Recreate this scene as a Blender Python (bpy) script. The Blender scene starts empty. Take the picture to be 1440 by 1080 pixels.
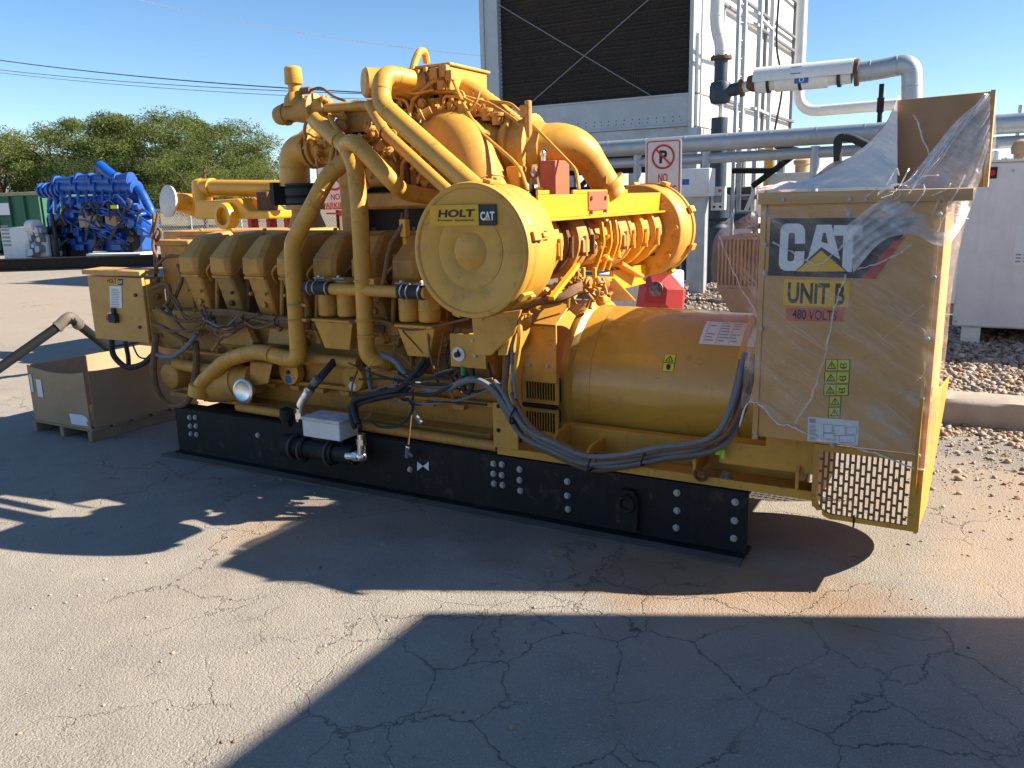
import bpy, math, random
import numpy as np
from math import sin, cos, pi, radians, atan2, sqrt
random.seed(7); RNG = np.random.default_rng(11)
SC = bpy.context.scene
COL = SC.collection

# ------------------------------------------------------------------ camera
CAM_POS = np.array([4.556, -3.482, 1.583]); YAW, PITCH, ROLL, FPX = .52, .22, -.026, 1165.0
def cam_axes():
    f = np.array([-sin(YAW)*cos(PITCH), cos(YAW)*cos(PITCH), -sin(PITCH)])
    r0 = np.array([cos(YAW), sin(YAW), 0.0]); u0 = np.cross(r0, f)
    return cos(ROLL)*r0 + sin(ROLL)*u0, -sin(ROLL)*r0 + cos(ROLL)*u0, f
CR, CU, CF = cam_axes()
cam_data = bpy.data.cameras.new('camera'); cam = bpy.data.objects.new('camera', cam_data); COL.objects.link(cam)
from mathutils import Matrix, Vector
cam.matrix_world = Matrix(((CR[0], CU[0], -CF[0], CAM_POS[0]), (CR[1], CU[1], -CF[1], CAM_POS[1]),
                           (CR[2], CU[2], -CF[2], CAM_POS[2]), (0, 0, 0, 1)))
cam_data.sensor_fit = 'HORIZONTAL'; cam_data.sensor_width = 36.0; cam_data.lens = FPX/1440*36.0
cam_data.clip_start = .05; cam_data.clip_end = 3000
SC.camera = cam

# ------------------------------------------------------------------ light
SUN_EL = radians(34.0); SUN_DIR = np.array([.90*cos(SUN_EL), .435*cos(SUN_EL), sin(SUN_EL)]); SUN_DIR /= np.linalg.norm(SUN_DIR)
world = bpy.data.worlds.new('World'); SC.world = world; world.use_nodes = True
wn = world.node_tree.nodes; wl = world.node_tree.links
sky = wn.new('ShaderNodeTexSky'); sky.sky_type = 'NISHITA'; sky.sun_disc = False
sky.sun_elevation = SUN_EL; sky.sun_rotation = atan2(SUN_DIR[0], SUN_DIR[1])
sky.air_density = .85; sky.dust_density = .1; sky.ozone_density = 3.0; sky.altitude = 50
bg = wn['Background']; bg.inputs['Strength'].default_value = .066
hs = wn.new('ShaderNodeHueSaturation'); hs.inputs['Saturation'].default_value = 1.12; hs.inputs['Value'].default_value = 1.1
wl.new(sky.outputs[0], hs.inputs['Color']); wl.new(hs.outputs[0], bg.inputs['Color'])
sun_data = bpy.data.lights.new('sun', 'SUN'); sun_data.energy = 5.0; sun_data.angle = radians(.5); sun_data.color = (1, .90, .76)
sun = bpy.data.objects.new('sun', sun_data); COL.objects.link(sun)
sun.rotation_euler = Vector(SUN_DIR).to_track_quat('Z', 'Y').to_euler(); sun.location = (20, 10, 20)
SC.view_settings.view_transform = 'Standard'; SC.view_settings.look = 'None'
SC.view_settings.exposure = 1.33; SC.view_settings.gamma = 1; SC.view_settings.use_curve_mapping = False

# ------------------------------------------------------------------ geometry helpers
V = lambda *a: np.array(a, float)
def P(px, py, **k):
    """a point of the place: where the sight line of photo pixel (px, py) meets the plane X, Y or Z = value"""
    d = CF + CR*(px-720)/FPX - CU*(py-540)/FPX
    (a, v), = k.items(); i = 'XYZ'.index(a)
    return CAM_POS + d*(v-CAM_POS[i])/d[i]
def PY(px, py, y): return P(px, py, Y=y)
def nrm(v):
    v = np.asarray(v, float); n = np.linalg.norm(v); return v/n if n > 1e-12 else v
def frame(ax):
    ax = nrm(ax); h = V(0, 0, 1) if abs(ax[2]) < .9 else V(1, 0, 0)
    a = nrm(np.cross(h, ax)); return a, np.cross(ax, a)
def fillet(pts, rad, n=6):
    pts = [np.asarray(p, float) for p in pts]
    if len(pts) < 3: return pts
    out = [pts[0]]
    for i in range(1, len(pts)-1):
        a, b, c = pts[i-1], pts[i], pts[i+1]
        la, lc = np.linalg.norm(a-b), np.linalg.norm(c-b)
        r = rad[i-1] if isinstance(rad, (list, tuple)) else rad
        d = min(r, la*.48, lc*.48)
        p, q = b+(a-b)/la*d, b+(c-b)/lc*d
        for k in range(n+1):
            t = k/n; out.append((1-t)**2*p + 2*t*(1-t)*b + t*t*q)
    out.append(pts[-1]); return out
def spline(pts, n=8):
    p = [np.asarray(q, float) for q in pts]
    p = [2*p[0]-p[1]] + p + [2*p[-1]-p[-2]]; out = []
    for i in range(1, len(p)-2):
        for k in range(n):
            t = k/n
            out.append(.5*(2*p[i] + (p[i+1]-p[i-1])*t + (2*p[i-1]-5*p[i]+4*p[i+1]-p[i+2])*t*t + (3*p[i]-p[i-1]-3*p[i+1]+p[i+2])*t**3))
    out.append(p[-2]); return out

class MB:
    """collects shapes into one mesh; .mi is the material slot the next faces take"""
    def __init__(s): s.v = []; s.f = []; s.m = []; s.mi = 0
    def add(s, vs, fs):
        o = len(s.v); s.v.extend([tuple(map(float, p)) for p in vs])
        for f in fs: s.f.append(tuple(o+i for i in f)); s.m.append(s.mi)
        return s
    def hexa(s, p):        # p: 4 bottom then 4 top, both counter-clockwise from outside top
        return s.add(p, [(3, 2, 1, 0), (4, 5, 6, 7), (0, 1, 5, 4), (1, 2, 6, 5), (2, 3, 7, 6), (3, 0, 4, 7)])
    def box(s, lo, hi):
        x0, y0, z0 = [min(a, b) for a, b in zip(lo, hi)]; x1, y1, z1 = [max(a, b) for a, b in zip(lo, hi)]
        return s.hexa([(x0, y0, z0), (x1, y0, z0), (x1, y1, z0), (x0, y1, z0), (x0, y0, z1), (x1, y0, z1), (x1, y1, z1), (x0, y1, z1)])
    def obox(s, c, ax, ay, az):   # half-axis vectors
        c, ax, ay, az = map(np.asarray, (c, ax, ay, az))
        q = [c+sx*ax+sy*ay+sz*az for sz in (-1, 1) for sx, sy in ((-1, -1), (1, -1), (1, 1), (-1, 1))]
        return s.hexa(q)
    def bar(s, a, b, w, h=None, up=(0, 0, 1)):
        a, b = np.asarray(a, float), np.asarray(b, float); h = h or w; ax = nrm(b-a)
        sd = np.cross(up, ax)
        if np.linalg.norm(sd) < 1e-6: sd = V(1, 0, 0)
        sd = nrm(sd); u = np.cross(ax, sd)
        return s.obox((a+b)/2, (b-a)/2, sd*w/2, u*h/2)
    def prism(s, poly, ext):
        n = len(poly); poly = [np.asarray(p, float) for p in poly]; ext = np.asarray(ext, float)
        nn = sum(np.cross(poly[i]-poly[0], poly[(i+1) % n]-poly[0]) for i in range(n))
        if np.dot(nn, ext) < 0: poly = poly[::-1]
        return s.add(poly+[p+ext for p in poly], [tuple(range(n-1, -1, -1)), tuple(range(n, 2*n))] + [(i, (i+1) % n, n+(i+1) % n, n+i) for i in range(n)])
    def tube(s, pts, r, seg=12, caps=True):
        pts = [np.asarray(p, float) for p in pts]
        q = [pts[0]]
        rs = r if isinstance(r, (list, tuple, np.ndarray)) else None
        rr = [rs[0]] if rs is not None else None
        for i in range(1, len(pts)):
            if np.linalg.norm(pts[i]-q[-1]) > 1e-5:
                q.append(pts[i])
                if rs is not None: rr.append(rs[i])
        pts = q; n = len(pts)
        T = [nrm((pts[min(i+1, n-1)]-pts[i]) if i == 0 else (pts[i]-pts[i-1]) if i == n-1 else nrm(pts[i+1]-pts[i])+nrm(pts[i]-pts[i-1])) for i in range(n)]
        a, _ = frame(T[0]); vs = []
        for i in range(n):
            a = nrm(a - T[i]*np.dot(a, T[i])); b = np.cross(T[i], a); R = rr[i] if rs is not None else r
            for k in range(seg):
                an = 2*pi*k/seg; vs.append(pts[i]+R*(cos(an)*a+sin(an)*b))
        fs = [(i*seg+k, i*seg+(k+1) % seg, (i+1)*seg+(k+1) % seg, (i+1)*seg+k) for i in range(n-1) for k in range(seg)]
        if caps: fs += [tuple(range(seg-1, -1, -1)), tuple((n-1)*seg+k for k in range(seg))]
        return s.add(vs, fs)
    def pipe(s, pts, r, bend=.06, seg=14, n=6): s.beads(pts, bend, r, seg); return s.tube(fillet(pts, bend, n), r, seg)
    def beads(s, pts, bend, r, seg=14):
        """weld beads where a pipe's bends meet its straights"""
        pts = [np.asarray(p, float) for p in pts]
        for i in range(1, len(pts)-1):
            bd = bend[i-1] if isinstance(bend, (list, tuple)) else bend
            for e in (pts[i-1], pts[i+1]):
                d = e-pts[i]; L = np.linalg.norm(d); k = min(bd, L*.48)
                if r < .02 or L < r: continue
                s.lathe([(-.006, r*.97), (-.003, r*1.035), (.003, r*1.045), (.006, r*.97)], pts[i]+d/L*k, d, max(seg, 16))
    def hose(s, pts, r, seg=8, n=6): return s.tube(spline(pts, n), r, seg)
    def lathe(s, prof, org, ax, seg=24, a0=0, a1=2*pi):
        """prof: (distance along ax, radius)"""
        org = np.asarray(org, float); ax = nrm(ax); a, b = frame(ax); full = abs(a1-a0-2*pi) < 1e-6
        ns = seg if full else seg+1; vs = []
        for t, r in prof:
            for k in range(ns):
                an = a0+(a1-a0)*k/seg; vs.append(org+ax*t+max(r, 1e-5)*(cos(an)*a+sin(an)*b))
        fs = []
        for i in range(len(prof)-1):
            for k in range(seg):
                k2 = (k+1) % ns if full else k+1
                fs.append((i*ns+k, i*ns+k2, (i+1)*ns+k2, (i+1)*ns+k))
        if full:
            if prof[0][1] > 1e-4: fs.append(tuple(range(ns-1, -1, -1)))
            if prof[-1][1] > 1e-4: fs.append(tuple((len(prof)-1)*ns+k for k in range(ns)))
        return s.add(vs, fs)
    def cyl(s, a, b, r, seg=20, ch=0):
        a, b = np.asarray(a, float), np.asarray(b, float); L = np.linalg.norm(b-a)
        pr = [(0, r), (L, r)] if not ch else [(0, r-ch), (ch, r), (L-ch, r), (L, r-ch)]
        return s.lathe(pr, a, b-a, seg)
    def ring(s, c, ax, R, r, seg=28, sub=8):
        c = np.asarray(c, float); a, b = frame(ax); ax = nrm(ax); vs = []
        for k in range(seg):
            d = cos(2*pi*k/seg)*a+sin(2*pi*k/seg)*b
            for j in range(sub): vs.append(c+d*(R+r*cos(2*pi*j/sub))+ax*r*sin(2*pi*j/sub))
        return s.add(vs, [(k*sub+j, ((k+1) % seg)*sub+j, ((k+1) % seg)*sub+(j+1) % sub, k*sub+(j+1) % sub) for k in range(seg) for j in range(sub)])
    def ball(s, c, r, seg=14, rings=8, sq=(1, 1, 1)):
        c = np.asarray(c, float); vs = [c+V(0, 0, r*sq[2])]
        for i in range(1, rings):
            th = pi*i/rings
            for k in range(seg): vs.append(c+r*V(sq[0]*sin(th)*cos(2*pi*k/seg), sq[1]*sin(th)*sin(2*pi*k/seg), sq[2]*cos(th)))
        vs.append(c-V(0, 0, r*sq[2])); e = len(vs)-1; fs = [(0, 1+k, 1+(k+1) % seg) for k in range(seg)]
        for i in range(rings-2):
            for k in range(seg): fs.append((1+i*seg+k, 1+(i+1)*seg+k, 1+(i+1)*seg+(k+1) % seg, 1+i*seg+(k+1) % seg))
        fs += [(e, 1+(rings-2)*seg+(k+1) % seg, 1+(rings-2)*seg+k) for k in range(seg)]
        return s.add(vs, fs)
    def loft(s, rings, caps=True):
        n = len(rings[0]); vs = [p for r in rings for p in r]
        fs = [(i*n+k, i*n+(k+1) % n, (i+1)*n+(k+1) % n, (i+1)*n+k) for i in range(len(rings)-1) for k in range(n)]
        if caps: fs += [tuple(range(n-1, -1, -1)), tuple((len(rings)-1)*n+k for k in range(n))]
        return s.add(vs, fs)
    def grid(s, fn, nu, nv):
        vs = [fn(i/nu, j/nv) for i in range(nu+1) for j in range(nv+1)]
        return s.add(vs, [(i*(nv+1)+j, (i+1)*(nv+1)+j, (i+1)*(nv+1)+j+1, i*(nv+1)+j+1) for i in range(nu) for j in range(nv)])
    def flat(s, poly, off=0):      # a single polygon
        return s.add(poly, [tuple(range(len(poly)))])
    def greeble(s, c, n, spread, size=.018):
        """fittings round c: hex plugs, elbows, flanged stubs and short lines, each turned its own way"""
        for _ in range(n):
            q = np.asarray(c, float)+V(*[random.uniform(-a, a) for a in spread]); d = nrm(V(random.uniform(-1, 1), -random.uniform(.1, 1), random.uniform(-1, 1))); r = size*random.uniform(.5, 1.2); t = random.random()
            if t < .4: s.lathe([(-r*2, r), (0, r), (r*.1, r*1.5), (r*.8, r*1.5), (r*.9, r*.8), (r*1.4, r*.8)], q, d, random.choice((6, 10, 12)))
            elif t < .75: e = q+d*r*4; s.tube(fillet([q, e, e+nrm(V(random.uniform(-1, 1), random.uniform(-.3, .3), -1))*r*5], r*2, 4), r*.55, 8)
            else: u1, u2 = frame(d); s.lathe([(-r, r*1.4), (r*.6, r*1.4), (r*.8, r*.9), (r*2, r*.7)], q, d, 12)
        return s
    def text(s, string, org, right, up, h, width=None, bold=0.0, shear=0.0, ext=.0):
        cu = bpy.data.curves.new('t', 'FONT'); cu.body = string; cu.size = 1; cu.offset = bold; cu.shear = shear; cu.resolution_u = 3
        o = bpy.data.objects.new('t', cu); COL.objects.link(o)
        me = bpy.data.meshes.new_from_object(o.evaluated_get(bpy.context.evaluated_depsgraph_get()))
        co = np.array([v.co[:] for v in me.vertices]); fs = [tuple(p.vertices) for p in me.polygons]
        bpy.data.objects.remove(o); bpy.data.curves.remove(cu); bpy.data.meshes.remove(me)
        lo, hi = co.min(0), co.max(0); sy = h/(hi[1]-lo[1]); sx = (width/(hi[0]-lo[0])) if width else sy
        org, right, up = map(lambda q: np.asarray(q, float), (org, right, up))
        return s.add([org+right*(c[0]-lo[0])*sx+up*(c[1]-lo[1])*sy for c in co], fs)

def pieces(mb):
    """the loose pieces of mb, those that touch or overlap taken together, each a builder of its own"""
    par = list(range(len(mb.v)))
    def find(i):
        while par[i] != i: par[i] = par[par[i]]; i = par[i]
        return i
    for f in mb.f:
        a = find(f[0])
        for i in f[1:]: par[find(i)] = a
    grp = {}
    for i in range(len(mb.v)): grp.setdefault(find(i), []).append(i)
    co = np.array(mb.v); bx = [[co[g].min(0)-.001, co[g].max(0)+.001, set(g)] for g in grp.values()]; go = True
    while go:
        go = False
        for i in range(len(bx)):
            for j in range(len(bx)-1, i, -1):
                if np.all(bx[i][0] <= bx[j][1]) and np.all(bx[j][0] <= bx[i][1]):
                    bx[i] = [np.minimum(bx[i][0], bx[j][0]), np.maximum(bx[i][1], bx[j][1]), bx[i][2] | bx[j][2]]; bx.pop(j); go = True
    out = []
    for lo, hi, g in bx:
        m = MB(); idx = {v: k for k, v in enumerate(sorted(g))}; m.v = [mb.v[v] for v in sorted(g)]
        for f, mi in zip(mb.f, mb.m):
            if f[0] in g: m.f.append(tuple(idx[v] for v in f)); m.m.append(mi)
        out.append(m)
    return out
SPLIT = set('latch connector loose_wire sleeve_clamp clamp stud rivet joint_band band end_flange throttle_linkage rear_fitting top_fitting valve_fitting front_harness panel_wiring plate_bolt bolt_hole cable_tie duct_support duct_bracket pump_band elbow_fitting hose_fitting sense_line oil_line fuel_line support_rod clamp_label anchor_bolt stand fittings fitting clevis door_screw cable_gland bottom_cable screw button strut flange wastegate_linkage edge_angle crankcase_cover dark_fitting'.split())
ORG = {}
def link(name, me, parent):
    o = bpy.data.objects.new(name, me); COL.objects.link(o)
    if parent is not None: o.parent = parent
    return o
def build(mb, name, mats, parent=None, org=None, bevel=0, ang=35, flat=False, label=None):
    """link what mb holds as ONE mesh object; org is the world place of its thing's base"""
    if org is None: org = ORG.get(parent.name if parent else None, V(0, 0, 0))
    if name in SPLIT and parent is not None:
        ms = pieces(mb)
        if len(ms) > 1:
            SPLIT.discard(name); o = [build(m, name, mats, parent, org, bevel, ang, flat, label) for m in ms]; SPLIT.add(name); return o[0]
    if parent is None and np.allclose(org, 0) is False: pass
    me = bpy.data.meshes.new(name)
    co = np.array(mb.v)-np.asarray(org)
    me.from_pydata(co.tolist(), [], mb.f)
    for m in (mats if isinstance(mats, (list, tuple)) else [mats]): me.materials.append(m)
    me.polygons.foreach_set('material_index', mb.m)
    me.validate()
    if not flat:
        me.polygons.foreach_set('use_smooth', [True]*len(me.polygons)); me.set_sharp_from_angle(angle=radians(ang))
    me.update()
    o = link(name, me, parent)
    if parent is None: o.location = org
    else: ORG[o.name] = np.asarray(org)
    if bevel:
        b = o.modifiers.new('bevel', 'BEVEL'); b.width = bevel; b.segments = 2; b.limit_method = 'ANGLE'; b.angle_limit = radians(40); b.harden_normals = False
    if label: o['label'] = label
    return o
def thing(name, label, cat, loc, group=None):
    o = bpy.data.objects.new(name, None); COL.objects.link(o); o.location = loc; o.empty_display_size = .2
    ORG[o.name] = np.asarray(loc, float); return tag(o, label, cat, group)
def tag(o, label, cat, group=None):
    o['label'] = label; o['category'] = cat
    if group: o['group'] = group
    return o
def kind(o, k): o['kind'] = k; return o
def base_of(mb): a = np.array(mb.v); return V((a[:, 0].min()+a[:, 0].max())/2, (a[:, 1].min()+a[:, 1].max())/2, a[:, 2].min())
def copy_tree(o, parent=None):
    c = o.copy(); COL.objects.link(c)
    if parent is not None: c.parent = parent
    if o.name in ORG: ORG[c.name] = ORG[o.name]
    for ch in list(o.children): copy_tree(ch, c)
    return c

# ------------------------------------------------------------------ materials
def newmat(name):
    m = bpy.data.materials.new(name); m.use_nodes = True; nt = m.node_tree
    return m, nt, nt.nodes['Principled BSDF']
def N(nt, t, **k):
    n = nt.nodes.new(t)
    for a, v in k.items():
        if a in ('inputs',): continue
        setattr(n, a, v)
    return n
def noise(nt, vec, scale, detail=4, rough=.55):
    n = N(nt, 'ShaderNodeTexNoise'); n.inputs['Scale'].default_value = scale; n.inputs['Detail'].default_value = detail; n.inputs['Roughness'].default_value = rough
    if vec is not None: nt.links.new(vec, n.inputs['Vector'])
    return n.outputs['Fac']
def ramp(nt, fac, stops, interp='LINEAR'):
    r = N(nt, 'ShaderNodeValToRGB'); r.color_ramp.interpolation = interp; el = r.color_ramp.elements
    while len(el) < len(stops): el.new(.5)
    for e, (p, c) in zip(el, stops): e.position = p; e.color = (*c, 1) if len(c) == 3 else c
    nt.links.new(fac, r.inputs[0]); return r.outputs['Color']
def mix(nt, fac, a, b, mode='MIX'):
    m = N(nt, 'ShaderNodeMix', data_type='RGBA', blend_type=mode)
    for s, v in ((0, fac), (6, a), (7, b)):
        if hasattr(v, 'links'): nt.links.new(v, m.inputs[s])
        else: m.inputs[s].default_value = v if s == 0 else (*v, 1)
    return m.outputs[2]
def math_(nt, op, a, b=None):
    m = N(nt, 'ShaderNodeMath', operation=op)
    for s, v in ((0, a), (1, b)):
        if v is None: continue
        if hasattr(v, 'links'): nt.links.new(v, m.inputs[s])
        else: m.inputs[s].default_value = v
    return m.outputs[0]
def bump(nt, bs, h, strength=.2, dist=.01):
    b = N(nt, 'ShaderNodeBump'); b.inputs['Strength'].default_value = strength; b.inputs['Distance'].default_value = dist
    nt.links.new(h, b.inputs['Height']); nt.links.new(b.outputs[0], bs.inputs['Normal'])
def coord(nt, which='Object'): return N(nt, 'ShaderNodeTexCoord').outputs[which]
def paint(name, col, rough=.4, dirt=(.16, .11, .06), amt=.35, scale=5, metal=0, spec=.5, streak=0, bmp=.06, coat=0, chips=0):
    m, nt, bs = newmat(name); c = coord(nt)
    n1 = noise(nt, c, scale, 6, .62); n2 = noise(nt, c, scale*7, 3, .6)
    tone = mix(nt, n2, tuple(x*.9 for x in col), tuple(min(1, x*1.08) for x in col))
    f = ramp(nt, n1, [(.42, (0, 0, 0)), (.78, (amt, amt, amt))])
    o = mix(nt, f, tone, dirt)
    if streak:
        mp = N(nt, 'ShaderNodeMapping'); mp.inputs['Scale'].default_value = (14, 14, 1.2); nt.links.new(c, mp.inputs[0])
        f2 = ramp(nt, noise(nt, mp.outputs[0], 1.4, 4), [(.55, (0, 0, 0)), (.75, (streak,)*3)]); o = mix(nt, f2, o, dirt)
    if chips:      # oil spots, rust freckles and scuffs with outlines of their own
        f3 = ramp(nt, noise(nt, c, scale*5.3, 5, .7), [(.60, (0, 0, 0)), (.66, (chips,)*3)]); o = mix(nt, f3, o, tuple(x*.35 for x in col))
        f4 = ramp(nt, noise(nt, c, scale*2.1, 7, .72), [(.57, (0, 0, 0)), (.69, (chips*.6,)*3)]); o = mix(nt, f4, o, (.14, .085, .05))
    nt.links.new(o, bs.inputs['Base Color'])
    r = ramp(nt, n1, [(.3, (rough,)*3), (.8, (min(1, rough+.3),)*3)]); nt.links.new(r, bs.inputs['Roughness'])
    bs.inputs['Metallic'].default_value = metal; bs.inputs['Specular IOR Level'].default_value = spec
    if coat: bs.inputs['Coat Weight'].default_value = coat; bs.inputs['Coat Roughness'].default_value = .12
    if bmp: bump(nt, bs, noise(nt, c, scale*16, 3), bmp, .004)
    return m
YEL = paint('generator_yellow', (.655, .33, .04), .42, (.22, .125, .045), .5, 3, coat=.1, bmp=.05, streak=.18, chips=.5)
ALTP = paint('alternator_paint', (.60, .315, .04), .27, (.26, .14, .05), .35, 2.2, coat=.5, bmp=.03, streak=.12, chips=.3)
GRIME_SHADE = paint('grimy_shaded_block', (.42, .23, .055), .6, (.13, .085, .045), .7, 7, bmp=.15, streak=.35)  # grime plus the shadow between the covers, both put into the colour
DUST = paint('dusty_engine_yellow', (.56, .275, .05), .5, (.22, .135, .05), .55, 6, bmp=.26, streak=.25, chips=.55)
GOLD = paint('fresh_yellow', (.74, .345, .012), .32, (.3, .16, .04), .15, 3, coat=.2)
TANP = paint('enclosure_tan_yellow', (.66, .335, .105), .5, (.42, .23, .07), .35, 4, chips=.25)
PANELP = paint('panel_mustard', (.57, .315, .075), .5, (.34, .2, .07), .35, 4, chips=.3)
BLACK = paint('black_steel', (.009, .0095, .011), .55, (.035, .028, .024), .6, 4, streak=.45, spec=.3, chips=.6)
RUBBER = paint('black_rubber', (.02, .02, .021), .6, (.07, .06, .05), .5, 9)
DSTEEL = paint('dull_dark_iron', (.06, .055, .05), .6, (.12, .07, .04), .6, 9)
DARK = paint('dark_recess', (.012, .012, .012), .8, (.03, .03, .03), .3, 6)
CONDUIT = paint('grey_conduit', (.16, .18, .20), .5, (.16, .12, .08), .5, 10)
LOOM = paint('brown_loom', (.20, .105, .05), .7, (.09, .06, .04), .6, 20)
RUST = paint('rusty_brown', (.13, .06, .03), .75, (.05, .03, .02), .6, 12)
CHROME = paint('bright_metal', (.78, .76, .72), .22, (.45, .42, .38), .3, 8, metal=1)
STEEL = paint('galvanised_steel', (.42, .45, .48), .42, (.3, .3, .3), .4, 6, metal=.55)
BOLT = paint('zinc_bolt', (.55, .53, .5), .4, (.25, .22, .2), .5, 20, metal=.7)
WHITE = paint('white_paint', (.74, .74, .72), .45, (.42, .40, .36), .3, 2.5, streak=.15)
PALE = paint('pale_panel', (.70, .69, .655), .5, (.45, .42, .38), .25, 2, streak=.12)
GALV = paint('galvanised_sheet', (.43, .475, .50), .45, (.36, .38, .38), .5, 2, metal=.2, streak=.2)
NAVY = paint('navy_valve_paint', (.018, .035, .06), .4, (.06, .07, .08), .4, 6)
BLUE = paint('blue_engine_paint', (.003, .075, .36), .35, (.004, .02, .09), .5, 4, coat=.1)
GREEN = paint('green_dumpster_paint', (.015, .12, .055), .55, (.05, .09, .05), .5, 2, streak=.3)
RED = paint('red_paint', (.52, .035, .035), .5, (.25, .06, .05), .4, 6)
ORANGE = paint('red_oxide', (.50, .11, .05), .55, (.3, .12, .05), .4, 8)
CARD = paint('cardboard', (.43, .285, .165), .8, (.2, .13, .08), .35, 3)
WOOD = paint('pallet_wood', (.36, .25, .15), .75, (.17, .12, .08), .6, 5, streak=.3)
CONC = paint('concrete', (.42, .36, .29), .85, (.25, .2, .16), .5, 5, bmp=.5)
LABEL = paint('white_label', (.75, .76, .78), .5, (.6, .6, .6), .2, 9)
def flatmat(name, col, rough=.5): return paint(name, col, rough, tuple(x*.7 for x in col), .15, 8, bmp=0)
INK = flatmat('black_ink', (.015, .015, .017)); YINK = flatmat('yellow_decal', (.86, .48, .02)); LIME = flatmat('safety_yellow', (.66, .62, .03))
RINK = flatmat('red_ink', (.55, .03, .03)); GREYINK = flatmat('grey_ink', (.25, .26, .28)); CHAR = flatmat('charcoal_decal', (.035, .033, .034))
WINK = flatmat('white_ink', (.80, .80, .82)); SALMON = flatmat('red_orange_decal', (.62, .14, .07)); BINK = flatmat('blue_ink', (.02, .14, .42)); HOLTY = flatmat('gold_decal', (.74, .40, .02))
TEAL = flatmat('teal_wire', (.2, .45, .45))
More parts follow.
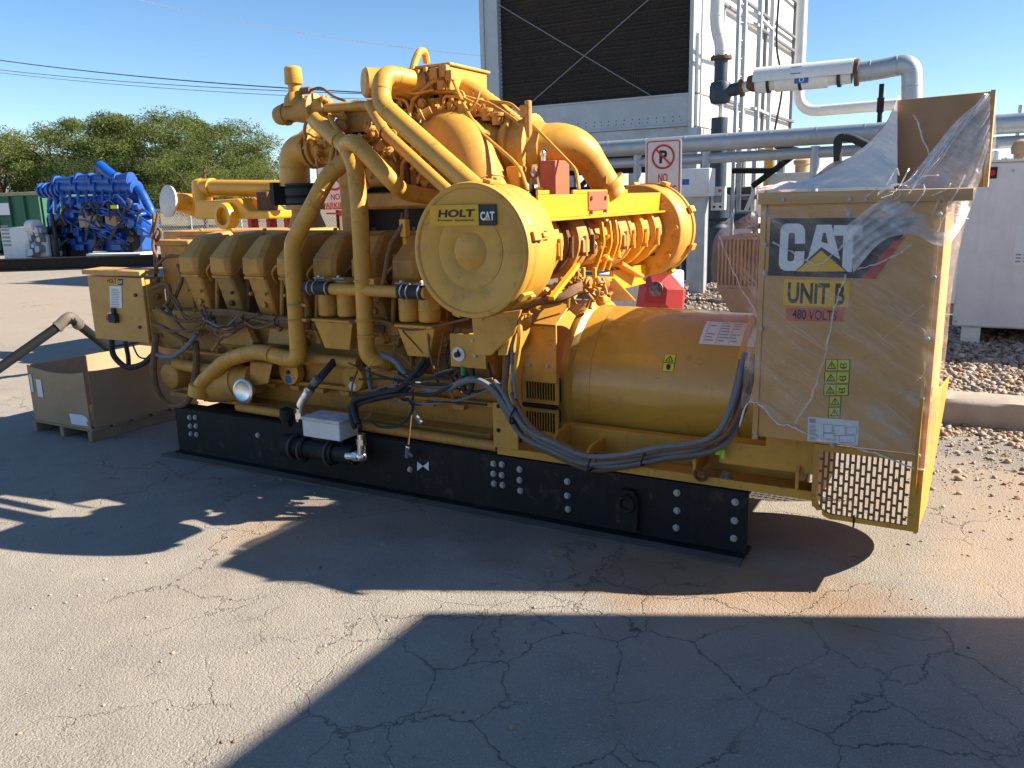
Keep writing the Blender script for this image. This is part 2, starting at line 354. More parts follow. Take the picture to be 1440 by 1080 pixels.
# ================================================================== SETTING
# ---- ground: one sheet to the horizon, weathered asphalt with aggregate, cracks, rust stains and dirt
def ground_mat():
    m, nt, bs = newmat('weathered_asphalt'); L = nt.links.new; c = coord(nt)
    big = noise(nt, c, .45, 5, .6); mid = noise(nt, c, 3.2, 6, .65); fine = noise(nt, c, 60, 3, .7); grit = noise(nt, c, 190, 2, .6)
    col = mix(nt, ramp(nt, big, [(.35, (0, 0, 0)), (.65, (1, 1, 1))]), (.295, .268, .230), (.385, .343, .285))
    col = mix(nt, ramp(nt, mid, [(.35, (0, 0, 0)), (.7, (.55,)*3)]), col, (.20, .185, .165))
    # pale and dark aggregate, fine and packed
    def chips(scale, lo, hi, ch, thr):
        vo = N(nt, 'ShaderNodeTexVoronoi'); vo.inputs['Scale'].default_value = scale; L(c, vo.inputs['Vector'])
        sep = N(nt, 'ShaderNodeSeparateColor'); L(vo.outputs['Color'], sep.inputs[0])
        return math_(nt, 'MULTIPLY', ramp(nt, vo.outputs['Distance'], [(lo, (1, 1, 1)), (hi, (0, 0, 0))]), ramp(nt, sep.outputs[ch], [(thr, (0, 0, 0)), (thr+.06, (1, 1, 1))])), vo.outputs['Distance']
    pale, dist = chips(120, .2, .45, 0, .62); dark, _ = chips(150, .2, .42, 1, .70); big_chip, bd_ = chips(55, .12, .3, 0, .86)
    col = mix(nt, math_(nt, 'MULTIPLY', pale, .6), col, (.50, .44, .36))
    col = mix(nt, math_(nt, 'MULTIPLY', dark, .5), col, (.12, .105, .095))
    col = mix(nt, math_(nt, 'MULTIPLY', big_chip, .75), col, (.55, .49, .40))
    col = mix(nt, ramp(nt, grit, [(.42, (0, 0, 0)), (.7, (.6,)*3)]), col, (.155, .14, .125))
    col = mix(nt, ramp(nt, noise(nt, c, 330, 1, .5), [(.5, (0, 0, 0)), (.75, (.5,)*3)]), col, (.46, .40, .33))
    # sandy dirt by the kerb, rust and a darker brown under and before the machine
    sx = N(nt, 'ShaderNodeSeparateXYZ'); L(c, sx.inputs[0]); X, Y = sx.outputs[0], sx.outputs[1]
    def blob(cx, cy, rx, ry):
        a = math_(nt, 'DIVIDE', math_(nt, 'SUBTRACT', X, cx), rx); b = math_(nt, 'DIVIDE', math_(nt, 'SUBTRACT', Y, cy), ry)
        d = math_(nt, 'SQRT', math_(nt, 'ADD', math_(nt, 'MULTIPLY', a, a), math_(nt, 'MULTIPLY', b, b)))
        d = math_(nt, 'ADD', d, math_(nt, 'MULTIPLY', math_(nt, 'SUBTRACT', noise(nt, c, 2.2, 6, .65), .5), 1.6))
        return ramp(nt, d, [(.35, (1, 1, 1)), (1, (0, 0, 0))])
    col = mix(nt, math_(nt, 'MULTIPLY', blob(5.4, 1.5, 1.9, 1.9), .65), col, (.36, .28, .20))
    col = mix(nt, math_(nt, 'MULTIPLY', blob(3.7, -.3, .9, .45), .6), col, (.38, .22, .11))
    col = mix(nt, math_(nt, 'MULTIPLY', blob(1.65, -.75, .45, .35), .4), col, (.38, .23, .12))
    col = mix(nt, math_(nt, 'MULTIPLY', blob(5.0, 2.15, 1.6, .4), .8), col, (.22, .205, .19))
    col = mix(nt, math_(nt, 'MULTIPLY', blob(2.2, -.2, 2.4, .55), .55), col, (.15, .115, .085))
    col = mix(nt, math_(nt, 'MULTIPLY', blob(-14, 4, 16, 7), .75), col, (.34, .28, .215))
    col = mix(nt, ramp(nt, noise(nt, c, 1.3, 7, .7), [(.60, (0, 0, 0)), (.70, (.45,)*3)]), col, (.13, .115, .10))      # oil and water stains
    col = mix(nt, ramp(nt, noise(nt, c, .75, 3, .5), [(.55, (0, 0, 0)), (.75, (.4,)*3)]), col, (.36, .27, .20))
    # cracks
    warp = N(nt, 'ShaderNodeTexNoise'); warp.inputs['Scale'].default_value = 2.5; warp.inputs['Detail'].default_value = 6; warp.inputs['Roughness'].default_value = .65; L(c, warp.inputs['Vector'])
    def cracks(scale, width, amt, thr):
        wv = N(nt, 'ShaderNodeMix', data_type='RGBA', blend_type='LINEAR_LIGHT'); wv.inputs[0].default_value = amt
        L(c, wv.inputs[6]); L(warp.outputs['Color'], wv.inputs[7])
        v = N(nt, 'ShaderNodeTexVoronoi', feature='DISTANCE_TO_EDGE'); v.inputs['Scale'].default_value = scale; L(wv.outputs[2], v.inputs['Vector'])
        line = ramp(nt, v.outputs['Distance'], [(width*.3, (1, 1, 1)), (width, (0, 0, 0))])
        msk = ramp(nt, noise(nt, c, .9, 3, .5), [(thr, (0, 0, 0)), (thr+.08, (1, 1, 1))])
        return math_(nt, 'MULTIPLY', line, msk)
    zone = blob(3.9, -1.35, 1.9, 1.3)
    ck = math_(nt, 'MAXIMUM', cracks(1.5, .006, .22, .49), math_(nt, 'MAXIMUM', cracks(3.6, .009, .14, .60), math_(nt, 'MULTIPLY', cracks(2.9, .0095, .13, .34), zone)))
    col = mix(nt, math_(nt, 'MULTIPLY', ck, .72), col, (.05, .045, .04))
    L(col, bs.inputs['Base Color']); bs.inputs['Roughness'].default_value = .88; bs.inputs['Specular IOR Level'].default_value = .25
    hgt = math_(nt, 'ADD', math_(nt, 'MULTIPLY', dist, -.5), math_(nt, 'ADD', math_(nt, 'MULTIPLY', fine, .55), math_(nt, 'MULTIPLY', mid, 1.2)))
    hgt = math_(nt, 'ADD', hgt, math_(nt, 'MULTIPLY', grit, .7)); hgt = math_(nt, 'SUBTRACT', hgt, math_(nt, 'MULTIPLY', ck, 1.5))
    bump(nt, bs, hgt, .62, .0095)
    return m
def plain_ground(name, a, b, sc):
    m, nt, bs = newmat(name); c = coord(nt)
    o = mix(nt, ramp(nt, noise(nt, c, sc, 6, .65), [(.35, (0, 0, 0)), (.65, (1, 1, 1))]), a, b)
    o = mix(nt, ramp(nt, noise(nt, c, sc*14, 3), [(.4, (0, 0, 0)), (.7, (.5,)*3)]), o, tuple(x*.5 for x in a))
    nt.links.new(o, bs.inputs['Base Color']); bs.inputs['Roughness'].default_value = .95; bump(nt, bs, noise(nt, c, sc*20, 4), .5, .03); return m
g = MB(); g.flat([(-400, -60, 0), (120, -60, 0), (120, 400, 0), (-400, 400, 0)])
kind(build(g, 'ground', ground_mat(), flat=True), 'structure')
# dry grass strip beyond the yard, under the trees
g = MB(); g.flat([(-300, 22, .004), (-5, 22, .004), (60, 40, .004), (60, 300, .004), (-300, 300, .004)])
kind(build(g, 'grass_verge', plain_ground('dry_grass', (.15, .13, .06), (.22, .17, .09), .6), flat=True), 'structure')
# ---- raised gravel bed with a concrete kerb
KZ = .17
g = MB(); g.flat([(-2.5, 3.02, KZ-.03), (14, 3.02, KZ-.03), (14, 24, KZ-.03), (-2.5, 24, KZ-.03)])
kind(build(g, 'gravel_bed', plain_ground('gravel_base', (.16, .13, .10), (.26, .21, .16), 5), flat=True), 'structure')
def kerb_ring(x):
    j = lambda s: RNG.normal(0, s)
    return [(x, 2.74+j(.006), -.05), (x, 2.74+j(.006), KZ-.035), (x, 2.762+j(.008), KZ+j(.004)), (x, 3.05+j(.006), KZ+.004+j(.004)), (x, 3.07, -.05)]
g = MB(); g.loft([kerb_ring(x) for x in np.linspace(-2.5, 14, 150)])
for x in (2.1, 4.62, 7.2): g.box((x-.004, 2.738, 0), (x+.004, 2.745, KZ-.03))
kind(build(g, 'kerb', CONC, ang=50), 'structure')
def stones(name, spots, mats, sizes):
    """one mesh of many tumbled stones"""
    b = MB(); t = (1+5**.5)/2
    ico = np.array([(-1, t, 0), (1, t, 0), (-1, -t, 0), (1, -t, 0), (0, -1, t), (0, 1, t), (0, -1, -t), (0, 1, -t), (t, 0, -1), (t, 0, 1), (-t, 0, -1), (-t, 0, 1)])/1.9
    fs = [(0, 11, 5), (0, 5, 1), (0, 1, 7), (0, 7, 10), (0, 10, 11), (1, 5, 9), (5, 11, 4), (11, 10, 2), (10, 7, 6), (7, 1, 8), (3, 9, 4), (3, 4, 2), (3, 2, 6), (3, 6, 8), (3, 8, 9), (4, 9, 5), (2, 4, 11), (6, 2, 10), (8, 6, 7), (9, 8, 1)]
    for p in spots:
        s = sizes[0]+(sizes[1]-sizes[0])*random.random()**2.2; q = ico*(1+RNG.normal(0, .16, (12, 1)))*V(1, random.uniform(.6, .95), random.uniform(.4, .75))*s
        a = random.uniform(0, 6.28); ti = random.uniform(-.4, .4)
        q = q @ np.array([(cos(a), sin(a), 0), (-sin(a), cos(a), 0), (0, 0, 1)]) @ np.array([(1, 0, 0), (0, cos(ti), sin(ti)), (0, -sin(ti), cos(ti))])
        b.mi = random.choices(range(len(mats)), [5, 4, 2, 1][:len(mats)])[0]; b.add(q+p, fs)
    return build(b, name, mats, ang=75)
def stonemat(n, c): return paint(n, c, .8, tuple(x*.55 for x in c), .6, 40, bmp=.3)
SM = [stonemat('tan_stone', (.42, .31, .20)), stonemat('grey_stone', (.36, .32, .28)), stonemat('brown_stone', (.28, .16, .09)), stonemat('pale_stone', (.58, .50, .40))]
sp = [V(random.uniform(3.6, 6.4), random.uniform(3.06, 6.9), KZ-.03+random.uniform(0, .02)) for _ in range(9500)]
sp += [V(random.uniform(.2, 3.6), random.uniform(3.1, 10), KZ-.03+random.uniform(0, .03)) for _ in range(6000)]
kind(stones('gravel', sp, SM, (.009, .04)), 'stuff')
sp = []
for _ in range(1000):
    y = 2.73-abs(random.gauss(0, .22)); sp.append(V(random.uniform(3.6, 6.5), y, .008))
for _ in range(330): sp.append(V(random.uniform(4.2, 6), 2.6-abs(random.gauss(0, .7)), .006))
for _ in range(260): sp.append(V(random.uniform(-1, 4.5), random.uniform(-2.4, 0), .002))
for _ in range(1500): sp.append(V(4.3+abs(random.gauss(0, .8)), 2.7-abs(random.gauss(0, .9)), .001))
kind(stones('loose_stones', sp[:1330], SM, (.006, .028)), 'stuff')
kind(stones('scattered_grit', sp[1330:], SM, (.003, .011)), 'stuff')

# ---- trees beyond the fence: feathery crowns of many small leaf faces
BARK = paint('tree_bark', (.10, .075, .05), .9, (.05, .04, .03), .5, 6)
def leafmat(n, a, b):
    m, nt, bs = newmat(n); c = coord(nt)
    o = mix(nt, ramp(nt, noise(nt, c, 1.1, 4), [(.35, (0, 0, 0)), (.65, (1, 1, 1))]), a, b)
    nt.links.new(o, bs.inputs['Base Color']); bs.inputs['Roughness'].default_value = .6; bs.inputs['Specular IOR Level'].default_value = .2
    tr = N(nt, 'ShaderNodeBsdfTranslucent'); nt.links.new(o, tr.inputs[0]); mx = N(nt, 'ShaderNodeMixShader'); mx.inputs[0].default_value = .3
    nt.links.new(bs.outputs[0], mx.inputs[1]); nt.links.new(tr.outputs[0], mx.inputs[2]); nt.links.new(mx.outputs[0], nt.nodes['Material Output'].inputs[0]); return m
LEAF = leafmat('mesquite_leaf', (.08, .112, .026), (.15, .175, .044)); LEAF2 = leafmat('olive_leaf', (.24, .21, .06), (.32, .26, .09)); LEAF3 = leafmat('dark_leaf', (.03, .055, .018), (.06, .085, .03))
def tree(label, base, h, w, leaf, n, seed, dome=.62, group='trees beyond the yard fence'):
    r = np.random.default_rng(seed); base = np.asarray(base, float)
    t = thing('tree', label, 'tree', base, group)
    b = MB(); tips = []
    for k in range(5):
        a = 2*pi*k/5+r.uniform(-.4, .4); d = V(cos(a), sin(a), 0); e = base+d*w*.28*r.uniform(.6, 1.1)+V(0, 0, h*r.uniform(.55, .75))
        b.tube(spline([base, base+V(0, 0, h*.16)+d*.15, base+d*w*.13+V(0, 0, h*.4), e], 5), list(np.linspace(.028*h, .008*h, 16)), 7); tips.append(e)
        for q in range(3):
            s = base+d*w*.13+V(0, 0, h*.4); e2 = s+V(r.normal(0, .2*w), r.normal(0, .2*w), h*r.uniform(.15, .4)); b.tube(spline([s, (s+e2)/2+V(0, 0, .1*h), e2], 4), list(np.linspace(.013*h, .004*h, 9)), 5)
    build(b, 'trunk', BARK, t)
    # clumps spread through the crown's volume, leaves in each clump
    nc = 70; C = []
    while len(C) < nc:
        u = r.uniform(-1, 1, 3)
        if np.linalg.norm(u) > 1 or (np.linalg.norm(u) < .45 and r.random() < .7): continue
        C.append(V(u[0]*w/2, u[1]*w/2, h*(dome+u[2]*(1-dome)*(1.0 if u[2] > 0 else 1.3))))
    C = np.array(C)*r.uniform(.9, 1.08, (nc, 1)); cs = r.uniform(.07, .16, nc)*w
    n = int(n*1.25); i = r.integers(0, nc, n); off = r.normal(0, 1, (n, 3)); off /= np.maximum(np.linalg.norm(off, axis=1, keepdims=True), 1e-6); off *= r.random((n, 1))**.55
    pos = C[i]+off*cs[i][:, None]*V(1.15, 1.15, .7); pos[:, 2] = np.maximum(pos[:, 2], h*.12)
    dr = r.normal(0, 1, (n, 3)); dr[:, 2] = dr[:, 2]*.7-.15; dr /= np.linalg.norm(dr, axis=1, keepdims=True)
    sd = np.cross(dr, r.normal(0, 1, (n, 3))); sd /= np.linalg.norm(sd, axis=1, keepdims=True)
    ln = r.uniform(.06, .15, (n, 1))*h/7; wd = ln*.22
    vs = np.stack([pos-dr*ln-sd*wd*.3, pos-sd*wd, pos+dr*ln, pos+sd*wd], 1).reshape(-1, 3)
    me = bpy.data.meshes.new('crown'); me.from_pydata(vs.tolist(), [], np.arange(4*n).reshape(-1, 4).tolist()); me.materials.append(leaf); me.update()
    link('crown', me, t); return t
for i, (px, pt, Y, wpx, leaf, lab) in enumerate([
    (-15, 196, 44, 190, LEAF2, 'yellowish tree standing behind the green dumpster'),
    (95, 168, 46, 215, LEAF, 'broad green tree whose crown rises straight behind the blue engine'),
    (205, 163, 47, 205, LEAF, 'tall rounded green tree, the topmost of the row'),
    (300, 178, 45, 190, LEAF, 'green tree with a sloping crown above the pipe of the bare yellow engine'),
    (150, 222, 41, 190, LEAF3, 'dark lower tree in front of the row, close behind the blue engine'),
    (280, 220, 40, 170, LEAF, 'low spreading green tree behind the round pale disc of the yellow engine')]):
    top = PY(px, pt, Y); dist = np.dot(top-CAM_POS, CF); w = wpx*dist/FPX
    tree(lab, (top[0], Y, 0), top[2]*1.02, w, leaf, 52000 if i < 4 else 26000, 30+i)
for px, pt, Y, wpx, lab in ((402, 224, 60, 60, 'small dark tree seen just beside the big elbow with the black bellows'), (1418, 212, 34, 62, 'dark bushy tree peeping over the roof of the large white enclosure')):
    top = PY(px, pt, Y); w = wpx*np.dot(top-CAM_POS, CF)/FPX
    tree(lab, (top[0], Y, 0), top[2]*1.02, w, LEAF3, 7000, 60+px)

# ---- chain-link fence
def fence():
    t = thing('chain_link_fence', 'chain-link fence with a pale top rail behind the blue and yellow engines', 'fence', (-30, 21, 0))
    a, bq = V(-46, 21, 0), V(-6.3, 21, 0); H = 1.5
    build(MB().tube([a+V(0, 0, H), bq+V(0, 0, H)], .035, 8), 'top_rail', STEEL, t)
    for x in np.arange(-46, -6, 3.0): build(MB().tube([(x, 21.04, 0), (x, 21.04, H+.06)], .035, 8), 'post', STEEL, t)
    m = MB(); s = .16
    for k in range(int((bq[0]-a[0]+H)/s)):
        for sg in (1, -1):
            x0 = a[0]+k*s if sg > 0 else a[0]+k*s
            m.bar((x0, 21, .05), (x0+sg*H, 21, H), .008)
    build(m, 'wire_mesh', STEEL, t, flat=True)
fence()

# ---- overhead cables in the sky
CABLE = flatmat('dark_cable', (.05, .055, .065)); WCABLE = flatmat('pale_cable', (.85, .86, .9))
for (a, b, Y0, Y1, r, mt, lab) in [
    ((-20, 82), (700, 138), 34, 34, .035, CABLE, 'upper dark overhead cable, the thickest of the three that run behind the engine top'),
    ((-20, 96), (700, 136), 36, 36, .022, CABLE, 'middle dark overhead cable of the three that run behind the engine top'),
    ((-20, 100), (700, 145), 38, 38, .018, CABLE, 'lowest and thinest dark overhead cable of the three that run behind the engine top'),
    ((150, -12), (690, 80), 30, 30, .018, WCABLE, 'pale cable high in the sky running down to the cooling tower')]:
    p, q = PY(*a, Y0), PY(*b, Y1); n = 14
    o = build(MB().tube([p+(q-p)*k/n-V(0, 0, 1)*(.5*4*(k/n)*(1-k/n))*.8 for k in range(n+1)], r, 6), 'overhead_cable', mt, org=(p+q)/2)
    tag(o, lab.replace('thinest', 'thinnest'), 'cable', 'overhead cables')
# ================================================================== BACKGROUND EQUIPMENT
# ---- cooling tower
def louver_mat():
    m, nt, bs = newmat('louver_fill'); c = coord(nt); L = nt.links.new
    mp = N(nt, 'ShaderNodeMapping'); mp.inputs['Scale'].default_value = (22, 1, 16); L(c, mp.inputs[0])
    v = N(nt, 'ShaderNodeTexVoronoi'); v.inputs['Scale'].default_value = 1; v.inputs['Randomness'].default_value = .35; L(mp.outputs[0], v.inputs['Vector'])
    o = mix(nt, ramp(nt, v.outputs['Distance'], [(.2, (0, 0, 0)), (.5, (1, 1, 1))]), (.012, .011, .011), (.05, .04, .034))
    o = mix(nt, ramp(nt, noise(nt, c, 1.5, 4), [(.4, (0, 0, 0)), (.7, (.5,)*3)]), o, (.07, .05, .04))
    L(o, bs.inputs['Base Color']); bs.inputs['Roughness'].default_value = .7; bump(nt, bs, v.outputs['Distance'], .9, .03); return m
RIBM = paint('dark_shaded_steel', (.13, .14, .16), .5, (.08, .08, .08), .4, 4)  # shade of the tower's ribs and girts, put into a darker steel colour
def cooling_tower():
    x0, x1, y0, y1, zb, zt = -4.86, -.37, 12.0, 20.4, 2.72, 7.4
    t = thing('cooling_tower', 'tall grey cooling tower with dark louvres and crossed brace cables above the engine', 'cooling tower', ((x0+x1)/2, 16, 0))
    b = MB(); b.box((x0+.42, y0+.16, zb+.62), (x1-.06, y0+.4, zt)); 
    lv = build(b, 'louvre_fill', louver_mat(), t, flat=True)
    b = MB()
    for z in np.arange(zb+.66, zt, .082): b.hexa([(x0+.42, y0+.10, z), (x1-.06, y0+.10, z), (x1-.06, y0+.17, z+.03), (x0+.42, y0+.17, z+.03), (x0+.42, y0+.10, z+.008), (x1-.06, y0+.10, z+.008), (x1-.06, y0+.17, z+.038), (x0+.42, y0+.17, z+.038)])
    build(b, 'louvre', paint('louvre_slat', (.035, .03, .027), .7, (.06, .05, .04), .5, 3), t, flat=True)
    b = MB(); b.box((x0, y0, zb), (x0+.1, y0+.12, zt)); b.box((x0+.1, y0+.03, zb), (x0+.18, y0+.1, zt)); b.box((x0+.18, y0+.01, zb), (x0+.42, y0+.11, zt))
    build(b, 'corner_post', GALV, t, bevel=.008)
    b = MB(); b.box((x1-.06, y0-.02, zb-.1), (x1+.015, y0+.14, zt)); build(b, 'corner_post', GALV, t, bevel=.008)
    b = MB(); b.box((x0+.42, y0+.02, zb+.12), (x1-.06, y0+.16, zb+.66)); b.box((x0+.42, y0-.01, zb+.64), (x1-.06, y0+.1, zb+.675)); b.box((x0+.2, y0-.015, zb+.09), (x1-.06, y0+.1, zb+.135))
    pn = build(b, 'basin_panel', GALV, t, bevel=.006)
    b = MB()
    for x in np.arange(x0+.6, x1-.1, .16):
        for z in (zb+.2, zb+.27): b.ball((x+RNG.normal(0, .01), y0+.02, z), .011, 6, 4)
    o = build(b, 'rivet', DARK, pn)
    b = MB(); b.box((x0, y0+.05, zb-.12), (x1, y0+.3, zb+.09)); b.box((x0, y1-.3, zb-.12), (x1, y1, zb+.09))
    for x in (x0, x1-.22): b.box((x, y0+.3, zb-.12), (x+.22, y1-.3, zb+.09))
    build(b, 'base_frame', STEEL, t, bevel=.01)
    b = MB(); b.box((x0+.02, y0+.42, zb+.095), (x1-.03, y1-.02, zt-.02)); build(b, 'casing', PALE, t)
    # side face: panels with ribs
    k = 0
    for ya, yb in ((y0+.16, y0+1.7), (y0+1.76, y0+3.4), (y0+3.46, y0+5.2), (y0+5.26, y1-.05)):
        for za, zc in ((zb+.1, zb+.66), (zb+.7, zb+2.4), (zb+2.44, zt-.04)):
            b = MB(); b.box((x1-.028, ya, za), (x1+.02, yb, zc)); build(b, 'side_panel', PALE, t, bevel=.006)
    for y in (y0+1.73, y0+3.43, y0+5.23, y1-.03):
        b = MB(); b.box((x1-.02, y-.03, zb), (x1+.09, y+.03, zt)); build(b, 'side_rib', RIBM if y > y0+5 else STEEL, t, bevel=.005)
    for z in (zb+.68, zb+2.42, zb+2.75, zb+3.6):
        b = MB(); b.box((x1+.092, y0+1.2, z-.03), (x1+.15, y1, z+.03)); build(b, 'girt', RIBM, t, bevel=.005)
    for y in (y0+.1, y0+4, y1-.2):
        for x in (x0+.1, x1-.12):
            b = MB(); b.box((x-.09, y-.0, .1), (x+.09, y+.02, zb-.12)); b.box((x-.09, y+.16, .1), (x+.09, y+.18, zb-.12)); b.box((x-.01, y+.02, .1), (x+.01, y+.16, zb-.12)); build(b, 'leg', STEEL, t)
    for a, c in ([(q[0], q[2]) for q in (PY(660, -18, y0+.04), PY(918, 136, y0+.04))], [(q[0], q[2]) for q in (PY(738, 152, y0+.04), PY(935, -22, y0+.04))]):
        b = MB(); b.tube([(a[0], y0+.04, a[1]), (c[0], y0+.04 if a[1] > c[1] else y0+.07, c[1])], .009, 6); build(b, 'brace_cable', GREYINK, t)
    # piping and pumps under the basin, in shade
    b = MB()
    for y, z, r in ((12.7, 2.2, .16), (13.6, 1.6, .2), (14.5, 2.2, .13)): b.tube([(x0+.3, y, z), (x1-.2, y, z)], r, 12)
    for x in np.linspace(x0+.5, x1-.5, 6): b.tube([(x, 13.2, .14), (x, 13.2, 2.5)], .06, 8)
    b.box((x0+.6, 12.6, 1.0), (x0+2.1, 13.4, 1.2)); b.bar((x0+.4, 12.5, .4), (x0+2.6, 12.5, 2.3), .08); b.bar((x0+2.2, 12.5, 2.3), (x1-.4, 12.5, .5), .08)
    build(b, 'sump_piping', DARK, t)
    return t
cooling_tower()
def stair_frame():
    t = thing('access_frame', 'open steel ladder frame standing against the sunlit side of the cooling tower', 'ladder frame', (.0, 13.5, .14))
    for px, y, w in ((1036, 12.0, .06), (1044.5, 12.2, .075), (1066, 12.9, .08), (1083, 14.2, .08)):
        q = PY(px, 100, y); b = MB(); b.box((q[0]-w/2, y-w/2, .14), (q[0]+w/2, y+w/2, 6.6)); build(b, 'upright', STEEL, t, bevel=.004)
    a, c = PY(1036, 100, 12.0)[0], PY(1044.5, 100, 12.2)[0]
    for z in np.arange(.6, 6.6, .3): build(MB().tube([(a, 12.0, z), (c, 12.2, z)], .014, 6), 'rung', STEEL, t)
    d = PY(1066, 100, 12.9)[0]; e = PY(1083, 100, 14.2)[0]
    for z in (2.35, 3.1, 4.55, 4.75): build(MB().bar((c, 12.2, z), (d, 12.9, z), .05), 'cross_bar', STEEL, t)
    for z in (3.1, 4.7): build(MB().bar((d, 12.9, z), (e, 14.2, z), .05), 'cross_bar', STEEL, t)
    build(MB().hose([PY(1098, -40, 13.4), PY(1092, 60, 13.4), PY(1100, 120, 13.4), PY(1088, 190, 13.4)], .022, 8), 'hanging_cable', RUBBER, t)
stair_frame()

# ---- pipe rack
def rack():
    t = thing('pipe_rack', 'long grey horizontal double pipe on round posts crossing behind the tan enclosure', 'pipe rack', (1.5, 9, .14))
    b = MB(); b.tube([(-3.2, 9, 2.285), (9, 9, 2.37)], .122, 20); pp = build(b, 'upper_pipe', STEEL, t)
    b = MB()
    for x in np.arange(-2.6, 9, .62): b.lathe([(0, .1235), (.012, .126), (.024, .1235)], (x, 9, 2.285+.085*(x+3.2)/12.2), (1, 0, .007), 20)
    build(b, 'joint_band', STEEL, pp)
    build(MB().tube([(-3.2, 9.05, 2.065), (9, 9.05, 2.15)], .075, 16), 'lower_pipe', STEEL, t)
    for px in (897, 993, 1146, 1520):
        x = PY(px, 230, 9.04)[0]; b = MB(); b.tube([(x, 9.02, .14), (x, 9.02, 2.19)], .062, 14); b.box((x-.12, 8.9, .14), (x+.12, 9.14, .165)); build(b, 'post', STEEL, t)
    return t
rack()
def navy_riser():
    t = thing('valve_riser', 'thick navy blue pipe and valve body rising to a pale pipe beside the cooling tower', 'pipe', PY(1012, 300, 10.2)*V(1, 1, 0)+V(0, 0, .14))
    x = lambda px, py: PY(px, py, 10.2)
    q = x(1013, 130); X = q[0]
    build(MB().lathe([(0, .19), (.9, .19), (.95, .15), (1.0, .15), (1.05, .2), (1.4, .2), (1.45, .13), (2.62, .13)], (X, 10.2, .14), (0, 0, 1), 20), 'lower_pipe', NAVY, t)
    zc = q[2]
    b = MB(); b.lathe([(-.17, .10), (-.15, .15), (-.08, .17), (.08, .17), (.15, .15), (.17, .10)], (X, 10.2, zc), (0, 0, 1), 20); b.tube([(X, 10.2, zc), (X+.32, 10.2, zc+.04)], .1, 16); b.tube([(X, 10.2, zc+.1), (X, 10.2, x(1013, 84)[2])], .105, 16)
    build(b, 'valve_body', NAVY, t)
    b = MB(); b.lathe([(0, .165), (.045, .165)], (X, 10.2, x(1013, 84)[2]), (0, 0, 1), 20)
    for k in range(8): b.ball((X+.14*cos(k*pi/4), 10.2+.14*sin(k*pi/4), x(1013, 84)[2]+.05), .02, 6, 4)
    build(b, 'flange', RUST, t)
    z1 = x(1013, 82)[2]; b = MB(); b.pipe([(X, 10.2, z1), (X, 10.2, z1+.2), (X-.09, 10.2, z1+.48), (X-.09, 10.2, z1+2.4)], .105, .15); build(b, 'upper_pipe', PALE, t)
    b = MB()
    for k in range(8): b.ball((X+.335, 10.2+.09*cos(k*pi/4), zc+.04+.09*sin(k*pi/4)), .018, 6, 4)
    b.lathe([(0, .135), (.05, .135)], (X+.31, 10.2, zc+.04), (1, 0, .1), 18); build(b, 'flange', RUST, t)
navy_riser()
def uv_unit():
    a, c = PY(1062, 113, 10.2), PY(1206, 100, 10.2); d = nrm(c-a); L = np.linalg.norm(c-a); up = nrm(V(0, 0, 1)-d*d[2])
    t = thing('pipe_filter_unit', 'white inline filter drum with a half-round cover on the overhead pipe', 'filter unit', a)
    r = .165
    b = MB(); b.lathe([(-.05, .1), (.02, .12), (.05, .15), (.22, .15), (.24, .125), (.3, .125), (.32, .15), (L*.52, .15), (L*.72, .15), (L*.74, .12), (L*.95, .12)], a-up*.05, d, 22); bd = build(b, 'drum', WHITE, t)
    b = MB()
    for f in (.13, .45, .82): b.lathe([(0, .155), (.045, .155)], a-up*.05+d*L*f, d, 22)
    build(b, 'band', RUBBER, bd)
    rings = []
    for s in (0, L*.5, L*.97):
        pr = [(.185*cos(q), .185*sin(q)+.0) for q in np.linspace(-.25, pi+.25, 16)]; pr += [(.178*cos(q), .178*sin(q)) for q in np.linspace(pi+.25, -.25, 16)]
        sd = np.cross(d, up); rings.append([a+d*s+sd*p+up*z for p, z in pr])
    cv = build(MB().loft(rings), 'cover', WHITE, t)
    sd = -np.cross(d, up); sd = sd if sd[1] < 0 else -sd
    b = MB(); b.prism([a+d*L*x+sd*.186*cos(q)+up*.187*sin(q) for x, q in ((.38, .1), (.48, .1), (.48, .75), (.38, .75))], sd*.002); build(b, 'label', BINK, cv)
    b = MB(); b.mi = 0; o = a+d*L*.42+sd*.153-up*.12; b.prism([o, o+d*.2, o+d*.2+up*.1, o+up*.1], sd*.004); b.mi = 1; b.ring(o+d*.1+up*.05+sd*.006, sd, .03, .006, 14, 5); build(b, 'badge', [BINK, WINK], bd)
    b = MB(); b.lathe([(0, .19), (.05, .19)], c-d*.03-up*.02, d, 22); b.lathe([(-.08, .11), (0, .13), (.04, .13)], a-d*.03-up*.04, d, 18); build(b, 'end_flange', RUST, t)
    q = PY(1013, 130, 10.2); build(MB().tube([V(q[0]+.36, 10.2, q[2]+.04), a-up*.05+d*.02], .085, 16), 'connecting_pipe', PALE, t)
    t2 = thing('overhead_elbow_pipe', 'grey steel pipe bending down from the white filter drum behind the tan hood', 'pipe', c)
    build(MB().pipe([c-up*.02, c+d*.35, PY(1282, 88, 10.2), PY(1284, 260, 10.2)], .14, .32, 18, 10), 'elbow_pipe', STEEL, t2)
    s = PY(1240, 118, 10.2); e = PY(1236, 182, 10.2); b = MB(); b.tube([s, e], .035, 10); b.tube([s+(e-s)*.3, s+(e-s)*.62], .05, 10); build(b, 'support_strut', BLACK, t2)
uv_unit()
o = build(MB().pipe([PY(1131, -60, 13), PY(1122, 158, 13), PY(1270, 146, 13), PY(1300, 146, 13)], .095, .38, 16, 10), 'white_loop_pipe', PALE, org=PY(1131, 158, 13)); tag(o, 'white pipe dropping beside the tower and turning level above the rack', 'pipe')
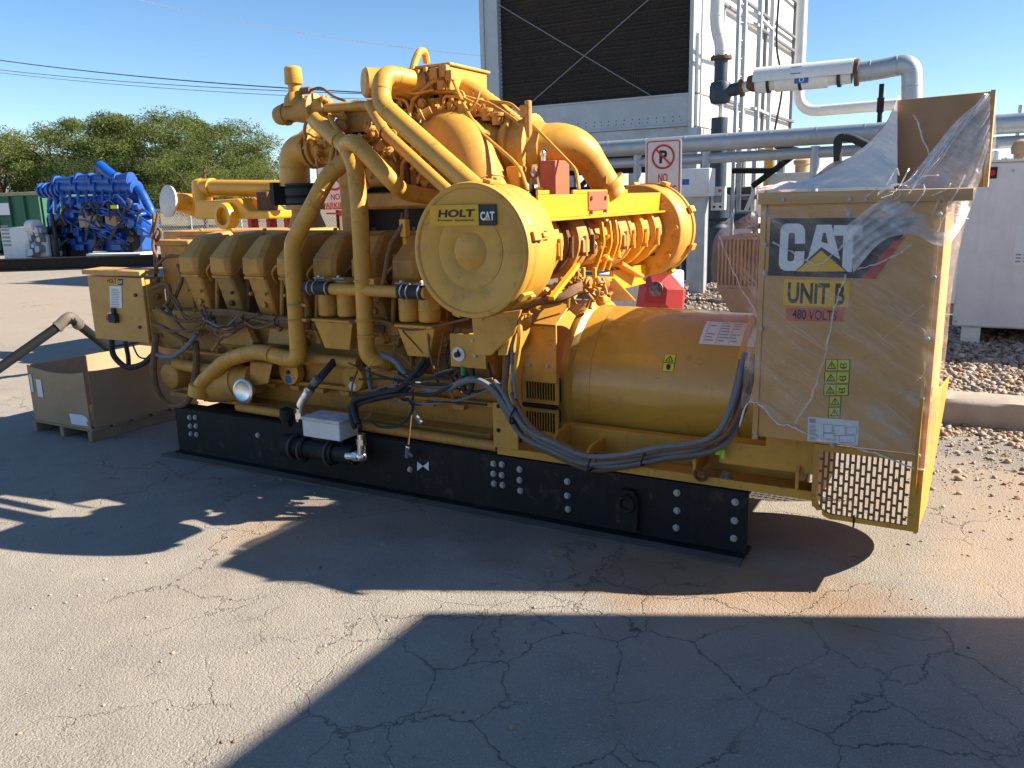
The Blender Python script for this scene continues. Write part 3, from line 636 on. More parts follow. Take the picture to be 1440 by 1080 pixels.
o = build(MB().pipe([PY(1178, 232, 8.6), PY(1178, 193, 8.6), PY(1196, 193, 8.6), PY(1240, 214, 8.6)], .055, .1, 12), 'black_vent_pipe', RUBBER, org=PY(1178, 232, 8.6)); tag(o, 'short black pipe elbow just below the long grey pipe', 'pipe')

def cabinet(name, label, cat, lo, hi, mat, extra=None, feet=True, group=None):
    t = thing(name, label, cat, V((lo[0]+hi[0])/2, (lo[1]+hi[1])/2, lo[2]), group)
    b = MB(); b.box(lo, hi); bd = build(b, 'body', mat, t, bevel=.012)
    return t, bd
# electrical cabinets at the rack
a, c = PY(957, 277, 8.5), PY(1000, 236, 8.5)
t, bd = cabinet('electrical_cabinet', 'white electrical cabinet with a small blue label beside the parking sign', 'cabinet', (a[0], 8.5, a[2]), (c[0]-.02, 8.8, c[2]), WHITE)
b = MB(); b.box((a[0]+.03, 8.488, a[2]+.03), (c[0]-.05, 8.499, c[2]-.03)); build(b, 'door', WHITE, t, bevel=.004)
q = PY(963, 257, 8.48); b = MB(); b.box((q[0]-.04, 8.482, q[2]-.03), (q[0]+.06, 8.487, q[2]+.05)); build(b, 'blue_label', BINK, t)
b = MB(); b.box((a[0]+.12, 8.6, .14), (a[0]+.34, 8.75, a[2])); build(b, 'pedestal', STEEL, t)
a, c = PY(999, 296, 8.85), PY(1020, 262, 8.85)
t, bd = cabinet('pump_controller', 'small pale control box with an orange knob and a grey screen on the rack post', 'control box', (a[0], 8.85, a[2]), (c[0], 8.94, c[2]), WHITE)
q = (a+c)/2; b = MB(); b.box((q[0]-.06, 8.84, q[2]-.06), (q[0]+.06, 8.849, q[2]+.04)); build(b, 'screen', GREYINK, t); b = MB(); b.cyl((q[0]+.03, 8.82, q[2]+.11), (q[0]+.03, 8.849, q[2]+.11), .024, 12); build(b, 'knob', ORANGE, t)
b = MB()
for dx in (-.05, .04): b.cyl((q[0]+dx, 8.835, q[2]-.12), (q[0]+dx, 8.849, q[2]-.12), .018, 10)
build(b, 'button', INK, t)
o = build(MB().lathe([(0, .05), (0, .2), (.5, .22), (.52, .18), (.53, .05)], P(975, 392, Z=.14)*V(1, 1, 0)+V(0, 0, .14), (0, 0, 1), 18), 'black_bin', RUBBER, org=P(975, 392, Z=.14)); tag(o, 'black round bin on the dark gravel between the rack posts', 'bin')
t = thing('steel_column', 'pale grey square column behind the black bin under the rack', 'column', (PY(975, 300, 9.8)[0], 9.8, .14)); x = PY(975, 300, 9.8)[0]
b = MB(); b.box((x-.07, 9.7, .14), (x+.07, 9.9, 2.6)); build(b, 'shaft', STEEL, t, bevel=.01); b = MB(); b.box((x-.18, 9.62, .14), (x+.18, 9.98, .17)); build(b, 'foot_plate', STEEL, t)
# jumble of white and grey plant beyond the rack, each on its own feet
for px, py, w, h, y, mt, lab in ((1042, 330, .5, .9, 12.6, PALE, 'pale pump skid housing seen through the rack beside the film-wrapped air vent'), (1105, 243, 3.2, 1.35, 11.5, PALE, 'long low white cabinet behind the rack above the film-covered ledge'), (1250, 262, 1.2, .9, 14, WHITE, 'small white cabinet far behind the film sail')):
    q = PY(px, py, y); t, bd = cabinet('plant_cabinet', lab, 'cabinet', (q[0]-.3, y, .2), (q[0]-.3+w, y+.7, q[2] if py < 270 else q[2]+.3), mt)
    for dx in (.08, w-.16): b = MB(); b.box((q[0]-.3+dx, y+.1, .13), (q[0]-.3+dx+.1, y+.6, .2)); build(b, 'foot', STEEL, t)
    b = MB(); b.box((q[0]-.26, y-.012, .3), (q[0]-.3+w*.5-.01, y-.001, (q[2] if py < 270 else q[2]+.3)-.06)); b.box((q[0]-.3+w*.5+.01, y-.012, .3), (q[0]-.3+w-.04, y-.001, (q[2] if py < 270 else q[2]+.3)-.06)); build(b, 'door', mt, t, bevel=.003)
q = PY(1128, 240, 11.8); o = build(MB().lathe([(0, .12), (.2, .12), (.21, .15), (.27, .15), (.3, .1)], (q[0], 11.8, q[2]-.1), (0, 0, 1), 16), 'roof_vent', CARD, org=(q[0], 11.8, q[2]-.1)); tag(o, 'beige round vent cap on the long low white cabinet', 'vent')
t = thing('pump_skid', 'tangle of black pipes, pump and struts under the rack next to the control box', 'pump', (1.3, 11.2, .14))
b = MB()
for pts in ([(1030, 240), (1090, 240), (1100, 228)], [(1040, 300), (1062, 300), (1062, 345)], [(1035, 318), (1070, 318)], [(1090, 205), (1125, 212), (1058, 262)], [(1036, 350), (1056, 350), (1056, 390)]): b.pipe([PY(*p, 11.2) for p in pts], .05, .06, 10)
build(b, 'pipework', BLACK, t)
b = MB(); q = PY(1042, 300, 11); b.lathe([(0, .1), (.03, .15), (.3, .15), (.35, .1)], q-V(.1, 0, .1), (1, 0, 0), 16); build(b, 'motor', NAVY, t)
b = MB()
for (p1, p2) in (((1030, 300), (1060, 345)), ((1060, 270), (1035, 330)), ((1040, 345), (1064, 312))): b.bar(PY(*p1, 11.6), PY(*p2, 11.6), .06)
build(b, 'strut', WHITE, t)
b = MB(); x = PY(1083, 225, 12.4)[0]; b.box((x-.07, 12.33, .14), (x+.07, 12.47, PY(1083, 196, 12.4)[2])); o = build(b, 'yellow_bollard', GOLD, org=(x, 12.4, .14), bevel=.01); tag(o, 'yellow square post far behind the rack', 'post')

t = thing('dark_plant_unit', 'dark grimy plant unit with a ribbed face standing in shade behind the rack posts', 'plant unit', (PY(1020, 330, 12.9)[0], 13.2, .14))
a, c = PY(982, 390, 12.9), PY(1062, 262, 12.9); b = MB(); b.box((a[0], 12.9, .2), (c[0], 14.2, c[2])); build(b, 'body', DSTEEL, t, bevel=.03)
for k in range(9): x = a[0]+.05+(c[0]-a[0]-.1)*k/9; build(MB().box((x, 12.86, .3), (x+.03, 12.899, c[2]-.1)), 'rib', DSTEEL, t)
for z in (.5, 1.05, 1.5): build(MB().tube([(a[0]-.1, 12.7, z), (c[0]+.1, 12.7, z)], .05, 10), 'pipe', RIBM if z > 1 else NAVY, t)
for x in (a[0]+.05, c[0]-.15): build(MB().box((x, 12.95, .13), (x+.1, 14.1, .2)), 'foot', BLACK, t)
for p1, p2 in (((1034, 300), (1058, 340)), ((1058, 300), (1032, 345)), ((1000, 352), (1022, 310))): build(MB().bar(PY(*p1, 12.6), PY(*p2, 12.6), .07, .03), 'brace', WHITE, t)
# ---- white equipment enclosure at the right edge
def enclosure():
    lo, hi = V(4.33, 5.3, .30), V(8.6, 7.4, 1.79)
    t = thing('white_enclosure', 'large plain white equipment enclosure on short feet on the gravel behind the kerb', 'enclosure', (6.4, 6.3, .14))
    b = MB(); b.box(lo, hi); build(b, 'body', WHITE, t, bevel=.02)
    b = MB(); b.box((lo[0]-.02, lo[1]-.02, hi[2]), (hi[0]+.02, hi[1]+.02, hi[2]+.022)); build(b, 'roof', WHITE, t, bevel=.006)
    for x in (lo[0]+.08, 6.2, 8.2):
        b = MB(); b.box((x, lo[1]+.03, .13), (x+.16, hi[1]-.03, .30)); build(b, 'foot', WHITE, t)
    q = PY(1396, 243, 5.28); b = MB(); b.mi = 0; b.box((q[0]-.04, 5.293, q[2]-.05), (q[0]+.035, 5.2995, q[2]+.05)); b.mi = 1; b.cyl((q[0]-.003, 5.288, q[2]), (q[0]-.003, 5.2925, q[2]), .026, 16); build(b, 'warning_sticker', [INK, RINK], t)
    q = PY(1432, 345, 5.28); b = MB(); b.mi = 0; b.box((q[0]-.03, 5.294, q[2]-.18), (q[0]+.25, 5.2995, q[2]+.18)); b.mi = 1
    for k in range(3):
        for j in range(4): b.box((q[0]-.01+j*.06, 5.291, q[2]-.15+k*.03), (q[0]+.03+j*.06, 5.2935, q[2]-.137+k*.03))
    build(b, 'rating_plate', [LABEL, GREYINK], t)
    b = MB()
    for px, py in ((1344, 452), (1363, 262), (1425, 240)): q = PY(px, py, 5.29); b.ball((q[0], 5.3, q[2]), .012, 8, 5)
    build(b, 'screw', BOLT, t)
enclosure()
q = PY(1398, 225, 9); o = build(MB().lathe([(0, .07), (.45, .07), (.46, .1), (.5, .1), (.53, .05), (.7, .045), (.72, .02)], (q[0], 9, 1.3), (0, 0, 1), 14), 'vent_stack', WHITE, org=(q[0], 9, 1.3)); o['label'] = 'slim white vent stack beyond the white enclosure, next to the hood'; o['category'] = 'vent'
q = PY(1434, 225, 8.6); o = build(MB().lathe([(0, .06), (.6, .06), (.61, .1), (.68, .11), (.75, .08), (.78, .02)], (q[0], 8.6, 1.35), (0, 0, 1), 14), 'round_vent', CARD, org=(q[0], 8.6, 1.35)); o['label'] = 'tan round vent cap peeping over the roof of the white enclosure'; o['category'] = 'vent'
t = thing('support_pedestal', 'pale plinth behind the white enclosure that carries the two vents', 'plinth', (5.1, 8.8, .14)); b = MB(); b.box((4.0, 8.3, .14), (6.5, 9.5-.7+.9, 1.4)); build(b, 'body', PALE, t, bevel=.02); b = MB(); b.box((3.96, 8.26, 1.4), (6.54, 9.74, 1.43)); build(b, 'lid', PALE, t, bevel=.005)
q = PY(1430, 200, 20); b = MB(); b.tube([(q[0], 20, .1), (q[0], 20, PY(1430, 148, 20)[2])], .045, 8); o = build(b, 'slim_pole', STEEL, org=(q[0], 20, .1)); tag(o, 'thin grey pole standing up far behind the long grey pipe beyond the hood', 'pole')
# unseen shed added beyond the right edge to cast the foreground shadow
def shed():
    x, y, H = 7.6, -.75+.0, 3.3
    k = 1/math.tan(SUN_EL); hx, hy = SUN_DIR[0]/math.hypot(SUN_DIR[0], SUN_DIR[1]), SUN_DIR[1]/math.hypot(SUN_DIR[0], SUN_DIR[1])
    H = (x-2.74)/(k*hx); yf = -1.07+H*k*hy
    t = thing('added_shadow_shed', 'unseen flat-roofed shed added to cast the wide shadow across the front of the yard', 'shed', (x+3, yf-6, 0))
    b = MB(); b.box((x, yf-12, 0), (x+5, yf, H-.06)); build(b, 'wall', GALV, t)
    b = MB(); b.box((x, yf-12, H-.06), (x+5, yf, H)); build(b, 'roof', STEEL, t)
    b = MB()
    for yy in np.arange(yf-11.8, yf-.1, .25): b.box((x-.025, yy, .02), (x-.001, yy+.09, H-.08))
    build(b, 'corrugation', GALV, t)
    b = MB(); b.box((x-.05, yf-7, 0), (x-.028, yf-4, 2.4)); build(b, 'door', PALE, t)
shed()

# ---- no-parking signs
def no_parking(org, right, w, h, label, post_to, group='no parking signs'):
    right = nrm(right); up = V(0, 0, 1); nn = np.cross(right, up); nn = nn if nn[1] < 0 else -nn; org = np.asarray(org, float)
    t = thing('parking_sign', label, 'sign', (org+right*w/2)*V(1, 1, 0)+V(0, 0, post_to)-nn*.03, group)
    def rr(x0, y0, x1, y1, r, o, ext):
        pts = []
        for cx, cy, a in ((x1-r, y1-r, 0), (x0+r, y1-r, 90), (x0+r, y0+r, 180), (x1-r, y0+r, 270)):
            for k in range(5): q = radians(a+k*22.5); pts.append(org+right*(cx+r*cos(q))+up*(cy+r*sin(q))+nn*o)
        return pts
    b = MB(); b.mi = 0; b.prism(rr(0, 0, w, h, .03, 0, 0), nn*.004)
    b.mi = 1; outer = rr(.012, .012, w-.012, h-.012, .024, .0055, 0); inner = rr(.021, .021, w-.021, h-.021, .017, .0055, 0); n = len(outer)
    b.add(outer+inner, [(i, (i+1) % n, n+(i+1) % n, n+i) for i in range(n)])
    c = org+right*w/2+up*(h-.36*w-.03)+nn*.0065; R = .32*w
    A = [c+right*R*cos(q)+up*R*sin(q) for q in np.linspace(0, 2*pi, 41)[:-1]]; B = [c+right*R*.83*cos(q)+up*R*.83*sin(q) for q in np.linspace(0, 2*pi, 41)[:-1]]
    b.add(A+B, [(i, (i+1) % 40, 40+(i+1) % 40, 40+i) for i in range(40)])
    b.mi = 2; b.text('P', c-right*R*.33-up*R*.52-nn*.001, right, up, R*1.05, R*.68, bold=.035)
    b.mi = 1; d = nrm(right-up); s = nrm(right+up); b.flat([c-d*R*.85-s*R*.075+nn*.001, c+d*R*.85-s*R*.075+nn*.001, c+d*R*.85+s*R*.075+nn*.001, c-d*R*.85+s*R*.075+nn*.001])
    z = h-.36*w-.03-R
    b.text('NO', org+right*w*.37+up*(z-.105)+nn*.006, right, up, .072, w*.26, bold=.02)
    b.text('PARKING', org+right*w*.12+up*(z-.205)+nn*.006, right, up, .072, w*.76, bold=.02)
    zz = z-.27; b.flat([org+right*w*.2+up*zz+nn*.006, org+right*w*.6+up*zz+nn*.006, org+right*w*.6+up*(zz+.02)+nn*.006, org+right*w*.2+up*(zz+.02)+nn*.006]); b.flat([org+right*w*.58+up*(zz-.03)+nn*.006, org+right*w*.8+up*(zz+.01)+nn*.006, org+right*w*.58+up*(zz+.05)+nn*.006])
    build(b, 'sign_panel', [WHITE, RINK, INK], t, flat=True)
    b = MB()
    q = org+right*w/2-nn*.03
    for s in (-1, 1): b.bar(q+right*s*.018+V(0, 0, post_to-org[2]), q+right*s*.018+up*h*.96, .012, .03)
    b.bar(q-nn*.012+V(0, 0, post_to-org[2]), q-nn*.012+up*h*.96, .03, .006); build(b, 'post', RUST, t)
    return t
a = PY(907, 300, 3.4); c = PY(959, 194, 3.4); w = c[0]-a[0]
no_parking((a[0], 3.4, c[2]-.585), (1, 0, 0), w, .585, 'no parking sign with red border rising behind the far round air cleaner', .14)
a = PY(449, 296, 4.2); c = PY(492, 240, 4.2)
no_parking((a[0], 4.2, a[2]), nrm(V(1, .06, 0)), c[0]-a[0], .60, 'no parking sign half hidden behind the pipes of the engine', 0)
# ---- red octagonal plate with muddy boss leaning by the sign post
def red_plate():
    c = PY(927, 415, 3.25); c = V(c[0], 3.25, c[2]); t = thing('red_cap_board', 'bright red faceted cover with a muddy round patch behind the alternator', 'board', V(c[0], 3.25, .0)+V(0, 0, KZ-.03))
    R = .235; b = MB()
    tilt = nrm(V(0, .18, 1)); rt = V(1, 0, 0); nn = nrm(np.cross(rt, tilt)); nn = nn if nn[1] < 0 else -nn
    prof = [(-1, -1), (-.86, .38), (-.42, .78), (-.1, .82), (.35, .80), (.98, .22), (.93, -1)]
    b.prism([c+rt*x*R*.93+tilt*y*R for x, y in prof], -nn*.05); 
    b.loft([[c+rt*x*R+tilt*y*R+nn*.002 for x, y in ((-.25, -1), (-.12, -.1), (.3, -.1), (.5, -1))], [c+rt*x*R+tilt*y*R+nn*.07 for x, y in ((-.02, -1), (.02, -.2), (.16, -.2), (.28, -1))]])
    bd = build(b, 'board', RED, t, bevel=.008)
    b = MB(); o8 = [c+rt*x*R*.9+tilt*y*R*.96+nn*.001 for x, y in prof]; i8 = [c+rt*x*R*.42+tilt*(y*.42+.1)*R+nn*.085 for x, y in prof]
    b.loft([o8, [a_*.5+b_*.5+nn*random.uniform(-.015, .015) for a_, b_ in zip(o8, i8)], i8]); build(b, 'cover', RED, bd and t, ang=20)
    b = MB(); b.lathe([(0, R*.27), (.008, R*.25), (.011, R*.15), (.006, 0)], c+rt*R*.0+tilt*R*.2+nn*.088, nn, 18); build(b, 'boss', paint('muddy_boss', (.10, .06, .045), .5, (.5, .47, .5), .9, 16), t)
    b = MB(); b.bar(c+V(0, .12, -c[2]+KZ-.03), c+V(0, .06, .02), .05); build(b, 'stay', RUST, t)
red_plate()
# ---- pale ribbed tank behind the alternator
def white_tank():
    a, c = PY(838, 388, 4.4), PY(931, 440, 4.4)
    t = thing('pale_tank', 'pale bluish white upright tank just behind the alternator, next to the red cover', 'tank', ((a[0]+c[0])/2, 4.7, .14))
    b = MB(); b.box((a[0], 4.4, .16), (c[0], 5.1, a[2]+.02)); build(b, 'body', WHITE, t, bevel=.03)
    for k in range(4):
        x = a[0]+(c[0]-a[0])*(.15+.23*k); b = MB(); b.box((x, 4.385, .2), (x+.04, 4.399, a[2]-.04)); build(b, 'rib', WHITE, t, bevel=.006)
white_tank()

# ---- big blue engine far left
def blue_engine():
    Y = 13.0; B = lambda px, py, d=0: PY(px, py, Y+d)
    t = thing('blue_engine', 'bright blue industrial engine with round pipes on top in front of the trees', 'engine', (-19.4, 13.2, 0))
    lo, hi = B(72, 352), B(200, 272)
    b = MB(); b.box((lo[0], 13.0, lo[2]), (hi[0]-.35, 13.6, B(130, 300)[2])); b.box((lo[0]+.3, 12.8, lo[2]), (hi[0]-.5, 13.0, B(130, 335)[2])); b.box((lo[0]+.5, 13.2, lo[2]), (hi[0]-.45, 13.5, hi[2])); build(b, 'block', BLUE, t, bevel=.05)
    for k, px in enumerate((102, 117, 130, 144, 158, 173)):
        q = B(px, 286, -.1); b = MB(); b.lathe([(-.25, .13), (-.2, .19), (.1, .19), (.14, .12)], q, (0, -1, .25), 12); build(b, 'cylinder_cover', BLUE, t)
    for (p, q, r) in (((60, 268), (86, 267), .2), ((88, 264), (193, 265), .19), ((80, 256), (186, 254), .15), ((110, 251), (184, 250), .12)):
        b = MB(); b.tube([B(*p), B(*q)], r, 14); [b.lathe([(0, r+.045), (.1, r+.045)], B(*p)+(B(*q)-B(*p))*f, (1, 0, 0), 14) for f in (0, .24, .5, .74, .97)]; build(b, 'manifold_pipe', BLUE, t)
    build(MB().tube([B(140, 233), B(163, 252)], .17, 14), 'exhaust_stub', BLUE, t)
    build(MB().pipe([B(193, 265), B(200, 272), B(212, 296), B(213, 304)], .13, .3), 'hose', BLUE, t)
    b = MB(); b.pipe([B(112, 330), B(122, 342), B(185, 340), B(193, 330)], .16, .3); build(b, 'lower_pipe', BLUE, t)
    b = MB(); b.pipe([B(70, 300), B(70, 278), B(80, 276), B(80, 300)], .09, .2); build(b, 'breather_pipe', BLUE, t)
    for px, py, w in ((125, 310, 18), (160, 309, 14)):
        for k in range(3 if w > 15 else 2):
            a = B(px-w/2-4+k*w/2, 320, -.35); c = B(px-w/2-4+(k+1)*w/2-.8, 303, -.35); b = MB(); b.box((a[0], 12.65, a[2]), (c[0], 12.79, c[2])); build(b, 'filter_pack', CARD, t, bevel=.015)
    q = B(80, 334, -.3); b = MB(); b.lathe([(0, .75), (.05, .78), (.1, .75)], q, (-.5, -.85, 0), 24); build(b, 'fan_shroud', RUBBER, t)
    b = MB()
    for k in range(6):
        an = k*pi/3; d = nrm(np.cross(V(-.5, -.85, 0), V(0, 0, 1))); e = d*cos(an)+V(0, 0, sin(an)); b.bar(q+V(-.1, -.17, 0), q+V(-.1, -.17, 0)+e*.68, .2, .03, up=(-.5, -.85, 0))
    build(b, 'fan', BLACK, t)
    for px in (78, 100, 188):
        b = MB(); a = B(px, 367, -.2); b.box((a[0]-.12, 12.75, 0), (a[0]+.12, 13.5, B(px, 318)[2])); build(b, 'stand', BLACK, t)
    b = MB()
    for _ in range(34):
        a = B(random.uniform(80, 198), random.uniform(280, 350), -.32); b.greeble(a, 2, (.1, .05, .1), .06)
    build(b, 'dark_fitting', DSTEEL, t)
    for k in range(9): q = B(92+k*11.5, 277, -.1); build(MB().tube(fillet([q+V(0, 0, .25), q+V(0, -.12, .1), q+V(0, -.12, -.28)], .08, 4), .05, 8), 'injector_pipe', BLUE, t)
    for k in range(3): q = B(112+k*26, 348, -.3); build(MB().box(q-V(.22, .02, .1), q+V(.22, .04, .1)), 'inspection_cover', BLUE, t, bevel=.02)
    b = MB()
    for _ in range(30):
        a = B(random.uniform(80, 200), random.uniform(285, 345), -.25); b.box(a-V(.12, .1, .1)*random.uniform(.5, 1.2), a+V(.12, .12, .1)*random.uniform(.5, 1.3))
    for _ in range(16): a = B(random.uniform(85, 195), random.uniform(275, 335), -.3); b.hose([a, a+V(random.uniform(.2, .9), -.1, random.uniform(-.3, .3)), a+V(random.uniform(.8, 1.6), 0, random.uniform(-.6, .2))], .035, 6, 4)
    build(b, 'fittings', BLUE, t, bevel=.02)
    b = MB(); a = B(206, 318); b.lathe([(-.3, .3), (.1, .34), (.25, .25), (.3, .1)], a, (1, -.3, 0), 16); build(b, 'starter_housing', BLUE, t)
    b = MB(); a = B(160, 291, -.5); b.box(a-V(.12, .02, .05), a+V(.2, .0, .05)); build(b, 'yellow_tag', LIME, t)
blue_engine()
def dumpster():
    Y = 15.0; B = lambda px, py, d=0: PY(px, py, Y+d)
    x1 = B(62, 300)[0]; x0 = x1-6; zt = B(30, 275)[2]
    t = thing('green_dumpster', 'long green open-top dumpster behind the blue engine', 'dumpster', ((x0+x1)/2, 16, 0))
    b = MB(); b.box((x0, Y, .15), (x1, Y+.06, zt)); b.box((x0, Y+2.3, .15), (x1, Y+2.36, zt)); b.box((x0, Y+.06, .15), (x0+.06, Y+2.3, zt)); b.box((x1-.06, Y+.06, .15), (x1, Y+2.3, zt)); b.box((x0+.06, Y+.06, .15), (x1-.06, Y+2.3, .22)); build(b, 'tub', GREEN, t)
    build(MB().box((x0-.03, Y-.1, zt), (x1+.03, Y+.14, zt+.12)), 'top_rim', paint('weathered_rim', (.30, .30, .16), .6, (.1, .15, .08), .5, 3), t, bevel=.02)
    for x in np.arange(x0+.1, x1, .95): build(MB().box((x, Y-.09, .15), (x+.12, Y-.001, zt-.02)), 'rib', GREEN, t, bevel=.01)
    build(MB().box((x0, Y-.1, .5), (x1, Y-.0915, .62)), 'side_rail', GREEN, t)
    a = B(4, 294, -.12); build(MB().box(a-V(.4, 0, .22), a+V(.4, .02, .22)), 'white_placard', LABEL, t)
    for x in (x0+.6, x1-.7): build(MB().cyl((x, Y+.2, .08), (x, Y+2.1, .08), .08, 12), 'roller', BLACK, t)
dumpster()
def crate_gear():
    Y = 12.2; B = lambda px, py, d=0: PY(px, py, Y+d)
    a, c = B(6, 362), B(38, 320); t = thing('white_machine_cabinet', 'dirty white louvred machine cabinet in front of the green dumpster', 'cabinet', V((a[0]+c[0])/2, Y+.4, 0))
    build(MB().box((a[0], Y, .08), (c[0], Y+.9, c[2])), 'body', PALE, t, bevel=.03)
    for k in range(6): z = .5+k*.12; build(MB().box((a[0]+.1, Y-.02, z), (a[0]+.5, Y-.001, z+.06)), 'louvre', GREYINK, t)
    a, c = B(40, 362), B(66, 312); t = thing('grey_scrap_engine', 'pale grey stripped engine between the white cabinet and the blue engine', 'engine', V((a[0]+c[0])/2, Y+.4, 0))
    build(MB().box((a[0], Y+.1, .15), (c[0]-.35, Y+.6, c[2]-.4)), 'block', PALE, t, bevel=.06)
    b = MB(); q = B(50, 318); b.tube([q-V(.3, 0, 0), q+V(.1, 0, 0)], .2, 12); build(b, 'intake_pipe', PALE, t)
    b = MB()
    for _ in range(26): q = B(random.uniform(40, 56), random.uniform(322, 358), -.05); b.box(q-V(.1, .1, .1)*random.uniform(.4, 1.2), q+V(.1, .15, .1)*random.uniform(.4, 1.2))
    build(b, 'fittings', STEEL, t, bevel=.02)
    for dx in (.02, .25): build(MB().box((a[0]+dx, Y+.1, 0), (a[0]+dx+.1, Y+.6, .15)), 'stand', BLACK, t)
crate_gear()
p0, p1 = P(-60, 384, Z=0), P(262, 374, Z=0)
b = MB(); dv = nrm(p1-p0); sd = V(-dv[1], dv[0], 0); h = .34
for z0, z1, w in ((0, .03, .16), (.03, h-.03, .02), (h-.03, h, .16)): b.hexa([p0-sd*w+V(0, 0, z0), p1-sd*w+V(0, 0, z0), p1+sd*w+V(0, 0, z0), p0+sd*w+V(0, 0, z0), p0-sd*w+V(0, 0, z1), p1-sd*w+V(0, 0, z1), p1+sd*w+V(0, 0, z1), p0+sd*w+V(0, 0, z1)])
o = build(b, 'steel_beam', BLACK, org=(p0+p1)/2); tag(o, 'long dark steel beam lying on the yard in front of the blue engine', 'beam')
t = thing('white_pallet', 'pale timber skid on the ground under the end of the blue engine', 'pallet', P(165, 366, Z=0))
for k in range(4): q = P(138+k*16, 362, Z=.15); build(MB().box((q[0]-.15, q[1]-.2, 0), (q[0]+.15, q[1]+.6, .3)), 'bearer', PALE, t)
q0, q1 = P(130, 358, Z=.34), P(205, 357, Z=.34); build(MB().bar(q0, q1, .5, .06), 'deck', PALE, t)
# dark shadow across the yard at left needs what casts it: the engine, dumpster and a parked flatbed load beyond
# ---- stack of red pallets beyond the engine
t = thing('scrap_steelwork', 'faded red steelwork lying behind the bare yellow engine', 'frame', PY(372, 306, 9)*V(1, 1, 0))
for k, (a, c) in enumerate((((345, 299), (405, 296)), ((345, 305), (405, 302)))): build(MB().bar(PY(*a, 9), PY(*c, 9), .5, .07), 'rail', ORANGE, t)
for px in (350, 376, 401): q = PY(px, 303, 9.1); build(MB().box((q[0]-.05, 9.1, 0), (q[0]+.05, 9.3, q[2])), 'leg', RED, t)

# ---- the bare yellow engine right behind the generator
def yellow_engine():
    Y = 2.6; B = lambda px, py, d=0: PY(px, py, Y+d)
    t = thing('yellow_engine', 'sunlit bare yellow engine with a round pale cover disc behind the generator', 'engine', (-1.5, 3.2, 0))
    l, r = B(255, 305)[0], B(372, 305)[0]
    b = MB(); b.box((l-.6, Y+.2, .18), (r, Y+1.1, B(300, 326)[2])); build(b, 'block', DUST, t, bevel=.03)
    for x in (l-.5, r-.3): build(MB().box((x, Y+.1, 0), (x+.2, Y+1.2, .18)), 'stand', BLACK, t)
    pts = [(273, 308), (273, 283), (335, 279), (350, 296), (378, 296), (378, 308)]
    b = MB(); b.prism([B(*p) for p in pts], (0, .5, 0)); hd = build(b, 'water_housing', GOLD, t, bevel=.02)
    b = MB(); b.tube(fillet([B(283, 292, .2), B(283, 262, .2), B(300, 264, .2), B(420, 266, .2)], .001), .085, 18); b2 = B(283, 262, .2); b.lathe([(-.2, .1), (0, .1), (.06, .085), (.085, .04), (.09, .0)], b2, (0, 0, 1), 18); b.lathe([(0, .1), (.04, .1)], B(296, 264, .2), (1, 0, 0), 18); build(b, 'outlet_pipe', GOLD, t)
    b = MB(); q = B(288, 252, .2); b.tube([q, q+V(0, 0, .1)], .014, 8); b.ring(q+V(.02, 0, .09), (0, 1, 0), .025, .007, 12, 5); build(b, 'lifting_eye', RUST, t)
    q = B(319, 304, -.02); b = MB(); b.lathe([(0, .09), (.06, .09), (.06, .13), (-.03, .14), (-.06, .125)], q, (-.1, -1, 0), 24); build(b, 'port_ring', GOLD, t)
    b = MB(); b.cyl(q+V(0, .012, 0), q+V(0, .03, 0), .088, 20); build(b, 'port_cavity', ORANGE, t)
    q = B(236, 283, .0); ax = nrm(V(-.18, -1, .1)); b = MB(); b.lathe([(-.02, .0), (-.02, .165), (.004, .172), (.01, .16), (.01, .0)], q, ax, 30); dk = build(b, 'cover_disc', paint('plastic_disc', (.62, .58, .52), .35, (.42, .40, .42), .6, 9), t)
    b = MB(); b.tube([q-ax*.02, q-ax*.28], .1, 18); b.tube([B(243, 285, .2), B(275, 296, .2)], .07, 14); build(b, 'inlet_neck', GOLD, t)
    q = B(372, 284, .1); b = MB(); b.box(q-V(.06, .05, .12), q+V(.09, .1, .1)); build(b, 'bracket', RUST, t, bevel=.01)
yellow_engine()
# ================================================================== THE GENERATOR SET
GO = V(1.9, .65, 0)
G = thing('generator_set', 'large yellow gas engine generator on a black skid, filling the middle of the yard', 'generator', GO)
def part(name, mats, mb, parent=None, bevel=0, ang=35, flat=False): return build(mb, name, mats, parent or G, org=GO, bevel=bevel, ang=ang, flat=flat)
def PL(pts): return [PY(*p) for p in pts]          # list of (px, py, Y)
def pipe(name, pts, r, bend=.06, mat=YEL, parent=None, seg=16): b = MB(); b.pipe(PL(pts), r, bend, seg); return part(name, mat, b, parent)
def hose(name, pts, r, mat, parent=None): b = MB(); b.hose(PL(pts), r, 8, 7); return part(name, mat, b, parent)
def bolt_mesh(r=.0125):
    b = MB(); b.lathe([(0, r*1.35), (.004, r*1.35), (.004, r), (.012, r), (.014, r*.8)], (0, 0, 0), (0, -1, 0), 10)
    me = bpy.data.meshes.new('bolt'); me.from_pydata(b.v, [], b.f); me.materials.append(BOLT); me.update(); return me
BOLT_ME = bolt_mesh(); SMALL_ME = bolt_mesh(.008)
def bolts(spots, parent, y, me=None, name='bolt'):
    for px, py in spots:
        q = PY(px, py, y); o = bpy.data.objects.new(name, me or BOLT_ME); COL.objects.link(o); o.parent = parent; o.location = q-GO

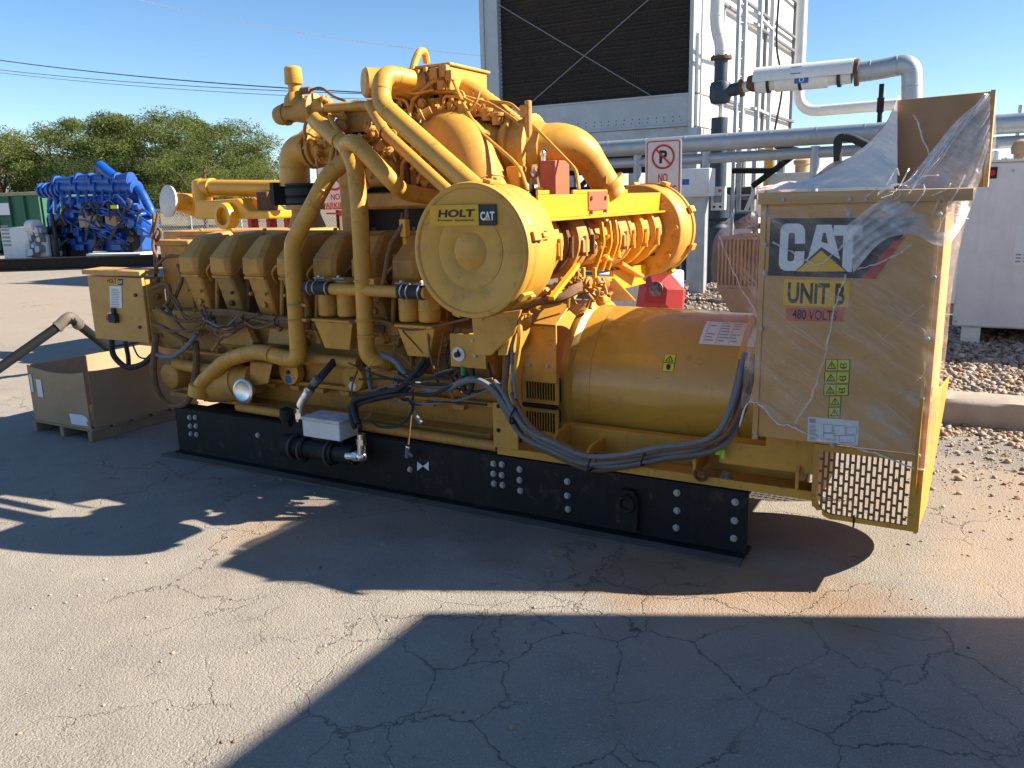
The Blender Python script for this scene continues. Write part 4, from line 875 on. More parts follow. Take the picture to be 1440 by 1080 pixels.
# ---- skid
L_SK = 3.74
b = MB()
b.box((0, .004, .0), (L_SK, .018, .30)); b.box((0, -.05, .0), (L_SK, .004, .014)); b.box((0, .018, .286), (L_SK, .13, .302)); b.box((0, .018, 0), (L_SK, .1, .014))
rail = part('skid_rail', BLACK, b, bevel=.003)
b = MB(); b.box((0, 1.282, .0), (L_SK, 1.296, .30)); b.box((0, 1.17, .286), (L_SK, 1.282, .302)); b.box((0, 1.296, 0), (L_SK, 1.35, .014)); part('skid_rail', BLACK, b, bevel=.003)
for x in (.1, 1.2, 2.4, 3.55):
    b = MB(); b.box((x, .1305, .015), (x+.012, 1.168, .28)); part('cross_member', BLACK, b)
bolts([(267, 587), (275, 587), (268, 599), (276, 599), (269, 610), (277, 611), (363, 612), (577, 660), (694, 652), (706, 653), (694, 666), (706, 668), (695, 680), (707, 682),
       (731, 660), (731, 675), (732, 690), (798, 677), (798, 697), (799, 716), (952, 693), (952, 718), (951, 742), (1034, 706), (1033, 732), (1032, 757)], rail, .004)
b = MB(); q = lambda px, py: PY(px, py, .001)
b.prism([q(587, 649), q(595, 655.5), q(587, 662)], (0, -.002, 0)); b.prism([q(603, 649), q(603, 662), q(595, 655.5)], (0, -.002, 0)); part('lifting_mark', WINK, b, rail)
b = MB(); o = PY(881, 718, -.03); pts = [(-.05, -.1), (.05, -.1), (.055, .06), (.03, .1), (-.03, .1), (-.055, .06)]
pr = [o+V(x, 0, z) for x, z in pts]; b.loft([[p+V(0, 0, 0) for p in pr], [p+V(0, .03, 0) for p in pr]]); b.ring(o+V(0, -.004, .035), (0, 1, 0), .035, .012, 20, 6); part('lifting_lug', BLACK, b, rail)
b = MB(); q0 = PY(248, 634, -.06); b.box((-.03, -.12, .0005), (3.74, -.0505, .012)); part('floor_plate', paint('dusty_plate', (.13, .11, .09), .85, (.05, .045, .04), .5, 5), b)
# ---- oil pan, block and end housings
b = MB(); b.hexa([(-.2, .26, .34), (2.34, .26, .34), (2.34, 1.04, .34), (-.2, 1.04, .34), (-.2, .2, .64), (2.34, .2, .64), (2.34, 1.1, .64), (-.2, 1.1, .64)])
pan = part('oil_pan', DUST, b, bevel=.012)
b = MB(); b.box((-.22, .17, .50), (2.36, .199, .525)); b.box((-.2, .14, .33), (2.34, .255, .36)); b.box((-.22, .165, .635), (2.36, .199, .655))
for x in np.arange(-.1, 2.3, .2): b.box((x, .155, .47), (x+.07, .1985, .5))
part('pan_rail', DUST, b, pan, bevel=.004)
b = MB(); b.tube(PL([(335, 572, .06), (700, 628, .06)]), .028, 14); part('lower_pipe', DUST, b)
for px, py, mt in ((404, 524, BINK), (494, 533, LABEL)):
    q = PY(px, py, .12); b = MB(); b.lathe([(0, .082), (.035, .082), (.05, .076), (.05, .0)], q+V(0, .06, 0), (0, -1, 0), 28); c = part('inspection_cover', YEL, b, pan)
    b = MB(); b.cyl(q+V(0, .012, 0), q+V(0, -.002, 0), .013, 10); part('cover_bolt', RUST, b, pan)
    b = MB(); b.cyl(q+V(-.005, .012, -.045), q+V(-.005, .0085, -.045), .026, 18); part('round_label', mt, b, pan)
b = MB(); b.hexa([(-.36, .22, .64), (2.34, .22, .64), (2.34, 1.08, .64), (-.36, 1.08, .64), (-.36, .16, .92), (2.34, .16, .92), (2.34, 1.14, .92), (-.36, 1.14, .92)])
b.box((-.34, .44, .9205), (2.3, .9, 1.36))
block = part('engine_block', GRIME_SHADE, b, bevel=.01)
# slanted side pads and struts of the crankcase
for px in (345, 440, 530, 610):
    b = MB(); b.bar(PY(px, 448, .15), PY(px+14, 482, .1), .035, .02); part('strut', DUST, b, block)
b = MB()
for k in range(5):
    q0, q1 = PY(308+k*68, 452, .14), PY(360+k*68, 487, .14); b.hexa([(q0[0], .12, q1[2]), (q1[0], .12, q1[2]), (q1[0], .2, q1[2]), (q0[0], .2, q1[2]), (q0[0]+.02, .145, q0[2]), (q1[0]-.02, .145, q0[2]), (q1[0]-.02, .2, q0[2]), (q0[0]+.02, .2, q0[2])])
part('crankcase_cover', DUST, b, block, bevel=.008)
b = MB(); b.box((-.34, .44, 1.362), (2.1, .56, 1.42)); b.box((-.34, .40, 1.34), (2.1, .4195, 1.38))
for x in np.arange(-.3, 2.1, .3): b.box((x, .385, 1.345), (x+.05, .3995, 1.375)); b.lathe([(0, .014), (.016, .014)], (x+.15, .5, 1.4205), (0, 0, 1), 8)
part('top_manifold', DUST, b, block, bevel=.005)

# ---- cylinder heads and valve covers
xs = [PY(px, 357, .08)[0] for px in (247, 291, 336, 384, 435, 490)]
sp = (xs[5]-xs[0])/5; X0 = xs[0]
def rect(x, w, y0, y1, z0, z1=None, c=.0):
    return [V(x-w/2+c, y0, z0), V(x+w/2-c, y0, z0), V(x+w/2, y0+max(c, .001), z0), V(x+w/2, y1, z1 or z0), V(x-w/2, y1, z1 or z0), V(x-w/2, y0+max(c, .001), z0)]
def head_loft(x):
    b = MB(); w = .165
    b.loft([rect(x, w*.98, .105, .40, 1.165, c=.014), rect(x, w*1.06, .085, .40, 1.185, c=.02), rect(x, w*1.06, .08, .42, 1.275, c=.03), rect(x, w*.8, .17, .44, 1.365, 1.40, c=.025), rect(x, w*.62, .215, .42, 1.40, 1.425, c=.02)]); return b
x = X0+.08
for k in range(7):
    xk = X0+.08+k*sp; b = head_loft(xk)
    vc = part('valve_cover', DUST, b, bevel=.006, ang=28)
    b = MB(); b.loft([rect(xk+.01, .135, .19, .44, .895, c=.01), rect(xk+.005, .145, .15, .44, 1.03, c=.014), rect(xk, .15, .12, .42, 1.15, c=.012)]); b.box((xk-.082, .1, 1.148), (xk+.082, .4, 1.166))
    part('head', GRIME_SHADE if k % 2 else DUST, b, vc, bevel=.004)
    b = MB()
    for dx in (-.06, .06):
        for z in (.93, 1.06): b.lathe([(0, .011), (.014, .011), (.018, .007)], (xk+dx, .17-(z-.93)*.3, z), (0, -1, -.2), 8)
    b.lathe([(0, .018), (.02, .018)], (xk+.02, .16, .99), (0, -1, 0), 10)
    b.hose([(xk+.086, .2, 1.12), (xk+.12, .14, 1.19), (xk+.18, .16, 1.25), (xk+.2, .3, 1.3)], .008, 6, 5)
    b.tube([(xk+.105, .2, .9), (xk+.125, .23, 1.3)], .014, 8); b.tube([(xk+.145, .26, .9), (xk+.145, .3, 1.3)], .009, 6)
    part('head_fitting', RUST if k % 3 == 1 else DUST, b, vc)
# heads sit on a ledge
b = MB(); b.hexa([(X0-.06, .12, .85), (2.2, .12, .85), (2.2, .3, .85), (X0-.06, .3, .85), (X0-.06, .17, .9), (2.2, .17, .9), (2.2, .3, .9), (X0-.06, .3, .9)]); part('head_ledge', GRIME_SHADE, b, block, bevel=.006)

# ---- front end: gear housing, pump, hoses
b = MB(); l, r = PY(222, 330, .3), PY(262, 330, .3); b.box((l[0], .3, .72), (r[0], .72, 1.36)); b.box((l[0]-.03, .28, 1.33), (r[0]+.03, .74, 1.37)); part('front_housing', DUST, b, bevel=.012)
b = MB()
for pts, rr in (([(218, 312, .26), (213, 330, .25), (220, 338, .25), (226, 325, .25), (216, 318, .26)], .012), ([(222, 300, .25), (215, 345, .22), (222, 365, .22), (218, 385, .22)], .011),
                ([(228, 362, .2), (250, 361, .2), (262, 358, .2)], .007), ([(222, 372, .2), (236, 360, .18), (256, 361, .17)], .01), ([(216, 300, .3), (220, 420, .26)], .012)): b.hose(PL(pts), rr, 8, 6)
part('front_harness', LOOM, b)
b = MB(); q = PY(247, 527, .14); b.lathe([(-.2, .09), (.0, .1), (.05, .085), (.07, .05)], q, (0, -1, 0), 20); b.lathe([(0, .13), (.03, .13)], q+V(0, .1, 0), (0, -1, 0), 20)
for k in range(6): b.ball(q+V(.11*cos(k), .065, .11*sin(k)), .012, 8, 5)
part('water_pump', DUST, b, bevel=.003)
b = MB(); q0, q1 = PY(292, 545, .1), PY(372, 531, .1); b.lathe([(0, .06), (.03, .1), (.2, .115), (.36, .115), (.4, .09), (.46, .09)], q0, q1-q0, 22); b.lathe([(0, .125), (.03, .125)], q0+(q1-q0)*.58, q1-q0, 22); part('oil_cooler', DUST, b)
b = MB(); b.hexa(PL([(350, 545, .05), (378, 540, .05), (378, 530, .16), (350, 530, .16), (352, 508, .05), (384, 512, .05), (384, 500, .16), (352, 500, .16)])); part('cooler_bracket', DUST, b, bevel=.01)
q = PY(342, 550, -.02); b = MB(); b.lathe([(-.05, .05), (-.012, .055), (-.01, .074), (.006, .074), (.012, .06), (.006, .05), (.004, 0)], q, (.12, -1, .1), 30); part('polished_cap', CHROME, b)
pipe('coolant_pipe', [(340, 500, .1), (300, 522, .1), (248, 511, .12)], .04, .1, DUST)
pipe('coolant_pipe', [(420, 506, .1), (352, 497, .1), (322, 507, .1), (300, 528, .1)], .038, .1, DUST)
pipe('coolant_pipe', [(505, 511, .08), (422, 503, .08), (395, 498, .09)], .033, .06, DUST)
hose('loop_hose', [(219, 470, .05), (216, 520, .03), (224, 556, .03), (244, 571, .03), (264, 564, .03), (273, 535, .04), (276, 505, .06), (275, 480, .1)], .021, LOOM)
b = MB()
for pts, rr in (([(214, 405, .1), (235, 400, .12), (238, 420, .1), (228, 435, .08)], .014), ([(220, 432, .06), (240, 445, .04), (262, 452, .05), (285, 445, .08), (292, 436, .1), (282, 430, .1)], .011),
                ([(216, 455, .06), (232, 462, .05), (255, 475, .06), (268, 481, .1)], .016), ([(224, 462, .05), (250, 466, .02), (280, 462, .03), (291, 448, .06), (287, 434, .08)], .009),
                ([(232, 428, .08), (250, 455, .06), (268, 466, .06), (300, 441, .1)], .009), ([(230, 400, .12), (250, 425, .1), (262, 448, .08), (300, 447, .1)], .008), ([(236, 410, .12), (256, 440, .07), (276, 450, .07), (310, 444, .1)], .008)): b.hose(PL(pts), rr, 8, 6)
part('panel_wiring', LOOM, b)
hose('blue_grey_hose', [(214, 497, .05), (240, 502, .03), (262, 488, .04), (276, 470, .08)], .016, CONDUIT)
b = MB()
for k in range(7):
    dy, dz = random.uniform(-.02, .02), random.uniform(-5, 5)
    b.hose(PL([(292, 440+dz, .1+dy), (330, 441+dz*.8, .09+dy), (372, 449+dz, .09-dy), (412, 453+dz, .09+dy), (470, 459+dz*.7, .1), (540, 464+dz, .11)]), random.uniform(.006, .012), 6, 6)
part('wiring_harness', LOOM, b)
b = MB()
for px in (300, 345, 390, 440, 500): q = PY(px, 443+(px-300)*.1, .085); b.ring(q, (1, 0, 0), .026, .004, 14, 5)
part('cable_tie', RUBBER, b)
b = MB(); b.hose(PL([(236, 445, .08), (250, 410, .15), (256, 392, .2), (250, 372, .22)]), .012, 8); b.hose(PL([(330, 441, .08), (360, 461, .07), (392, 452, .08)]), .009, 8); part('loose_wire', LOOM, b)

# ---- control panel at the front end
cy = .12; a, c = PY(135, 476, cy), PY(204, 392, cy)
CPX0, CPX1, CZ0, CZ1 = PY(128, 430, cy)[0], PY(204, 430, cy)[0], a[2], PY(125, 388, cy)[2]
b = MB(); b.box((CPX0+.01, cy+.025, CZ0+.01), (CPX1, cy+.17, CZ1-.005)); cp = part('control_panel', PANELP, b, bevel=.006)
b = MB(); b.box((CPX0, cy, CZ0), (CPX1-.004, cy+.022, CZ1)); door = part('door', PANELP, b, cp, bevel=.005)
b = MB(); b.hexa([(CPX0-.01, cy-.03, CZ1+.012), (CPX1+.02, cy-.03, CZ1+.012), (CPX1+.02, cy+.13, CZ1+.02), (CPX0-.01, cy+.13, CZ1+.02), (CPX0-.01, cy-.03, CZ1+.045), (CPX1+.02, cy-.03, CZ1+.045), (CPX1+.02, cy+.13, CZ1+.053), (CPX0-.01, cy+.13, CZ1+.053)]); part('rain_hood', PANELP, b, cp, bevel=.004)
o = lambda px, py: PY(px, py, cy-.002)
b = MB(); b.mi = 0; b.prism([o(149, 391), o(166, 392), o(166, 400.5), o(149, 399.5)], (0, -.002, 0)); b.mi = 1; b.prism([o(166, 392), o(172.5, 392.5), o(172.5, 401), o(166, 400.5)], (0, -.002, 0))
R_, U_ = V(1, 0, 0), V(0, 0, 1); b.text('HOLT', o(151.5, 398)+V(0, -.003, 0), R_, U_, .032, .1, bold=.03); b.mi = 2; b.text('CAT', o(167, 399)+V(0, -.003, 0), R_, U_, .022, .042, bold=.03); part('maker_decal', [HOLTY, INK, WINK], b, cp, flat=True)
b = MB(); b.mi = 0; b.prism([o(154, 402), o(171, 402.5), o(172, 433), o(155.5, 432)], (0, -.002, 0)); b.mi = 1
for k in range(11):
    y0 = 406+k*2.4; b.prism([o(157, y0), o(157+random.uniform(8, 13), y0+.3), o(168, y0+1.1), o(157, y0+.9)], (0, -.0032, 0))
part('instruction_label', [LABEL, GREYINK], b, cp, flat=True)
q = o(161, 447); b = MB(); b.lathe([(0, .04), (.008, .04), (.01, .03), (.012, 0)], q+V(-.03, 0, 0), (0, -1, 0), 18); b.mi = 1; b.box(q+V(-.02, -.035, -.03), q+V(.05, 0, .03)); b.box(q+V(0, -.02, .03), q+V(.03, -.002, .07)); b.mi = 2; b.lathe([(.012, .022), (.03, .02)], q+V(-.035, 0, 0), (0, -1, 0), 14); part('lock_handle', [BOLT, RUBBER, RINK], b, cp)
b = MB()
for px, py in ((191, 415), (197, 460)): b.lathe([(0, .012), (.01, .012)], o(px, py), (0, -1, 0), 10)
part('door_screw', RUST, b, cp)
b = MB(); q = V(CPX1+.002, cy+.1, CZ1-.04); b.box(q, q+V(.002, .06, .02)); part('yellow_sticker', LIME, b, cp)
b = MB()
for z in (.05, .13, .2, .31, .42): b.cyl((CPX1, cy+.09, CZ0+z), (CPX1+.045, cy+.09, CZ0+z), .02, 12)
part('cable_gland', LOOM, b, cp)
b = MB(); b.bar((CPX1-.05, cy+.15, CZ0-.02), (-.1, .35, CZ0-.02), .06); b.bar((CPX1-.1, cy+.1, CZ0-.0), (CPX1-.1, cy+.1, CZ0-.03), .2, .1, up=(0, 1, 0)); part('mount_bracket', DUST, b, cp)
b = MB()
for pts, rr in (([(157, 478, .15), (160, 500, .13), (178, 516, .12), (200, 512, .12), (214, 500, .12)], .02), ([(176, 480, .15), (180, 500, .15), (181, 514, .14)], .016), ([(162, 487, .15), (190, 482, .15), (204, 478, .15)], .008), ([(186, 484, .14), (196, 502, .13), (214, 504, .13)], .006)): b.hose(PL(pts), rr, 8, 7)
part('bottom_cable', RUBBER, b, cp)

# ---- the two tall coolant risers, the cross pipe and filters
A_ = [(497, 221, .12), (482, 229, .1), (462, 246, .06), (412, 341, -.02), (411, 352, -.02), (420, 507, -.02), (400, 504, -.02), (362, 493, .0), (318, 506, .0), (284, 538, .0), (279, 552, .0)]
pA = MB(); pA.beads(PL(A_), [.05, .08, .03, .12, .07, .02, .1, .08, .03], .047, 18); pA.tube(fillet(PL(A_), [.05, .08, .03, .12, .07, .02, .1, .08, .03], 7), .047, 18); ra = part('coolant_riser', YEL, pA)
b = MB(); q = PY(279, 549, .0); b.lathe([(0, .07), (.07, .066), (.075, .055)], q-V(0, 0, .03), (.25, .05, 1), 16); part('flange', YEL, b, ra)
b = MB()
for px, py in ((417, 428), (418, 449)): b.ring(PY(px, py, -.02), (0, 0, 1), .049, .006, 22, 6); q = PY(px, py, -.02); b.box(q+V(.045, -.015, -.008), q+V(.08, .015, .008))
b.ring(PY(383, 498, -.01), (1, 0, -.1), .05, .005, 20, 6); part('clamp', DUST, b, ra)
b = MB(); b.pipe(PL([(445, 168, .25), (462, 185, .2), (486, 205, .1), (499, 232, .02), (505, 285, -.02), (516, 500, -.02), (535, 512, .02), (548, 510, .08)]), .046, [.05, .06, .06, .1, .1, .1], 18); rb = part('coolant_riser', YEL, b)
b = MB(); b.tube(PL([(434, 150, .36), (448, 170, .28), (478, 199, .12)]), [.062, .058, .048], 16); part('taper_neck', YEL, b, rb)
b = MB()
for px, py in ((511, 395), (514, 450), (516, 472)): b.ring(PY(px, py, -.02), (0, 0, 1), .048, .007, 22, 6)
q = PY(513, 398, -.02); b.box(q+V(-.05, -.01, -.02), q+V(.07, .06, .025)); part('clamp', YEL, b, rb)
pipe('transfer_pipe', [(487, 203, .06), (498, 198, -.02), (554, 258, -.04), (566, 270, .1), (612, 278, .3)], .043, .07)
q = PL([(431, 405, -.03), (452, 405, -.03), (590, 411, -.03), (600, 412, -.03)])
b = MB(); b.tube([q[0]+V(0, 0, 0), q[3]], .031, 16); cpipe = part('cross_pipe', YEL, b)
for (p1, p2) in (((431, 404), (466, 405.5)), ((562, 409.5), (596, 411.5))):
    b = MB(); b.lathe([(0, .034), (.006, .038), (1*.0+.02, .038)], PY(*p1, -.03), (1, 0, 0), 18); a, c = PY(*p1, -.03), PY(*p2, -.03); b.tube([a, c], .0375, 18); sl = part('rubber_sleeve', RUBBER, b, cpipe)
    b = MB()
    for f in (.18, .42, .9): b.ring(a+(c-a)*f, c-a, .039, .004, 20, 6)
    part('sleeve_clamp', BOLT, b, sl)
for px, py in ((455, 402), (482, 403), (570, 410), (598, 411)):
    q = PY(px, py, .03); z1 = PY(px, py-9, .03)[2]; z0 = PY(px, py+42, .03)[2]; b = MB(); R = .058
    b.lathe([(0, R*.9), (.008, R), (.06, R), (.063, R*1.03), (.069, R*1.03), (.072, R), (z1-z0-.03, R), (z1-z0-.012, R*1.08), (z1-z0, R*1.08), (z1-z0+.012, R*.5)], (q[0], .06, z0), (0, 0, 1), 22); f = part('fuel_filter', YEL, b)
    b = MB(); b.tube([(q[0]-.04, .0, z1+.01), (q[0]+.04, .0, z1+.01)], .006, 6); b.ball((q[0], .0, z1+.02), .012, 8, 5); part('bleed_screw', BOLT, b, f)
for px0, px1, py in ((446, 500, 447), (562, 615, 455)):
    a, c = PY(px0, py, .03), PY(px1, py+1, .03); b = MB(); b.box((a[0], -.02, a[2]-.012), (c[0], .16, a[2]+.004)); b.hexa([(a[0]+.05, .02, a[2]-.17), (c[0]-.05, .02, a[2]-.17), (c[0]-.05, .16, a[2]-.17), (a[0]+.05, .16, a[2]-.17), (a[0], .0, a[2]-.012), (c[0], .0, a[2]-.012), (c[0], .16, a[2]-.012), (a[0], .16, a[2]-.012)]); part('filter_bracket', YEL, b, bevel=.005)
b = MB(); b.hose(PL([(500, 450, .0), (540, 452, .0), (580, 464, .0), (660, 448, .0)]), .007, 6); b.hose(PL([(440, 456, .02), (480, 452, 0), (520, 455, 0)]), .007, 6); b.hose(PL([(566, 465, 0), (595, 496, .02), (600, 500, .05)]), .005, 6); part('fuel_line', LOOM, b)
b = MB(); b.hose(PL([(572, 296, .1), (570, 310, .05), (549, 345, .0), (541, 385, -.02), (538, 400, -.02), (530, 425, .02)]), .012, 8); b.hose(PL([(566, 300, .1), (561, 330, .05), (548, 350, .0)]), .008, 6); part('sensor_lead', LOOM, b)
b = MB(); q = PY(569, 322, .05); b.box(q-V(.02, .02, .04), q+V(.02, .02, .05)); b.cyl(q-V(0, 0, .08), q-V(0, 0, .04), .014, 10); part('sensor', GOLD, b, bevel=.004)

# ---- top end: grey elbow, bellows, aftercooler and housings
q = PL([(413, 288, .5), (413, 256, .5), (420, 222, .5), (470, 207, .5)])
b = MB(); b.beads([PY(415, 262, .5), PY(413, 210, .5), PY(480, 206, .5)], .14, .095, 20); b.tube(fillet([PY(415, 262, .5), PY(413, 210, .5), PY(480, 206, .5)], .14, 10), .095, 20); el = part('outlet_elbow', YEL, b)
b = MB(); d = nrm(PY(480, 206, .5)-PY(441, 208, .5)); b.lathe([(0, .125), (.03, .125)], PY(438, 208, .5), d, 20); b.lathe([(.045, .12), (.07, .12)], PY(438, 208, .5), d, 20)
for k in range(8): an = k*pi/4; u1, u2 = frame(d); b.ball(PY(438, 208, .5)+.11*(cos(an)*u1+sin(an)*u2)-d*.005, .013, 8, 5)
part('flange', DUST, b, el)
a, c = PY(388, 289, .42), PY(437, 257, .42); b = MB(); b.box((a[0], .38, a[2]), (a[0]+.03, .6, c[2]+.01)); b.lathe([(0, .1), (.01, .118), (.04, .118), (.05, .105), (.06, .118), (.1, .118), (.11, .105), (.12, .118), (c[2]-a[2], .118)], ((a[0]+c[0])/2+.02, .5, a[2]), (0, 0, 1), 24); part('rubber_bellows', RUBBER, b, el)
b = MB(); b.lathe([(-.14, .12), (-.06, .09), (-.03, .09), (-.03, .12), (0, .12)], ((a[0]+c[0])/2+.02, .5, a[2]), (0, 0, 1), 20); part('neck', DUST, b, el)
# gas valve train reaching out at the top left
b = MB(); p0, p1 = PY(386, 164, .3), PY(470, 148, .3); d = p1-p0; b.lathe([(0, 0), (.01, .03), (.03, .05), (.06, .058), (.09, .058), (.092, .064), (.105, .064), (.108, .056), (.16, .05), (.24, .07), (.30, .07), (.31, .085), (.33, .085), (.34, .055), (.42, .055)], p0, d, 20); va = part('gas_valve', DUST, b)
q = PY(415, 140, .3); b = MB(); b.lathe([(-.02, .07), (.03, .06), (.06, .035), (.1, .035), (.105, .05), (.11, .052), (.19, .05), (.2, .04), (.205, .0)], q-V(0, 0, .02), (0, 0, 1), 18); part('actuator', YEL, b, va)
b = MB(); q = PY(407, 170, .28); b.cyl(q, q+V(0, 0, .05), .014, 10); b.cyl(q-V(0, 0, .008), q, .02, 10); part('drain_plug', RUST, b, va)
b = MB(); q = PY(433, 127, .3); b.tube([q-V(.05, 0, 0), q+V(.02, 0, 0)], .02, 10); b.hose(PL([(436, 127, .3), (452, 124, .3), (470, 136, .3), (486, 142, .3)]), .008, 6); part('actuator_lead', LOOM, b, va)
for _ in range(1):
    b = MB()
    b.greeble(PY(445, 152, .3), 18, (.09, .05, .05), .016)
    part('valve_fitting', DUST, b, va, bevel=.003)
pipe('balance_pipe', [(448, 153, .28), (510, 149, .28), (524, 150, .26)], .027, .03)
pipe('balance_pipe', [(519, 146, .2), (530, 165, .16), (541, 186, .12), (650, 287, -.05)], .03, .05)
b = MB(); q = PY(541, 187, .12); b.ring(q, nrm(PY(624, 262, .0)-q), .031, .005, 18, 6); part('hose_joint', RUST, b)
# central aftercooler body
b = MB(); a, c = PY(478, 250, .35), PY(545, 158, .35); b.box((a[0]-.02, .34, a[2]-.06), (c[0]+.05, .98, c[2])); ac = part('aftercooler', DUST, b, bevel=.03)
b = MB(); q = (PY(505, 175, .33)); b.cyl(q+V(0, .06, 0), q+V(0, -.03, 0), .13, 26, .01); part('end_cover', DUST, b, ac)
b = MB(); b.box((a[0]-.04, .32, c[2]+.002), (c[0]+.07, 1.0, c[2]+.03)); b.box((a[0]-.0, .3, c[2]-.12), (c[0]+.05, .3385, c[2]-.09)); part('lid', DUST, b, ac, bevel=.006)
a2, c2 = PY(500, 300, .36), PY(612, 255, .36); b = MB(); b.box((a2[0], .36, a2[2]+.02), (c2[0], .95, c2[2]-.05)); part('intake_plenum', DUST, b, bevel=.02)
b = MB(); a4, c4 = PY(505, 305, .5), PY(640, 258, .5); b.box((a4[0], .5, 1.37), (c4[0]+.2, .95, c4[2]+.02)); part('dark_gap_block', RUBBER, b, bevel=.02)  # dark block added to stand in for the dark opening between the bars
a3, c3 = PY(500, 292, .28), PY(660, 268, .28); b = MB(); b.box((a3[0], .28, a3[2]), (c3[0], .359, c3[2])); part('plenum_beam', DUST, b, bevel=.008)
b = MB()
for px in (489,): q = PY(px, 270, .38); b.box((q[0]-.045, .36, 1.4), (q[0]+.045, .5, q[2]+.05))
part('plenum_support', DUST, b, bevel=.008)
for _ in range(1):
    b = MB()
    for px, py, y, n, w, h in ((477, 180, .26, 12, .06, .08), (534, 200, .24, 26, .10, .08), (448, 205, .38, 9, .04, .1), (580, 230, .28, 14, .1, .1), (575, 175, .3, 14, .12, .12), (512, 225, .3, 8, .1, .06)): b.greeble(PY(px, py, y), n, (w, .06, h), .02)
    part('throttle_linkage', DUST, b, ac, bevel=.002)
b = MB(); a, c = PY(545, 270, .42), PY(640, 140, .42); b.box((a[0], .42, a[2]), (c[0], .9, c[2]-.02)); ch = part('center_housing', DUST, b, bevel=.03)
b = MB(); b.greeble(PY(620, 150, .42), 22, (.28, .05, .06), .016); b.greeble(PY(560, 150, .36), 12, (.08, .05, .1), .016); part('top_fitting', DUST, b, ch)
b = MB()
for px in (557, 572, 586): b.tube(PL([(px, 185, .38), (px+3, 268, .36)]), .012, 8)
part('support_rod', RUST, b)
# turbocharger: big near elbow, compressor body, far elbow
T0, T1, T2, T3 = PY(590, 228, .58), PY(622, 196, .42), PY(670, 205, .16), PY(678, 275, .1)
b = MB(); b.lathe([(-.005, .13), (-.002, .1365), (.003, .1365), (.006, .13)], PY(681, 268, .233), PY(648, 176, .34)-PY(690, 296, .2), 28); b.tube(fillet([PY(572, 238, .62), PY(648, 176, .34), PY(690, 296, .2)], .34, 16), .133, 28); e1 = part('turbo_elbow', YEL, b)
d = nrm(PY(648, 176, .34)-PY(572, 238, .62)); c = PY(596, 218, .54); u1, u2 = frame(d)
b = MB(); pts = [c+.215*(cos(k*2*pi/3+1.25)*u1+sin(k*2*pi/3+1.25)*u2) for k in range(3)]
tri = []
for k in range(3):
    p = pts[k]
    for j in range(5): an = k*2*pi/3+1.25+(j-2)*.42; tri.append(p+.03*(cos(an)*u1+sin(an)*u2)-.02*(cos(k*2*pi/3+1.25)*u1+sin(k*2*pi/3+1.25)*u2))
b.prism(tri, d*.022)
for p in pts: b.cyl(p-.02*nrm(p-c), p-.02*nrm(p-c)+d*.04, .014, 10)
part('flange', YEL, b, e1)
b = MB(); a, c = PY(560, 195, .62), PY(720, 200, .62); b.lathe([(0, .1), (.02, .17), (.1, .19), (.36, .2), (.40, .16), (.42, .16), (.44, .21), (.47, .21), (.49, .15), (.62, .16), (.66, .19), (.7, .15)], a, (1, 0, 0), 30); tb = part('turbocharger', YEL, b)
b = MB(); q = PY(663, 212, .35); b.ball(q+V(0, .12, 0), .17, 22, 12, (1.15, 1, .9)); part('compressor_volute', YEL, b, tb)
b = MB(); a = PY(716, 212, .5); b.lathe([(0, .15), (.03, .17), (.05, .17), (.06, .15), (.12, .15), (.13, .18), (.16, .18), (.17, .15), (.22, .128)], a, (1, .05, 0), 28); hb = part('turbine_housing', YEL, b, tb)
b = MB(); q = PY(735, 172, .42); 
for z in (-.12, .0, .09): b.obox(q+V(.03, -.02, z-.04), V(.02, 0, 0), V(0, .03, 0), V(0, 0, .03))
b.tube([q+V(.05, -.03, -.16), q+V(.05, -.03, .1)], .018, 10); part('turbine_clamp', DUST, b, tb, bevel=.004)
b = MB(); b.tube(fillet([PY(716, 212, .5)+V(.16, .008, 0), PY(816, 204, .58), PY(862, 276, .72)], .36, 14), list(np.linspace(.126, .075, 17)), 26); e2 = part('exhaust_elbow', YEL, b)
q = PY(856, 264, .71); d = nrm(PY(860, 272, .72)-PY(838, 235, .66)); b = MB(); b.lathe([(-.03, .08), (-.03, .1), (.01, .1), (.01, .08)], q, d, 20); b.box(q+V(-.02, -.1, .02), q+V(.03, -.06, .06)); part('flange', YEL, b, e2)
pipe('top_pipe', [(632, 118, .6), (662, 128, .58), (700, 158, .52), (738, 190, .46), (752, 215, .5)], .058, .1)
# bolted manifold strip with fittings
b = MB()
for px, py in ((592, 143), (612, 147), (640, 151), (655, 154), (672, 157)): q = PY(px, py, .45); b.box(q-V(.035, .03, .03), q+V(.035, .05, .03))
b.bar(PY(575, 150, .5), PY(680, 166, .5), .05, .05); st = part('bolt_strip', GOLD, b, bevel=.004)
b = MB()
for px, py in ((586, 142), (598, 146), (612, 148), (626, 150), (640, 152), (655, 154), (670, 157), (680, 162)): q = PY(px, py, .418); b.cyl(q, q+V(0, -.016, 0), .012, 8); b.cyl(q+V(0, .06, .03), q+V(0, .06, .06), .014, 8)
part('stud', DUST, b, st)
for px, py in ((685, 170), (700, 176)): q = PY(px, py, .42); b = MB(); b.lathe([(0, .03), (.04, .03), (.045, .04), (.06, .04), (.065, .02)], q, (0, 0, 1), 12); part('sensor', DUST, b)
